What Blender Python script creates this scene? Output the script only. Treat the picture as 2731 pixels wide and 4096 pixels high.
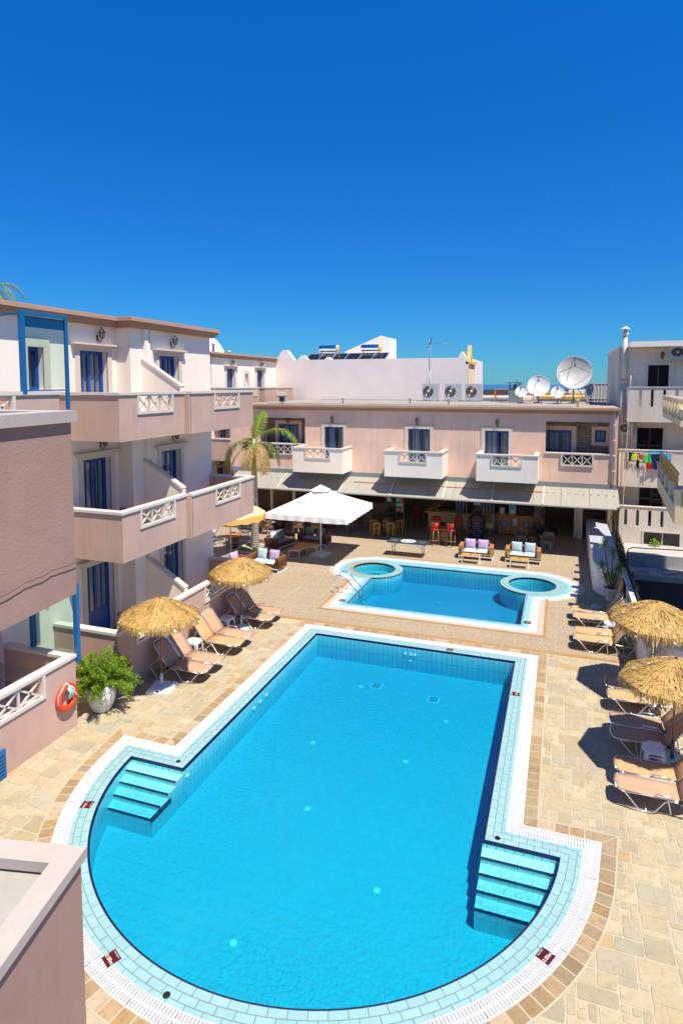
import bpy, bmesh, math, random
from mathutils import Vector, Matrix, geometry
R=math.radians
random.seed(7)
for o in list(bpy.data.objects): bpy.data.objects.remove(o)
sc=bpy.context.scene
col=sc.collection
# ---------------- camera ----------------
cd=bpy.data.cameras.new('camera'); cam=bpy.data.objects.new('camera',cd); col.objects.link(cam)
cam.location=(0,0,7.86); cam.rotation_euler=(R(90-4.536),0,R(19.425))
cd.sensor_fit='VERTICAL'; cd.sensor_height=36.0; cd.lens=36.0*2499.8/4096; cd.shift_y=-0.0763
cd.clip_start=0.1; cd.clip_end=60000
sc.camera=cam
# ---------------- world and sun ----------------
SUN=Vector((.39,-.23,1)).normalized()
w=bpy.data.worlds.new("World"); sc.world=w; w.use_nodes=True
nt=w.node_tree; nt.nodes.clear()
sky=nt.nodes.new('ShaderNodeTexSky'); sky.sky_type='NISHITA'; sky.sun_disc=False
sky.sun_elevation=math.asin(SUN.z); sky.sun_rotation=math.atan2(SUN.x,SUN.y)
sky.air_density=1.0; sky.dust_density=0.0; sky.ozone_density=6.0; sky.altitude=0
hs=nt.nodes.new('ShaderNodeHueSaturation'); hs.inputs['Saturation'].default_value=1.15; hs.inputs['Value'].default_value=1.0
bg=nt.nodes.new('ShaderNodeBackground'); bg.inputs[1].default_value=0.108
wo=nt.nodes.new('ShaderNodeOutputWorld')
tn=nt.nodes.new('ShaderNodeMix'); tn.data_type='RGBA'; tn.blend_type='MULTIPLY'; tn.inputs[0].default_value=1; tn.inputs[7].default_value=(.27,.70,.93,1)
tcw=nt.nodes.new('ShaderNodeTexCoord'); sx=nt.nodes.new('ShaderNodeSeparateXYZ'); nt.links.new(tcw.outputs['Generated'],sx.inputs[0])
rw=nt.nodes.new('ShaderNodeValToRGB'); re_=rw.color_ramp.elements; re_[0].position=0; re_[0].color=(.42,.48,.60,1); re_[1].position=.55; re_[1].color=(.10,.76,.94,1); nt.links.new(sx.outputs[2],rw.inputs[0])
t2=nt.nodes.new('ShaderNodeMix'); t2.data_type='RGBA'; t2.blend_type='MULTIPLY'; t2.inputs[0].default_value=1
nt.links.new(sky.outputs[0],hs.inputs['Color']); nt.links.new(hs.outputs[0],tn.inputs[6]); nt.links.new(tn.outputs[2],t2.inputs[6]); nt.links.new(rw.outputs[0],t2.inputs[7]); nt.links.new(t2.outputs[2],bg.inputs[0]); nt.links.new(bg.outputs[0],wo.inputs[0])
sl=bpy.data.lights.new('sun','SUN'); sl.energy=4.2; sl.angle=R(0.5); sl.color=(1,.93,.82)
so=bpy.data.objects.new('sun',sl); col.objects.link(so); so.location=(20,-12,50)
so.rotation_euler=(-SUN).to_track_quat('-Z','Y').to_euler()
sc.view_settings.view_transform='Standard'; sc.view_settings.look='None'; sc.view_settings.exposure=0.82; sc.view_settings.gamma=1
sc.view_settings.use_curve_mapping=False
sc.render.engine='CYCLES'
sc.cycles.max_bounces=10; sc.cycles.transparent_max_bounces=24; sc.cycles.diffuse_bounces=4
sc.render.resolution_x=682; sc.render.resolution_y=1024
# ---------------- mesh builder ----------------
class MB:
    def __init__(s): s.v=[];s.f=[];s.m=[];s.uv=[];s.sm=[];s.c=[];s.M=Matrix();s.mi=0;s.smooth=False;s.col=None
    def at(s,x=0,y=0,z=0,rz=0,rx=0,ry=0,sc=1):
        s.M=Matrix.Translation((x,y,z))@Matrix.Rotation(rz,4,'Z')@Matrix.Rotation(ry,4,'Y')@Matrix.Rotation(rx,4,'X')@Matrix.Scale(sc,4); return s
    def mat(s,i): s.mi=i; return s
    def add(s,vs,fs,uvs=None,sm=None):
        n=len(s.v); s.v+= [s.M@Vector(p) for p in vs]
        for k,f in enumerate(fs):
            s.f.append([n+i for i in f]); s.m.append(s.mi); s.uv.append(uvs[k] if uvs else None); s.sm.append(s.smooth if sm is None else sm); s.c.append(s.col)
        return s
    def box(s,x0,x1,y0,y1,z0,z1):
        if x0>x1:x0,x1=x1,x0
        if y0>y1:y0,y1=y1,y0
        if z0>z1:z0,z1=z1,z0
        vs=[(x,y,z) for z in (z0,z1) for x,y in ((x0,y0),(x1,y0),(x1,y1),(x0,y1))]
        return s.add(vs,[(3,2,1,0),(4,5,6,7),(0,1,5,4),(1,2,6,5),(2,3,7,6),(3,0,4,7)],sm=False)
    def cbox(s,cx,cy,cz,dx,dy,dz): return s.box(cx-dx/2,cx+dx/2,cy-dy/2,cy+dy/2,cz-dz/2,cz+dz/2)
    def prism(s,poly,z0,z1,top=True,bot=True):
        n=len(poly); vs=[(p[0],p[1],z0) for p in poly]+[(p[0],p[1],z1) for p in poly]
        fs=[(i,(i+1)%n,n+(i+1)%n,n+i) for i in range(n)]
        if top: fs.append(tuple(range(n,2*n)))
        if bot: fs.append(tuple(range(n-1,-1,-1)))
        return s.add(vs,fs,sm=False)
    def tube(s,pts,r,n=8,close=False,caps=True):
        pts=[Vector(p) for p in pts]; rs=r if isinstance(r,(list,tuple)) else [r]*len(pts)
        N=len(pts); vs=[]; prev=None
        for i,p in enumerate(pts):
            if close: t=(pts[(i+1)%N]-pts[i-1])
            else: t=(pts[min(i+1,N-1)]-pts[max(i-1,0)])
            if t.length<1e-9: t=Vector((0,0,1))
            t.normalize()
            if prev is None:
                a=Vector((0,0,1)) if abs(t.z)<.9 else Vector((1,0,0)); u=t.cross(a).normalized()
            else:
                u=prev-t*prev.dot(t); u=u.normalized() if u.length>1e-6 else t.orthogonal().normalized()
            prev=u; v=t.cross(u)
            for k in range(n):
                a=2*math.pi*k/n; vs.append(p+(u*math.cos(a)+v*math.sin(a))*rs[i])
        fs=[]
        for i in range(N if close else N-1):
            j=(i+1)%N
            for k in range(n): fs.append((i*n+k,i*n+(k+1)%n,j*n+(k+1)%n,j*n+k))
        if caps and not close: fs+= [tuple(range(n-1,-1,-1)),tuple(range((N-1)*n,N*n))]
        return s.add(vs,fs,sm=(n>4))
    def bar(s,a,b,w,h=None):
        # square bar from a to b
        a=Vector(a);b=Vector(b);t=(b-a).normalized();h=h or w
        up=Vector((0,0,1)) if abs(t.z)<.95 else Vector((0,1,0))
        u=t.cross(up).normalized()*w/2; v=u.normalized().cross(t).normalized()*h/2
        vs=[p+q for p in (a,b) for q in (-u-v,u-v,u+v,-u+v)]
        return s.add(vs,[(3,2,1,0),(4,5,6,7),(0,1,5,4),(1,2,6,5),(2,3,7,6),(3,0,4,7)],sm=False)
    def lathe(s,prof,n=20,sm=True,cap=True):
        vs=[];m=len(prof)
        for r,z in prof:
            for k in range(n): a=2*math.pi*k/n; vs.append((r*math.cos(a),r*math.sin(a),z))
        fs=[(i*n+k,i*n+(k+1)%n,(i+1)*n+(k+1)%n,(i+1)*n+k) for i in range(m-1) for k in range(n)]
        if cap:
            if prof[0][0]>1e-4: fs.append(tuple(range(n-1,-1,-1)))
            if prof[-1][0]>1e-4: fs.append(tuple(range((m-1)*n,m*n)))
        return s.add(vs,fs,sm=sm)
    def wall(s,u0,u1,z0,z1,t0,t1,ops=(),axis='x'):
        # wall slab: u along axis, thickness t0..t1 on the other horizontal axis; ops=(ua,ub,za,zb) openings
        us=sorted({u0,u1,*[o[0] for o in ops],*[o[1] for o in ops]}); zs=sorted({z0,z1,*[o[2] for o in ops],*[o[3] for o in ops]})
        us=[u for u in us if u0<=u<=u1]; zs=[z for z in zs if z0<=z<=z1]
        for a,b in zip(us,us[1:]):
            run=None
            for c,d in zip(zs,zs[1:]):
                um,zm=(a+b)/2,(c+d)/2
                hole=any(o[0]<um<o[1] and o[2]<zm<o[3] for o in ops)
                if hole:
                    if run: s._wb(a,b,run[0],run[1],t0,t1,axis); run=None
                else: run=(run[0],d) if run else (c,d)
            if run: s._wb(a,b,run[0],run[1],t0,t1,axis)
        return s
    def _wb(s,a,b,c,d,t0,t1,axis):
        if axis=='x': s.box(a,b,t0,t1,c,d)
        else: s.box(t0,t1,a,b,c,d)
    def build(s,name,mats,parent=None,world=False,loc=None):
        me=bpy.data.meshes.new(name)
        off=Vector((0,0,0))
        if world and parent is not None:
            q=parent
            while q is not None: off+=Vector(q.location); q=q.parent
        if loc is not None: off=Vector(loc)
        me.from_pydata([tuple(v-off) for v in s.v],[],s.f)
        if not isinstance(mats,(list,tuple)): mats=[mats]
        for m in mats: me.materials.append(m)
        me.polygons.foreach_set('material_index',s.m); me.polygons.foreach_set('use_smooth',s.sm)
        uvl=me.uv_layers.new(name='UVMap'); me.update()
        buf=[0.0]*(2*len(me.loops)); 
        for p in me.polygons:
            u=s.uv[p.index]
            if u is None:
                nx,ny,nz=abs(p.normal.x),abs(p.normal.y),abs(p.normal.z)
                for li in p.loop_indices:
                    c=s.v[me.loops[li].vertex_index]
                    if nz>=nx and nz>=ny: a,b=c.x,c.y
                    elif nx>ny: a,b=c.y,c.z
                    else: a,b=c.x,c.z
                    buf[2*li]=a;buf[2*li+1]=b
            else:
                for k,li in enumerate(p.loop_indices): buf[2*li],buf[2*li+1]=u[k]
        uvl.data.foreach_set('uv',buf)
        if any(c is not None for c in s.c):
            ca=me.color_attributes.new('Col','FLOAT_COLOR','CORNER'); cb=[1.0]*(4*len(me.loops))
            for p in me.polygons:
                c=s.c[p.index] or (1,1,1)
                for li in p.loop_indices: cb[4*li:4*li+3]=c
            ca.data.foreach_set('color',cb)
        o=bpy.data.objects.new(name,me); col.objects.link(o)
        if parent is not None: o.parent=parent
        if loc is not None: o.location=loc
        return o
def thing(name,label,cat,loc=(0,0,0),rz=0,group=None):
    o=bpy.data.objects.new(name,None); col.objects.link(o); o.location=loc; o.rotation_euler=(0,0,rz); o.empty_display_size=.2
    o['label']=label;o['category']=cat
    if group:o['group']=group
    return o
def tag(o,label,cat,group=None):
    o['label']=label;o['category']=cat
    if group:o['group']=group
    return o
def struct(o): o['kind']='structure'; return o
def copytree(o,parent=None,loc=None,rz=None,label=None,group=None):
    c=o.copy(); col.objects.link(c)
    if parent is not None: c.parent=parent
    if loc is not None: c.location=loc
    if rz is not None: c.rotation_euler=(0,0,rz)
    if label: c['label']=label
    if group: c['group']=group
    for ch in list(o.children): copytree(ch,c)
    return c
class Proto:
    """first placement moves the source itself, later ones copy it"""
    def __init__(s,o): s.o=o; s.used=False
    def place(s,loc,rz=0,label=None,group=None):
        if not s.used:
            s.used=True; o=s.o; o.location=loc; o.rotation_euler=(0,0,rz)
            if label:o['label']=label
            if group:o['group']=group
            return o
        return copytree(s.o,None,loc,rz,label,group)
def text_mb(mb,txt,size,origin,udir,vdir,depth=0.0,align='CENTER'):
    """adds flat letters to mb; udir / vdir are the reading and up directions"""
    cu=bpy.data.curves.new('t','FONT'); cu.body=txt; cu.size=size; cu.align_x=align; cu.align_y='CENTER'; cu.resolution_u=2
    ob=bpy.data.objects.new('t',cu); col.objects.link(ob)
    dg=bpy.context.evaluated_depsgraph_get(); me=ob.evaluated_get(dg).to_mesh()
    U=Vector(udir).normalized();V=Vector(vdir).normalized();N=U.cross(V);O=Vector(origin)
    vs=[O+U*v.co.x+V*v.co.y+N*depth for v in me.vertices]; fs=[tuple(p.vertices) for p in me.polygons]
    ob.evaluated_get(dg).to_mesh_clear(); bpy.data.objects.remove(ob); bpy.data.curves.remove(cu)
    if vs: mb.add(vs,fs,sm=False)
# ---------------- materials ----------------
def mat(name,color=(.8,.8,.8),rough=.6,metal=0,spec=.5,**k):
    m=bpy.data.materials.new(name); m.use_nodes=True; b=m.node_tree.nodes['Principled BSDF']
    b.inputs['Base Color'].default_value=(*color,1); b.inputs['Roughness'].default_value=rough; b.inputs['Metallic'].default_value=metal
    b.inputs['Specular IOR Level'].default_value=spec
    return m
def N(m,t,**k):
    n=m.node_tree.nodes.new(t)
    for a,v in k.items(): setattr(n,a,v)
    return n
def L(m,a,b): m.node_tree.links.new(a,b)
def B(m): return m.node_tree.nodes['Principled BSDF']
def ramp(m,fac,stops):
    r=N(m,'ShaderNodeValToRGB'); e=r.color_ramp.elements
    while len(e)<len(stops): e.new(.5)
    for i,(p,c) in enumerate(stops): e[i].position=p; e[i].color=(*c,1) if len(c)==3 else c
    L(m,fac,r.inputs[0]); return r.outputs[0]
def noise(m,scale,detail=4,rough=.6,vec=None,dist=0):
    n=N(m,'ShaderNodeTexNoise'); n.inputs['Scale'].default_value=scale; n.inputs['Detail'].default_value=detail; n.inputs['Roughness'].default_value=rough; n.inputs['Distortion'].default_value=dist
    if vec is None:
        tc=N(m,'ShaderNodeTexCoord'); vec=tc.outputs['Object']
    L(m,vec,n.inputs['Vector']); return n.outputs['Fac']
def mixc(m,fac,a,b,mode='MIX'):
    x=N(m,'ShaderNodeMix',data_type='RGBA',blend_type=mode)
    for s,v in ((0,fac),(6,a),(7,b)):
        if isinstance(v,(int,float)): x.inputs[s].default_value=v
        elif isinstance(v,tuple): x.inputs[s].default_value=(*v,1)
        else: L(m,v,x.inputs[s])
    return x.outputs[2]
def bump(m,h,strength=.3,dist=.02):
    b=N(m,'ShaderNodeBump'); b.inputs['Strength'].default_value=strength; b.inputs['Distance'].default_value=dist
    L(m,h,b.inputs['Height']); L(m,b.outputs[0],B(m).inputs['Normal']); return b
def var(color,k): return tuple(min(1,c*k) for c in color)
def stucco(name,color,fine=60,streak=.14,bs=.35,rough=.85):
    m=mat(name,color,rough,spec=.25)
    big=noise(m,.7,5,.6); sm=noise(m,9,4,.7)
    tc=N(m,'ShaderNodeTexCoord'); mp=N(m,'ShaderNodeMapping'); mp.inputs['Scale'].default_value=(3,3,.25); L(m,tc.outputs['Object'],mp.inputs[0])
    st=noise(m,1.5,4,.7,mp.outputs[0])
    c1=mixc(m,ramp(m,big,[(.35,(0,0,0)),(.7,(1,1,1))]),var(color,1-streak),var(color,1+streak*.5))
    c2=mixc(m,ramp(m,st,[(.48,(0,0,0)),(.75,(streak*2.2,)*3)]),c1,var(color,.62))
    c3=mixc(m,ramp(m,sm,[(.3,(.25,)*3),(.6,(0,0,0))]),c2,var(color,.88))
    L(m,c3,B(m).inputs['Base Color'])
    f=noise(m,fine,3,.6); bump(m,f,bs,.01)
    return m
PINK=(.56,.37,.295)
M={}
M['pink']=stucco('pink_stucco',PINK,fine=38,bs=.5)
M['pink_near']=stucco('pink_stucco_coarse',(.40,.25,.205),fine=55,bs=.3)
M['pink_far']=stucco('pink_stucco_lightened',(.85,.58,.44),fine=40)  # same pink paint as the hotel, lightened to make up for weak sun here
M['white']=stucco('white_stucco',(.93,.83,.70),fine=45,streak=.05)
M['white_far']=stucco('white_render_far',(.90,.79,.71),fine=20,streak=.06)
M['rail']=stucco('white_rail_paint',(.66,.58,.50),fine=60,streak=.05,bs=.15,rough=.6)
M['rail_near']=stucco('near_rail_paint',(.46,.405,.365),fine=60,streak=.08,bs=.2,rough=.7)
M['trim']=stucco('beige_trim',(.70,.60,.48),fine=70,streak=.04,bs=.15)
M['cornice']=stucco('terracotta_cornice',(.50,.30,.19),fine=60,streak=.1,bs=.15)
M['cream']=stucco('cream_render',(.86,.68,.38),fine=40,streak=.08)
M['grimy']=stucco('grimy_white_render',(.74,.66,.55),fine=25,streak=.16,bs=.6)
M['grey_conc']=stucco('grey_concrete',(.46,.44,.41),fine=25,streak=.25,bs=.6)
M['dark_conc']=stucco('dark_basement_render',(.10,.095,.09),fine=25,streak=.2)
M['greyband']=stucco('grey_green_flashing',(.24,.27,.27),fine=30,streak=.15)
M['blue']=mat('blue_painted_wood',(.004,.075,.34),.4)
M['blue_frame']=mat('blue_steel_frame',(.008,.12,.30),.35)
M['black']=mat('black_metal',(.012,.012,.013),.4)
M['alu']=mat('aluminium_tube',(.78,.79,.8),.28,metal=.9)
M['chrome']=mat('stainless_steel',(.8,.8,.82),.12,metal=1)
M['plastic']=mat('white_plastic',(.72,.72,.72),.35)
M['whitemetal']=mat('white_painted_metal',(.78,.78,.78),.4)
def glassm(name,tint,fac=.25,rough=.02):
    m=bpy.data.materials.new(name); m.use_nodes=True; n=m.node_tree; n.nodes.clear()
    o=n.nodes.new('ShaderNodeOutputMaterial'); t=n.nodes.new('ShaderNodeBsdfTransparent'); t.inputs[0].default_value=(*tint,1)
    g=n.nodes.new('ShaderNodeBsdfGlossy'); g.inputs['Roughness'].default_value=rough
    fr0=n.nodes.new('ShaderNodeLayerWeight'); fr0.inputs[0].default_value=.5; fr=n.nodes.new('ShaderNodeMath'); fr.operation='POWER'; fr.inputs[1].default_value=4; n.links.new(fr0.outputs['Facing'],fr.inputs[0])
    ma=n.nodes.new('ShaderNodeMath'); ma.operation='ADD'; ma.inputs[1].default_value=fac; ma.use_clamp=True
    mx=n.nodes.new('ShaderNodeMixShader')
    n.links.new(fr.outputs[0],ma.inputs[0]); n.links.new(ma.outputs[0],mx.inputs[0]); n.links.new(t.outputs[0],mx.inputs[1]); n.links.new(g.outputs[0],mx.inputs[2]); n.links.new(mx.outputs[0],o.inputs[0])
    return m
M['glass']=glassm('window_glass',(.80,.84,.84),.05)
M['screen']=glassm('greenish_screen_glass',(.86,.94,.92),.03)
M['screen2']=glassm('tinted_terrace_glass',(.74,.90,.86),.06)
M['screenblue']=glassm('blue_frosted_film',(.12,.45,.72),.08,.2)
def wood(name,c1,c2,scale=8,rough=.5,stretch=(1,1,8)):
    m=mat(name,c1,rough); tc=N(m,'ShaderNodeTexCoord'); mp=N(m,'ShaderNodeMapping'); mp.inputs['Scale'].default_value=stretch; L(m,tc.outputs['Object'],mp.inputs[0])
    f=noise(m,scale,5,.65,mp.outputs[0],.6)
    L(m,ramp(m,f,[(.3,c2),(.65,c1)]),B(m).inputs['Base Color']); bump(m,f,.15,.004); return m
M['orangewood']=wood('orange_varnished_wood',(.85,.36,.07),(.50,.18,.03),6,.35,(6,1,1))
M['barwood']=wood('bar_counter_wood',(.68,.38,.15),(.45,.22,.07),6,.4,(1,1,6))
M['deskwood']=wood('honey_wood_panel',(.68,.28,.06),(.45,.16,.03),6,.4,(1,1,.2))
M['yellowwood']=wood('yellow_pine_wood',(.72,.38,.07),(.45,.2,.03),8,.4,(5,5,.6))
M['barrelwood']=wood('barrel_staves',(.45,.23,.09),(.2,.09,.03),9,.5,(5,5,.5))
M['darkwood']=wood('dark_brown_wood',(.11,.045,.02),(.05,.02,.01),8,.4,(4,4,.5))
M['polewood']=wood('red_brown_pole',(.30,.09,.04),(.17,.045,.02),10,.4,(4,4,.3))
M['greywood']=wood('weathered_grey_wood',(.45,.42,.38),(.25,.22,.19),9,.6,(5,5,.5))
def fabric(name,c,scale=400,k=.12,rough=.9):
    m=mat(name,c,rough,spec=.2); f=noise(m,scale,2,.5); g=noise(m,6,4,.6)
    a=mixc(m,ramp(m,g,[(.35,(0,0,0)),(.7,(1,1,1))]),var(c,1-k),var(c,1+k*.4)); L(m,a,B(m).inputs['Base Color']); bump(m,f,.25,.003); return m
M['sling_p']=fabric('pinkish_beige_sling',(.50,.31,.195)); M['sling_o']=fabric('tan_orange_sling',(.55,.335,.155))
M['sling_d']=fabric('darker_beige_sling',(.49,.30,.17))
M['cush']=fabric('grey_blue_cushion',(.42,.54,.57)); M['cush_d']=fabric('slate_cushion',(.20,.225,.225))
M['pill_b']=fabric('pale_blue_pillow',(.45,.60,.70)); M['pill_l']=fabric('lilac_pillow',(.50,.38,.56)); M['pill_m']=fabric('mauve_grey_pillow',(.27,.20,.22))
M['canvas']=fabric('white_canvas',(.86,.84,.81),200,.03); M['orangecanvas']=fabric('orange_canvas',(.80,.42,.10),200,.06)
M['wicker']=wood('brown_wicker',(.22,.085,.03),(.10,.035,.012),30,.55,(8,8,8)); M['wicker_l']=wood('light_brown_wicker',(.50,.24,.08),(.25,.10,.03),30,.55,(8,8,8))
M['seatpad']=fabric('beige_seat_pad',(.32,.25,.17)); M['red']=mat('red_leather',(.75,.015,.015),.35)
M['bamboo']=wood('cane_frame',(.55,.36,.15),(.3,.16,.06),12,.4,(3,3,.6))
def leafm(name,c,k=.35,trans=.35):
    m=mat(name,c,.55,spec=.3); f=noise(m,3.5,3,.6)
    g=N(m,'ShaderNodeNewGeometry'); 
    a=mixc(m,g.outputs['Random Per Island'],var(c,1-k),var(c,1+k)); b=mixc(m,ramp(m,f,[(.35,(0,0,0)),(.7,(1,1,1))]),a,var(c,1.25))
    L(m,b,B(m).inputs['Base Color'])
    t=N(m,'ShaderNodeBsdfTranslucent'); L(m,b,t.inputs[0]); mx=N(m,'ShaderNodeMixShader'); mx.inputs[0].default_value=trans
    o=m.node_tree.nodes['Material Output']; L(m,B(m).outputs[0],mx.inputs[1]); L(m,t.outputs[0],mx.inputs[2]); L(m,mx.outputs[0],o.inputs[0]); return m
M['leaf']=leafm('shrub_leaf',(.20,.33,.02)); M['leafdark']=leafm('dark_leaf',(.05,.11,.02)); M['palm']=leafm('palm_leaflet',(.17,.24,.02),.5); M['palmdry']=leafm('dry_palm_leaflet',(.42,.27,.10),.3)
M['yucca']=leafm('yucca_leaf',(.22,.33,.05),.3); M['olive']=leafm('olive_leaf',(.16,.17,.08),.3); M['bark']=wood('plant_bark',(.20,.14,.09),(.09,.06,.04),12,.8,(2,2,1))
M['soil']=mat('potting_soil',(.05,.03,.02),.95)
M['pot']=stucco('white_pot_glaze',(.80,.77,.71),fine=40,streak=.08,bs=.15,rough=.5)
M['terracotta']=stucco('terracotta_clay',(.55,.20,.08),fine=40)
M['rubber_red']=mat('orange_red_buoy',(.75,.06,.01),.35); M['rope']=mat('pale_cyan_rope',(.45,.85,.85),.7)
M['curtain']=fabric('white_curtain',(.66,.61,.50),100,.1); M['dark']=mat('dark_interior',(.018,.014,.012),.9)
M['brownmet']=mat('brown_painted_metal',(.16,.05,.035),.4)
# ---------------- special ground / pool materials ----------------
def uvtex(m):
    tc=N(m,'ShaderNodeTexCoord'); return tc.outputs['UV']
def brick(m,vec,w,h,c1,c2,mortar,msize=.01,offset=.5):
    b=N(m,'ShaderNodeTexBrick'); b.offset=offset; b.inputs['Scale'].default_value=1; b.inputs['Brick Width'].default_value=w; b.inputs['Row Height'].default_value=h
    b.inputs['Mortar Size'].default_value=msize; b.inputs['Mortar Smooth'].default_value=.1; b.inputs['Bias'].default_value=0
    b.inputs['Color1'].default_value=(*c1,1);b.inputs['Color2'].default_value=(*c2,1);b.inputs['Mortar'].default_value=(*mortar,1)
    L(m,vec,b.inputs['Vector']); return b
def tilem(name,w,h,c1,c2,mortar,ms=.006,rough=.3,offset=.5,nz=.1,bs=.2):
    m=mat(name,c1,rough); b=brick(m,uvtex(m),w,h,c1,c2,mortar,ms,offset)
    f=noise(m,2.5,5,.7); c=mixc(m,ramp(m,f,[(.3,(nz*2,)*3),(.7,(0,0,0))]),b.outputs['Color'],mortar)
    L(m,c,B(m).inputs['Base Color']); bump(m,b.outputs['Fac'],-bs,.004); return m
AQ=(.40,.70,.70)
M['copetile']=tilem('aqua_coping_tile',.25,.125,(.29,.48,.47),(.25,.44,.455),(.15,.21,.21),.007,rough=.35)
M['copetile2']=tilem('blue_coping_tile',.25,.30,(.16,.44,.52),(.19,.48,.55),(.45,.7,.7),.006)
M['poolwall']=tilem('pool_wall_tile',.15,.36,(.24,.74,.76),(.22,.71,.74),(.06,.28,.40),.006,offset=0)
M['poolfloor']=tilem('pool_floor_tile',.25,.25,(.19,.60,.56),(.185,.59,.55),(.15,.50,.50),.005)
M['steptile']=tilem('pool_step_tile',.25,.25,(.36,.68,.68),(.33,.64,.66),(.38,.52,.48),.008,offset=0)
M['navy']=mat('navy_edge_tile',(.003,.008,.05),.25)
def gratem():
    m=mat('white_overflow_grate',(.86,.86,.86),.4); uv=uvtex(m); s=N(m,'ShaderNodeSeparateXYZ'); L(m,uv,s.inputs[0])
    def math_(op,a,b=None):
        n=N(m,'ShaderNodeMath',operation=op)
        for i,v in enumerate((a,b)):
            if v is None: continue
            if isinstance(v,(int,float)): n.inputs[i].default_value=v
            else: L(m,v,n.inputs[i])
        return n.outputs[0]
    fr=math_('FRACT',math_('MULTIPLY',s.outputs[0],1/.05)); slot=math_('LESS_THAN',fr,.36)
    v=s.outputs[1]; a=math_('LESS_THAN',math_('ABSOLUTE',math_('SUBTRACT',v,.25)),.19); b=math_('LESS_THAN',math_('ABSOLUTE',math_('SUBTRACT',v,.75)),.19)
    k=math_('MULTIPLY',slot,math_('ADD',a,b))
    L(m,mixc(m,math_('MULTIPLY',k,.85),(.70,.70,.70),(.10,.10,.12)),B(m).inputs['Base Color']); bump(m,k,-.4,.01); return m
M['grate']=gratem()
def stonem(name,base,nz=.35,scale=6,rough=.8):
    m=mat(name,base,rough,spec=.2)
    at=N(m,'ShaderNodeAttribute',attribute_name='Col')
    a=noise(m,scale,8,.7,dist=.8); b=noise(m,scale*5,5,.7); c=noise(m,1.3,3,.5)
    c1=mixc(m,1.0,at.outputs['Color'],(base),'MULTIPLY')
    c2=mixc(m,ramp(m,a,[(.33,(nz,)*3),(.52,(0,0,0))]),c1,var(base,.50))
    c3=mixc(m,ramp(m,b,[(.60,(0,0,0)),(.72,(.5,)*3)]),c2,var(base,1.25))
    c4=mixc(m,ramp(m,c,[(.4,(.15,)*3),(.6,(0,0,0))]),c3,(base[0]*.8,base[1]*.62,base[2]*.4))
    L(m,c4,B(m).inputs['Base Color']); bump(m,a,.5,.015); return m
M['flag']=stonem('beige_flagstone',(.405,.34,.22),.42,7)
M['brownstone']=stonem('golden_brown_stone',(.34,.24,.13),.55,9)
M['marble']=stonem('pale_marble_strip',(.46,.42,.34),.3,3,.5)
M['grout']=mat('cream_grout',(.44,.38,.26),.95)
M['orangestrip']=stonem('orange_tile_strip',(.37,.21,.085),.2,5)
def granule():
    m=mat('speckled_deck_tile',(.5,.4,.3),.8,spec=.2); uv=uvtex(m)
    b=brick(m,uv,1.18,.59,(1,1,1),(.93,.93,.93),(1.12,1.12,1.1),.02,0)
    f=noise(m,14,3,.8); g=noise(m,.6,4,.6)
    c=ramp(m,f,[(.36,(.27,.20,.125)),(.5,(.345,.27,.178)),(.62,(.43,.36,.25))])
    c=mixc(m,1.0,c,b.outputs['Color'],'MULTIPLY')
    c=mixc(m,ramp(m,g,[(.4,(.25,)*3),(.62,(0,0,0))]),c,(.30,.21,.12))
    L(m,c,B(m).inputs['Base Color']); bump(m,f,.3,.006); return m
M['granule']=granule()
M['smoothdeck']=tilem('smooth_beige_tile',1.2,.6,(.36,.27,.18),(.33,.24,.16),(.39,.32,.23),.015,rough=.5,nz=.15)
def waterm():
    m=bpy.data.materials.new('pool_water'); m.use_nodes=True; n=m.node_tree; n.nodes.clear()
    o=n.nodes.new('ShaderNodeOutputMaterial'); t=n.nodes.new('ShaderNodeBsdfTransparent'); g=n.nodes.new('ShaderNodeBsdfGlossy'); g.inputs['Roughness'].default_value=.04
    fr=n.nodes.new('ShaderNodeFresnel'); fr.inputs[0].default_value=1.33; mx=n.nodes.new('ShaderNodeMixShader')
    tc=n.nodes.new('ShaderNodeTexCoord'); no=n.nodes.new('ShaderNodeTexNoise'); no.inputs['Scale'].default_value=15; no.inputs['Detail'].default_value=4; no.inputs['Roughness'].default_value=.6; no.inputs['Distortion'].default_value=1.2
    bu=n.nodes.new('ShaderNodeBump'); bu.inputs['Strength'].default_value=.7; bu.inputs['Distance'].default_value=.04
    n.links.new(tc.outputs['Object'],no.inputs['Vector']); n.links.new(no.outputs['Fac'],bu.inputs['Height'])
    n.links.new(bu.outputs[0],g.inputs['Normal']); n.links.new(bu.outputs[0],fr.inputs['Normal'])
    n.links.new(fr.outputs[0],mx.inputs[0]); n.links.new(t.outputs[0],mx.inputs[1]); n.links.new(g.outputs[0],mx.inputs[2]); n.links.new(mx.outputs[0],o.inputs['Surface'])
    va=n.nodes.new('ShaderNodeVolumeAbsorption'); va.inputs['Color'].default_value=(0.0,.845,.962,1); va.inputs['Density'].default_value=2.2
    n.links.new(va.outputs[0],o.inputs['Volume']); return m
M['water']=waterm()
M['waterside']=glassm('water_side_clear',(1,1,1),0)
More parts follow.
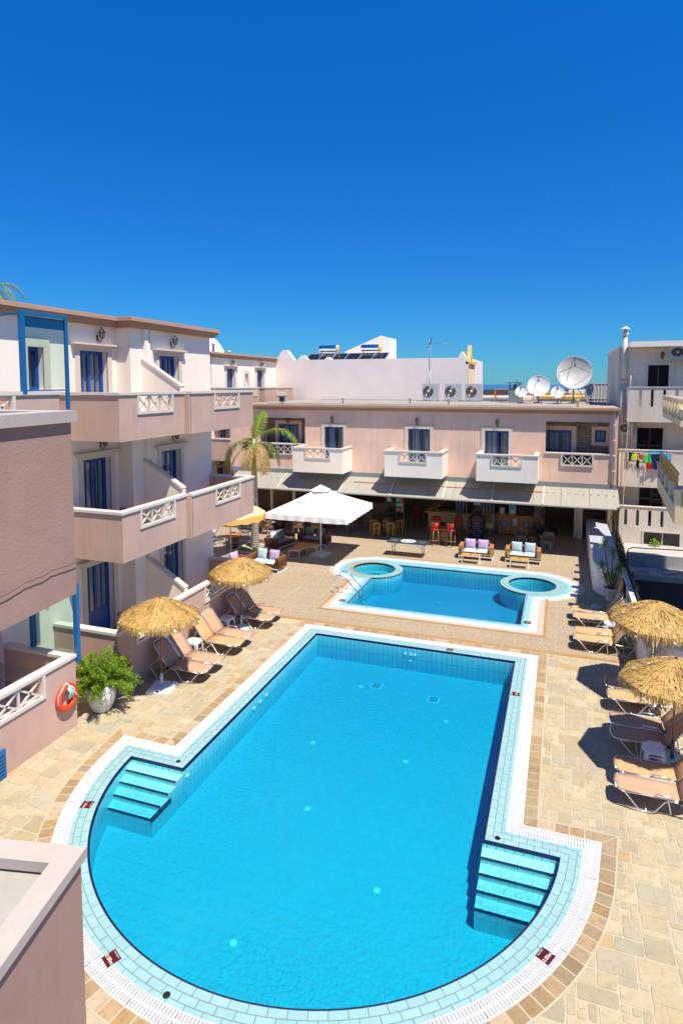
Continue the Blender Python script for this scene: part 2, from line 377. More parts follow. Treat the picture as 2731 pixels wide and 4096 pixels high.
# ---------------- polygons ----------------
def arc(cx,cy,r,a0,a1,n): return [(cx+r*math.cos(a0+(a1-a0)*i/n),cy+r*math.sin(a0+(a1-a0)*i/n)) for i in range(n+1)]
def area(p): return .5*sum(p[i][0]*p[(i+1)%len(p)][1]-p[(i+1)%len(p)][0]*p[i][1] for i in range(len(p)))
def offset(poly,d):
    n=len(poly); out=[]
    for i in range(n):
        p0=Vector(poly[i-1]);p1=Vector(poly[i]);p2=Vector(poly[(i+1)%n])
        a=(p1-p0).normalized();b=(p2-p1).normalized(); na=Vector((a.y,-a.x));nb=Vector((b.y,-b.x)); k=na+nb
        out.append(tuple(p1+k*(d/max(.25,(1+na.dot(nb))))))
    return out
acx,acy,ar=-4.115,10.79,4.26
aR=math.atan2(10.42-acy,.13-acx); aL=math.atan2(10.42-acy,-8.36-acx)
MAIN=[(-1.1,10.42),(-1.1,17.82),(-7.1,17.82),(-7.1,10.42)]+arc(acx,acy,ar,aL if aL>0 else aL+2*math.pi,2*math.pi+aR,64)
if area(MAIN)<0: MAIN.reverse()
# small pool: rectangle with two round spa basins at its far corners
SX0,SX1,SY0,SY1=-7.12,-1.09,20.72,26.03
rcx,rcy,rr=-.93,25.12,.89; lcx,lcy,lr=-7.37,25.09,.89; RO=1.22
def circ(cx,cy,r,n=48): return [(cx+r*math.cos(2*math.pi*i/n),cy+r*math.sin(2*math.pi*i/n)) for i in range(n)]
def small_outline():
    p=[(SX0,SY0),(SX1,SY0)]
    a0=math.atan2(-math.sqrt(RO**2-(SX1-rcx)**2),SX1-rcx); a1=math.pi-math.asin((SY1-rcy)/RO)
    a0+=2*math.pi
    p+=arc(rcx,rcy,RO,a0,a1,18)            # bulges into the pool (clockwise)
    b0=math.asin((SY1-lcy)/RO); b1=-math.acos((SX0-lcx)/RO)
    p+=arc(lcx,lcy,RO,b0,b1,18)
    return p
SMALL=small_outline()
def ring(mb,pa,pb,z,u0=0,vscale=1,za=None):
    n=len(pa);u=u0; za=z if za is None else za
    for i in range(n):
        j=(i+1)%n; l=(Vector(pa[j])-Vector(pa[i])).length; w=(Vector(pb[i])-Vector(pa[i])).length if vscale==1 else 1
        vs=[(*pa[i],za),(*pb[i],z),(*pb[j],z),(*pa[j],za)]
        # subdivided coordinates follow the run of the edge
        lb=(Vector(pb[j])-Vector(pb[i])).length
        d=(Vector(pa[j])-Vector(pa[i])).normalized() if l>1e-6 else Vector((1,0))
        sb=(Vector(pb[i])-Vector(pa[i])).dot(d); eb=(Vector(pb[j])-Vector(pa[i])).dot(d)
        wv=abs((Vector(pb[i])-Vector(pa[i])).dot(Vector((d.y,-d.x)))) if vscale==1 else 1
        mb.add(vs,[(0,1,2,3)],[[(u,0),(u+sb,wv),(u+eb,wv),(u+l,0)]]); u+=l
def wallring(mb,p,z0,z1,flip=False):
    n=len(p);u=0
    for i in range(n):
        j=(i+1)%n; l=(Vector(p[j])-Vector(p[i])).length
        mb.add([(*p[i],z0),(*p[j],z0),(*p[j],z1),(*p[i],z1)],[(3,2,1,0)],[[(u,z1),(u+l,z1),(u+l,z0),(u,z0)]]); u+=l
def tess(mb,polys,z,up=True):
    pts=[Vector((x,y,0)) for p in polys for x,y in p]; tr=geometry.tessellate_polygon([[Vector((x,y,0)) for x,y in p] for p in polys])
    fs=[]
    for t in tr:
        a,b,c=[pts[i] for i in t]
        if ((b-a).cross(c-a)).z<0: t=(t[0],t[2],t[1])
        fs.append(tuple(t))
    mb.add([(p.x,p.y,z) for p in pts],fs,sm=False)
DEP=-.72; WZ=-.045
# ---------------- ground ----------------
SHALF=[(SX0,SY0),(SX1,SY0),(SX1,SY1),(SX0,SY1)]
RS=offset(circ(rcx,rcy,RO+.05),0)
from math import hypot
# hull of the small pool with its two spas (hole in the deck)
def small_hull(d):
    p=[(SX0-d,SY0-d),(SX1+d,SY0-d)]
    r=RO+d
    a0=math.atan2(-math.sqrt(max(0,r**2-(SX1+d-rcx)**2)),SX1+d-rcx); p+=arc(rcx,rcy,r,a0,math.pi/2,26)
    a1=math.atan2(-math.sqrt(max(0,r**2-(SX0-d-lcx)**2)),SX0-d-lcx); a1=a1+2*math.pi if a1<0 else a1
    p+=arc(lcx,lcy,r,math.pi/2,a1,26)
    return p
# the outer edge of the spas' tile ring equals RO; the deck hole is that hull
mb=MB()
tess(mb,[[(-45,-6),(9,-6),(9,16.2),(2.3,16.2),(2.3,47),(-45,47)],MAIN[::-1],small_hull(0)[::-1]],0)
struct(mb.build('ground',M['grout']))
# flagstones, one mesh of individually cut stones
def inside(p,poly):
    x,y=p;c=False;n=len(poly);j=n-1
    for i in range(n):
        xi,yi=poly[i];xj,yj=poly[j]
        if (yi>y)!=(yj>y) and x<(xj-xi)*(y-yi)/(yj-yi)+xi: c=not c
        j=i
    return c
def flags():
    rnd=random.Random(3); mb=MB(); cell=.13; X0,Y0=-11.2,1.5; nx,ny=int(17.5/cell),int((18.78-Y0)/cell); used=[[False]*nx for _ in range(ny)]
    hull=offset(MAIN,.70)
    sizes=[(3,2),(2,2),(3,2),(3,2),(2,1),(4,3),(3,3),(2,3),(3,1),(3,2),(4,2),(1,1),(4,2),(1,2),(4,3)]
    for j in range(ny):
        for i in range(nx):
            if used[j][i]: continue
            for a,b in [rnd.choice(sizes) for _ in range(5)]+[(2,1),(1,1)]:
                if i+a>nx or j+b>ny: continue
                if any(used[j+q][i+p] for q in range(b) for p in range(a)): continue
                break
            for q in range(b):
                for p in range(a): used[j+q][i+p]=True
            x0=X0+i*cell;y0=Y0+j*cell;x1=x0+a*cell;y1=y0+b*cell
            if inside(((x0+x1)/2,(y0+y1)/2),hull): continue
            cs=[(x0,y0),(x1,y0),(x1,y1),(x0,y1)]
            if any(inside(c,MAIN) for c in cs): continue
            g=.008; pts=[]
            for (cx,cy),(sx,sy) in zip(cs,((1,1),(-1,1),(-1,-1),(1,-1))):
                k=.012+rnd.random()*.012
                jx,jy=rnd.uniform(-.008,.008),rnd.uniform(-.008,.008)
                A=(cx+sx*(g+k)+jx,cy+sy*g+jy); Bp=(cx+sx*g+jx,cy+sy*(g+k)+jy)
                pts+= [A,Bp] if sx*sy<0 else [Bp,A]
            v=rnd.gauss(1,.07); w_=rnd.gauss(0,.025); mb.col=(max(.6,v+w_),max(.6,v),max(.5,v-w_*1.6))
            if rnd.random()<.015: mb.col=(1.0,.86,.66)
            if rnd.random()<.10: mb.col=(1.15,1.15,1.15)
            z=.006+rnd.random()*.004
            n=8; vs=[(px,py,0.0) for px,py in pts]+[(px+(((x0+x1)/2)-px)*.03,py+(((y0+y1)/2)-py)*.03,z) for px,py in pts]
            mb.add(vs,[(q,(q+1)%n,n+(q+1)%n,n+q) for q in range(n)]+[tuple(range(n,2*n))],sm=False)
    return mb
struct(flags().build('flagstone_paving',M['flag']))
# upper deck tiles
mb=MB(); tess(mb,[[(-12.2,18.80),(2.3,18.80),(2.3,30.0),(-12.2,30.0)],small_hull(.65)[::-1]],.006)
struct(mb.build('speckled_deck',M['granule']))
mb=MB(); mb.add([(-40,18.8,.004),(-12.2,18.8,.004),(-12.2,30,.004),(-40,30,.004)],[(0,1,2,3)]); mb.add([(-40,30,.004),(2.3,30,.004),(2.3,40,.004),(-40,40,.004)],[(0,1,2,3)])
struct(mb.build('smooth_deck',M['smoothdeck']))
mb=MB(); mb.col=(1,1,1); mb.box(-12.2,2.2,18.72,18.9,.002,.014)
struct(mb.build('tile_strip',M['orangestrip']))
# ---------------- main pool ----------------
mp=thing('swimming_pool','large keyhole shaped swimming pool with rounded near end, aqua tiled rim and white overflow grate','swimming pool',(-4.1,12,0))
mb=MB(); mb.mat(0); wallring(mb,MAIN,DEP,-.03); mb.mat(1); tess(mb,[MAIN],DEP); mb.build('basin',[M['poolwall'],M['poolfloor']],mp,world=True)
mb=MB(); wallring(mb,offset(MAIN,-.002),-.035,.0); ring(mb,offset(MAIN,-.002),offset(MAIN,.035),.0155,za=.0005); mb.build('waterline_band',M['navy'],mp,world=True)
mb=MB(); ring(mb,offset(MAIN,.035),offset(MAIN,.36),.016); mb.build('tiled_rim',M['copetile'],mp,world=True)
mb=MB(); ring(mb,offset(MAIN,.36),offset(MAIN,.63),.0145,vscale=0); mb.build('overflow_grate',M['grate'],mp,world=True)
def stonering(mb,poly,d0,d1,z,step=.36,skip=None,seed=1):
    rnd=random.Random(seed); a=offset(poly,d0); b=offset(poly,d1); n=len(a)
    def seg(P): return [(Vector(P[(i+1)%n])-Vector(P[i])).length for i in range(n)]
    # walk the polygon in pieces, cut at sharp corners
    acc=0; pa=[a[0]];pb=[b[0]]
    out=[]
    for i in range(n):
        A0,A1=Vector(a[i]),Vector(a[(i+1)%n]);B0,B1=Vector(b[i]),Vector(b[(i+1)%n]); l=(A1-A0).length
        if l>step*1.2:
            if acc>0: out.append((pa,pb)); acc=0
            k=max(1,round(l/step)); ts=[0]+[ (j+rnd.uniform(-.18,.18))/k for j in range(1,k)]+[1]
            dd=(A1-A0).normalized(); wd=d1-d0; nn=Vector((dd.y,-dd.x))
            for t0,t1 in zip(ts,ts[1:]):
                pa0,pa1=A0.lerp(A1,t0),A0.lerp(A1,t1)
                out.append(([pa0,pa1],[B0 if t0==0 else pa0+nn*wd,B1 if t1==1 else pa1+nn*wd]))
            pa=[A1];pb=[B1]
        else:
            pa=pa+[A1];pb=pb+[B1];acc+=l
            if acc>=step*.8: out.append((pa,pb)); acc=0; pa=[A1];pb=[B1]
    for P,Q in out:
        P=[Vector(p) for p in P];Q=[Vector(q) for q in Q]
        if len(P)<2: continue
        # shrink for the joint
        g=.012
        def shrink(S):
            S=list(S); d=(S[1]-S[0]); S[0]=S[0]+d.normalized()*min(g,d.length*.3); d=(S[-2]-S[-1]); S[-1]=S[-1]+d.normalized()*min(g,d.length*.3); return S
        P=shrink(P);Q=shrink(Q); v=rnd.gauss(1,.11); w_=rnd.gauss(0,.04); mb.col=(v+w_,v,max(.3,v-2*w_))
        if rnd.random()<.15: mb.col=(1.3,1.45,1.8)
        P2=[p.lerp(q,.04) for p,q in zip(P,Q)];Q2=[q.lerp(p,.04) for p,q in zip(P,Q)]; m_=len(P)
        mb.add([(p.x,p.y,z) for p in P2]+[(q.x,q.y,z) for q in Q2],[(i,m_+i,m_+i+1,i+1) for i in range(m_-1)])
mb=MB(); stonering(mb,MAIN,.63,.88,.013,step=.27); mb.build('stone_border',M['brownstone'],mp,world=True)
mb=MB(); ring(mb,offset(MAIN,.63),offset(MAIN,.895),.0105); mb.build('border_mortar',M['grout'],mp,world=True)
# steps
def steps(side):
    sgn=1 if side=='R' else -1; xin=-1.1 if side=='R' else -7.1
    ys=[10.16,9.90,9.64,9.38]; zs=[-.10,-.19,-.28,-.37]
    for k,(y,z) in enumerate(zip(ys,zs)):
        def xo(yy): 
            dx=math.sqrt(ar**2-(yy-acy)**2); return acx+sgn*dx+sgn*.02
        y1=(10.43 if k==0 else ys[k-1]+.001)
        lo=[(xin,y),(xo(y),y),(xo((y+y1)/2),(y+y1)/2),(xo(y1) if y1<10.42 else (.14 if sgn>0 else -8.37),y1),(xin,y1)]
        if sgn<0: lo=lo[::-1]
        mb=MB(); mb.prism(lo,DEP+.001,z); st=mb.build('step',M['steptile'],mp,world=True)
        nb=MB(); a,b=sorted((xin+sgn*.004,xo(y)-sgn*.03)); nb.box(a,b,y-.006,y+.028,z-.018,z+.004); nb.build('nosing',M['navy'],st,world=True)
steps('L'); steps('R')
mb=MB(); mb.box(-7.11,-7.09,9.35,9.98,-.40,-.30); mb.build('inlet_slot',M['navy'],mp,world=True)
# floor fittings
M['fitting']=mat('pale_green_fitting',(.98,1,.95),.4)
def fitpx(lst,parent,z=DEP):
    for x,y in lst:
        mb=MB(); mb.at(x,y,z).lathe([(.065,.0),(.065,.02),(.055,.03),(0,.03)],16); mb.at(x,y,z+.033).cbox(0,0,0,.02,.05,.006); mb.build('floor_fitting',M['fitting'],parent,world=True)
fitpx([(-5.18,16.35),(-5.42,13.3),(-2.58,15.3),(-3.15,13.3),(-4.65,11.1),(-2.75,9.6),(-4.55,7.9),(-2.05,7.75)],mp)
for x,y in ((-4.78,16.55),(-3.1,16.3)):
    mb=MB(); mb.box(x-.15,x+.15,y-.15,y+.15,DEP+.001,DEP+.012); q=mb.build('floor_drain',M['fitting'],mp,world=True)
    nb=MB(); 
    for k in range(6): nb.box(x-.12,x+.12,y-.12+k*.045,y-.10+k*.045,DEP+.012,DEP+.016)
    nb.build('drain_slots',M['navy'],q,world=True)
for x,z in ((-4.25,-.22),(-4.08,-.22),(-3.96,-.22),(-4.1,-.42)):
    mb=MB(); mb.at(x,17.812,z,rx=math.pi/2).lathe([(.04,0),(.04,.02),(0,.03)],12); mb.build('wall_inlet',M['fitting'],mp,world=True)
for y,z in ((13.5,-.25),(13.85,-.25),(14.2,-.25),(9.95,-.2)):
    mb=MB(); x=-7.092 if y>10.5 else -7.092
    if y<10.5: y=10.55
    mb.at(x,y,z,ry=math.pi/2).lathe([(.045,0),(.045,.02),(0,.03)],12); mb.build('wall_inlet',M['fitting'],mp,world=True)
M['markred']=mat('dark_red_marker_tile',(.075,.006,.010),.35); M['ink']=mat('cream_lettering',(.85,.72,.55),.5)
def marker(parent,x,y,ang,t1,t2,z=.0165,s=.10):
    mb=MB(); mb.at(x,y,0,ang).box(-s,s,-s,s,z,z+.004); o=mb.build('depth_marker',M['markred'],parent,world=True)
    nb=MB(); c,s_=math.cos(ang),math.sin(ang); U=(c,s_,0);V=(-s_,c,0)
    text_mb(nb,t2,.078,(x-V[0]*-.0-V[0]*.03,y-V[1]*.03,z+.0055),U,V)
    text_mb(nb,t1,.026,(x+V[0]*.075,y+V[1]*.075,z+.0055),U,V)
    nb.build('lettering',M['ink'],o,world=True)
marker(mp,-5.62,6.50-.03,R(-30+2),'MAX DEPTH','0.80m'); marker(mp,-.02,8.72-.24,R(62),'MAX DEPTH','0.80m'); marker(mp,-8.18,8.9,R(-75),'MAX DEPTH','1.10m')
marker(mp,-2.95,18.0,0,'MAX DEPTH','1.50m'); marker(mp,-.93,15.9,R(90),'MAX DEPTH','1.50m')
def hole(parent,x,y):
    mb=MB(); mb.at(x,y,.0172).lathe([(.05,0),(.05,.004),(.035,.002),(0,.002)],14); mb.build('drain_hole',M['black'],parent,world=True)
for x,y in ((-7.35,10.62),(-.86,10.56),(-4.6,6.28)): hole(mp,x,y)
mb=MB(); mb.prism(MAIN,DEP-.03,WZ); 
mb.m=[1]*(len(mb.f)); 
for i,f in enumerate(mb.f):
    if len(f)>8 and all(abs(mb.v[k].z-WZ)<1e-4 for k in f): mb.m[i]=0
def water(name,poly,zb,zt):
    mb=MB(); P=offset(poly,.004); mb.prism(P,zb,zt); o=mb.build(name,[M['water']]); return struct(o)
water('pool_water',MAIN,DEP-.03,WZ)
# ---------------- small pool ----------------
sp=thing('small_pool','smaller rectangular pool behind the keyhole pool with a round spa basin in each far corner','swimming pool',(-4.1,23,0))
SD=-.72
mb=MB(); mb.mat(0); wallring(mb,SMALL,SD,-.03); mb.mat(1); tess(mb,[SMALL],SD); mb.build('basin',[M['poolwall'],M['poolfloor']],sp,world=True)
mb=MB(); wallring(mb,offset(SMALL,-.002),-.04,.0); ring(mb,offset(SMALL,-.002),offset(SMALL,.04),.0195,za=.0005); mb.build('waterline_band',M['navy'],sp,world=True)
H0=small_hull(0)
# tile rim: hull ring, minus what the spas cover
def ringseg(mb,d0,d1,z,vscale=1): ring(mb,small_hull(d0),small_hull(d1),z,vscale=vscale)
mb=MB(); ringseg(mb,-.0,.24,.012); mb.box(lcx,rcx,SY1+.0,26.36,-.05,.0118); mb.build('tiled_rim',M['copetile2'],sp,world=True)
# light inner edge
mb=MB(); ringseg(mb,.02,.09,.0155); mb.build('light_edge_tiles',M['copetile'],sp,world=True)
mb=MB(); ringseg(mb,.24,.50,.0125,vscale=0); mb.build('overflow_grate',M['grate'],sp,world=True)
mb=MB(); mb.col=(1,1,1); ringseg(mb,.50,.70,.013); mb.build('marble_border',M['marble'],sp,world=True)
mb=MB(); mb.col=(1,1,1)
for x0,x1,y0,y1 in ((-7.92,-.29,19.92,20.02),(-7.92,-7.82,20.02,23.3),(-.39,-.29,20.02,23.6),(-7.3,-.75,27.04,27.16)): mb=MB(); mb.col=(1,1,1); mb.box(x0,x1,y0,y1,.004,.0165); mb.build('orange_border',M['orangestrip'],sp,world=True)
for cx,cy,nm in ((rcx,rcy,'R'),(lcx,lcy,'L')):
    r=rr; C=circ(cx,cy,r); n=len(C)
    mb=MB(); ring(mb,C,circ(cx,cy,r+.05),.0255,vscale=1); ring(mb,circ(cx,cy,r+.05),circ(cx,cy,r+.2),.0262); ring(mb,circ(cx,cy,r+.2),circ(cx,cy,RO+.001),.0255)
    wallring(mb,[(x,y) for x,y in circ(cx,cy,RO+.001)][::-1],-.0,.0255)
    k=mb.build('spa_rim',M['copetile'],sp,world=True)
    mb=MB(); wallring(mb,offset(C,-.003),-.05,.02); ring(mb,offset(C,-.003),offset(C,.03),.0275,za=.0205); mb.build('spa_waterline_band',M['navy'],sp,world=True)
    mb=MB(); wallring(mb,C,-.55,-.03); mb.mat(1); tess(mb,[C],-.55); mb.build('spa_basin',[M['poolwall'],M['poolfloor']],sp,world=True)
    if nm=='L':
        mb=MB(); mb.mat(1); ring(mb,circ(cx,cy,.5),circ(cx,cy,r-.002),-.32); mb.mat(0); wallring(mb,circ(cx,cy,.5),-.54,-.32); mb.build('spa_bench',[M['poolwall'],M['poolfloor']],sp,world=True)
        mb=MB(); A=arc(cx,cy,r-.0,R(95),R(275),30)
        for a,b in zip(A,A[1:]):
            va,vb=Vector((a[0]-cx,a[1]-cy)).normalized(),Vector((b[0]-cx,b[1]-cy)).normalized()
            mb.col=(1,1.1,1.2); mb.add([(*a,.031),(a[0]+va.x*.13,a[1]+va.y*.13,.031),(b[0]+vb.x*.13,b[1]+vb.y*.13,.031),(*b,.031)],[(0,1,2,3)])
        mb.build('stone_lip',M['orangestrip'],sp,world=True)
    else: fitpx([(cx+.05,cy-.25)],sp,-.55)
    water('spa_water',C,-.56,-.05)
fitpx([(-5.9,21.35),(-4.4,22.0),(-2.55,21.0),(-4.35,23.9)],sp,SD)
marker(sp,-7.35,20.95,0,'','0.80',z=.0165,s=.11); marker(sp,-.98+.08,20.98,0,'','1.50',z=.0165,s=.11)
water('pool_water',SMALL,SD-.03,WZ)
# ladder
lad=thing('pool_ladder','stainless steel pool ladder with two arched handrails at the left edge of the small pool','ladder',(-7.1,21.9,0))
for y in (21.62,22.16):
    mb=MB(); pts=[(-7.88,y,0)]+[(-7.88,y,.55)]+[(-7.88+.16-.16*math.cos(t*math.pi/2/5),y,.55+.16*math.sin(t*math.pi/2/5)) for t in range(1,6)]
    pts+=[(-7.62,y,.69),(-7.5,y,.64),(-7.1,y,.25),(-6.98,y,.12),(-6.94,y,-.02),(-6.94,y,-.62)]
    mb.tube(pts,.022,8); r_=mb.build('handrail',M['chrome'],lad,world=True)
    mb=MB(); mb.at(-7.88,y,.004).lathe([(.06,0),(.05,.02),(.024,.03)],14); mb.build('floor_flange',M['chrome'],r_,world=True)
for k in range(3):
    mb=MB(); mb.box(-7.0,-6.9,21.64,22.14,-.14-k*.18,-.115-k*.18); mb.build('tread',M['chrome'],lad,world=True)
M['roofm']=stucco('grey_roof_gravel',(.36,.31,.25),fine=30,streak=.2,bs=.8)
M['ceil_pale']=mat('pale_bounce_ceiling',(.75,.66,.55),.9); M['barwall']=stucco('dark_brown_wall',(.34,.22,.13),fine=30)  # ceiling colour raised so it bounces more daylight into the bar
M['marblecol']=stonem('grey_marble_column',(.75,.70,.62),.4,3,.4)
M['stairm']=mat('brown_stair_tile',(.22,.16,.11),.5); M['greymet']=mat('grey_metal',(.25,.27,.30),.35,metal=.6)
M['signblue']=mat('pale_blue_sign',(.35,.52,.55),.5); M['paper']=mat('white_paper',(.8,.8,.78),.8); M['yellowpaint']=mat('yellow_ochre_paint',(.75,.45,.10),.7)
M['greytile']=tilem('grey_wall_top_tile',.55,.55,(.40,.42,.47),(.36,.38,.43),(.55,.56,.58),.012,rough=.5,offset=0,nz=.1)
M['greensign']=mat('green_sign_plate',(.02,.30,.22),.5)
M['basestone']=stucco('concrete_paver',(.62,.60,.55),fine=50); M['palecanvas']=fabric('pale_orange_canvas',(.85,.58,.28),200,.05)
M['tabletop']=mat('black_table_print',(.03,.045,.055),.4); M['inklight']=mat('pale_print',(.65,.68,.68),.6); M['boardblack']=mat('matt_black_board',(.008,.008,.009),.55)
M['txgreen']=mat('green_lettering',(.1,.75,.35),.5); M['txpink']=mat('pink_lettering',(.85,.12,.22),.5); M['txblue']=mat('cyan_lettering',(.08,.45,.75),.5); M['stickerblue']=mat('blue_sticker',(.01,.16,.45),.4)
M['tubweave']=fabric('tan_rattan_weave',(.38,.25,.14),120,.3); M['palmtrunk']=wood('ringed_palm_trunk',(.42,.38,.32),(.22,.19,.15),7,.8,(1,1,5)); M['palmshaft']=wood('green_crownshaft',(.22,.30,.05),(.35,.34,.07),5,.4,(5,5,.4))
def stripem():
    m=mat('zebra_fabric',(.8,.8,.8),.9); tc=N(m,'ShaderNodeTexCoord'); w_=N(m,'ShaderNodeTexWave'); w_.inputs['Scale'].default_value=4.5; w_.inputs['Distortion'].default_value=3; L(m,tc.outputs['Object'],w_.inputs['Vector']); L(m,ramp(m,w_.outputs['Fac'],[(.45,(.02,.02,.02)),(.55,(.75,.75,.74))]),B(m).inputs['Base Color']); return m
M['pillow_stripe']=stripem()
M['brownwall']=mat('brown_awning_cloth',(.10,.04,.02),.9)
# ================= buildings =================
# Everything of a facade is built in a local frame: u along the facade, v outwards (towards the viewer of the facade), z up.
# frame F = (origin x, origin y, rotation) with u=(cos,sin), v = u rotated -90 degrees.
class FR:
    def __init__(s,x,y,ang): s.x,s.y,s.a=x,y,ang
    def mb(s):
        m=MB(); m.M=Matrix.Translation((s.x,s.y,0))@Matrix.Rotation(s.a,4,'Z'); return m   # local x=u, local y=-v
def lattice(F,parent,u0,u1,z0,z1,v,n=3,th=.05):
    """white frame with a row of crosses, set in a parapet opening"""
    mb=F.mb(); f=.075; y0,y1=-v-.02,-v+th+.03
    mb.box(u0,u1,y0-.012,y1,z0,z0+f); mb.box(u0,u0+f,y0-.012,y1,z0+f,z1); mb.box(u1-f,u1,y0-.012,y1,z0+f,z1)
    W=(u1-u0-2*f)/n; zb=z0+f; zt=z1-.03
    for k in range(n):
        a=u0+f+k*W;b=a+W
        for (p,q) in (((a,zb),(b,zt)),((a,zt),(b,zb))):
            mb.bar((p[0],-v+.025,p[1]),(q[0],-v+.025,q[1]),.035,.045)
        if k: mb.box(a-.02,a+.02,-v,-v+.05,zb,zt)
    mb.box(u0+f,u1-f,y0+.02,y1-.02,zt,z1-.0)
    return mb.build('lattice_panel',M['rail'],parent,world=True)
def balcony(F,parent,u0,u1,depth,vf,zb,zt,lat,pink='pink',sides=(1,1),th=.15,rail='rail',slab=True,soffit=None,label=None):
    """parapet box: front plane at v=vf, reaching back by depth"""
    mb=F.mb(); ops=[(a,b,zt-.08-h,zt-.08) for a,b,h in lat]
    mb.wall(u0,u1,zb,zt-.08,-vf,-vf+th,[(a,b,c,zt-.08) for a,b,c,d in ops],'x')
    if sides[0]: mb.box(u0,u0+th,-vf+th,-vf+depth,zb,zt-.08)
    if sides[1]: mb.box(u1-th,u1,-vf+th,-vf+depth,zb,zt-.08)
    if slab: mb.box(u0+(th if sides[0] else 0),u1-(th if sides[1] else 0),-vf+th,-vf+depth,zb+.02,zb+.28)
    o=mb.build('balcony',M[pink],parent,world=True)
    if label: o['label']=label
    r=F.mb(); e=.035
    r.box(u0-e,u1+e,-vf-e,-vf+th+e,zt-.07,zt); 
    r.box(u0-e*.4,u1+e*.4,-vf-e*.4,-vf+th+e*.4,zt-.085,zt-.07)
    if sides[0]: r.box(u0-e,u0+th+e,-vf+th+e,-vf+depth,zt-.07,zt)
    if sides[1]: r.box(u1-th-e,u1+e,-vf+th+e,-vf+depth,zt-.07,zt)
    r.build('rail_cap',M[rail],o,world=True)
    for a,b,c,d in ops: lattice(F,o,a,b,c,d,vf)
    return o
def door(F,parent,u0,u1,z0,z1,v,rec=.16,leaves=2,solid=.0,name='french_door',frame='blue',curt=True,back=.5):
    """blue glazed door with glass panes and curtains, recessed in its opening"""
    y=-v+rec; mb=F.mb(); f=.05
    mb.box(u0,u1,y,y+.07,z1-f,z1); mb.box(u0,u0+f,y,y+.07,z0,z1-f); mb.box(u1-f,u1,y,y+.07,z0,z1-f)
    if solid==0: mb.box(u0+f,u1-f,y,y+.07,z0,z0+.05)
    W=(u1-u0-2*f)/leaves; pan=[]
    for k in range(leaves):
        a=u0+f+k*W;b=a+W; g=.05
        zb=z0+.05 if solid==0 else z0
        mb.box(a,a+g,y+.012,y+.055,zb,z1-f); mb.box(b-g,b,y+.012,y+.055,zb,z1-f); mb.box(a+g,b-g,y+.012,y+.055,z1-f-g,z1-f); mb.box(a+g,b-g,y+.012,y+.055,zb,zb+max(g,solid))
        m_=(a+b)/2
        mb.box(m_-.022,m_+.022,y+.016,y+.05,zb+max(g,solid),z1-f-g)
        pan.append((a+g,b-g,zb+max(g,solid),z1-f-g))
    o=mb.build(name,M[frame],parent,world=True)
    g_=F.mb()
    for a,b,c,d in pan: g_.box(a,b,y+.03,y+.036,c,d)
    g_.build('glass',M['glass'],o,world=True)
    if curt:
        c_=F.mb(); rnd=random.Random(int(u0*100)+int(z0*10))
        for a,b,c,d in pan:
            n=14; vs=[];fs=[]
            for i in range(n+1):
                t=i/n; uu=a+(b-a)*t; off=.02*math.sin(t*9+rnd.random()); vs+=[(uu,y+.07+off,c),(uu,y+.07+off,d)]
            w0=rnd.choice([.0,.15,.35])
            for i in range(n):
                if (i/n)<w0: continue
                fs.append((2*i,2*i+2,2*i+3,2*i+1))
            c_.add(vs,fs,sm=True)
        c_.build('curtain',M['curtain'],o,world=True)
    return o
def trim(F,parent,u0,u1,z0,z1,v,w=.17,header=True,simple=False,m='trim'):
    mb=F.mb(); p=.03
    mb.box(u0-w,u0,-v-p,-v+.02,z0,z1); mb.box(u1,u1+w,-v-p,-v+.02,z0,z1)
    if simple: mb.box(u0-w,u1+w,-v-p-.002,-v+.02,z1,z1+w)
    else:
        mb.box(u0-w-.02,u1+w+.02,-v-.045,-v+.02,z1,z1+.09); mb.box(u0-w-.08,u1+w+.08,-v-.09,-v+.02,z1+.09,z1+.15); mb.box(u0-w-.15,u1+w+.15,-v-.15,-v+.02,z1+.15,z1+.20)
    return mb.build('door_surround',M[m],parent,world=True)
def lantern(F,parent,u,z,v,s=1.0,name='wall_lantern'):
    mb=F.mb(); Mx=mb.M.copy()
    y=-v-.20*s
    mb.box(u-.03*s,u+.03*s,-v-.02,-v,z-.16*s,z+.02*s)
    mb.tube([(u,-v-.01,z-.12*s),(u,-v-.08*s,z-.20*s),(u,-v-.17*s,z-.18*s),(u,y,z-.10*s)],.014*s,6)
    mb.M=Mx@Matrix.Translation((u,y,z))
    mb.lathe([(.05*s,-.10*s),(.07*s,-.08*s)],6,sm=False); mb.lathe([(.11*s,.12*s),(.07*s,.18*s),(.02*s,.23*s),(.015*s,.27*s),(0,.28*s)],6,sm=False)
    for k in range(6):
        a=k*math.pi/3; c,s_=math.cos(a),math.sin(a); mb.bar((.065*s*c,.065*s*s_,-.08*s),(.10*s*c,.10*s*s_,.12*s),.012*s)
    o=mb.build(name,M['black'],parent,world=True)
    g=F.mb(); g.M=Mx@Matrix.Translation((u,y,z)); g.lathe([(.058*s,-.08*s),(.092*s,.12*s)],6,sm=False,cap=False); g.build('lantern_glass',M['lampglass'],o,world=True)
    return o
M['lampglass']=mat('pale_lamp_glass',(.22,.19,.10),.25)
def cornice(F,parent,u0,u1,z,v,back=.3,ends=(0,0)):
    mb=F.mb()
    for k,(o,a,b) in enumerate(((.10,-.30,-.24),(.16,-.24,-.17),(.20,-.17,-.12),(.25,-.12,-.03),(.20,-.03,0))):
        e0=o if ends[0] else 0; e1=o if ends[1] else 0
        mb.box(u0-e0,u1+e1,-v-o,-v+back,z+a,z+b)
    return mb.build('roof_cornice',M['cornice'],parent,world=True)
F0,F1,F2=.62,3.63,6.64           # floor levels
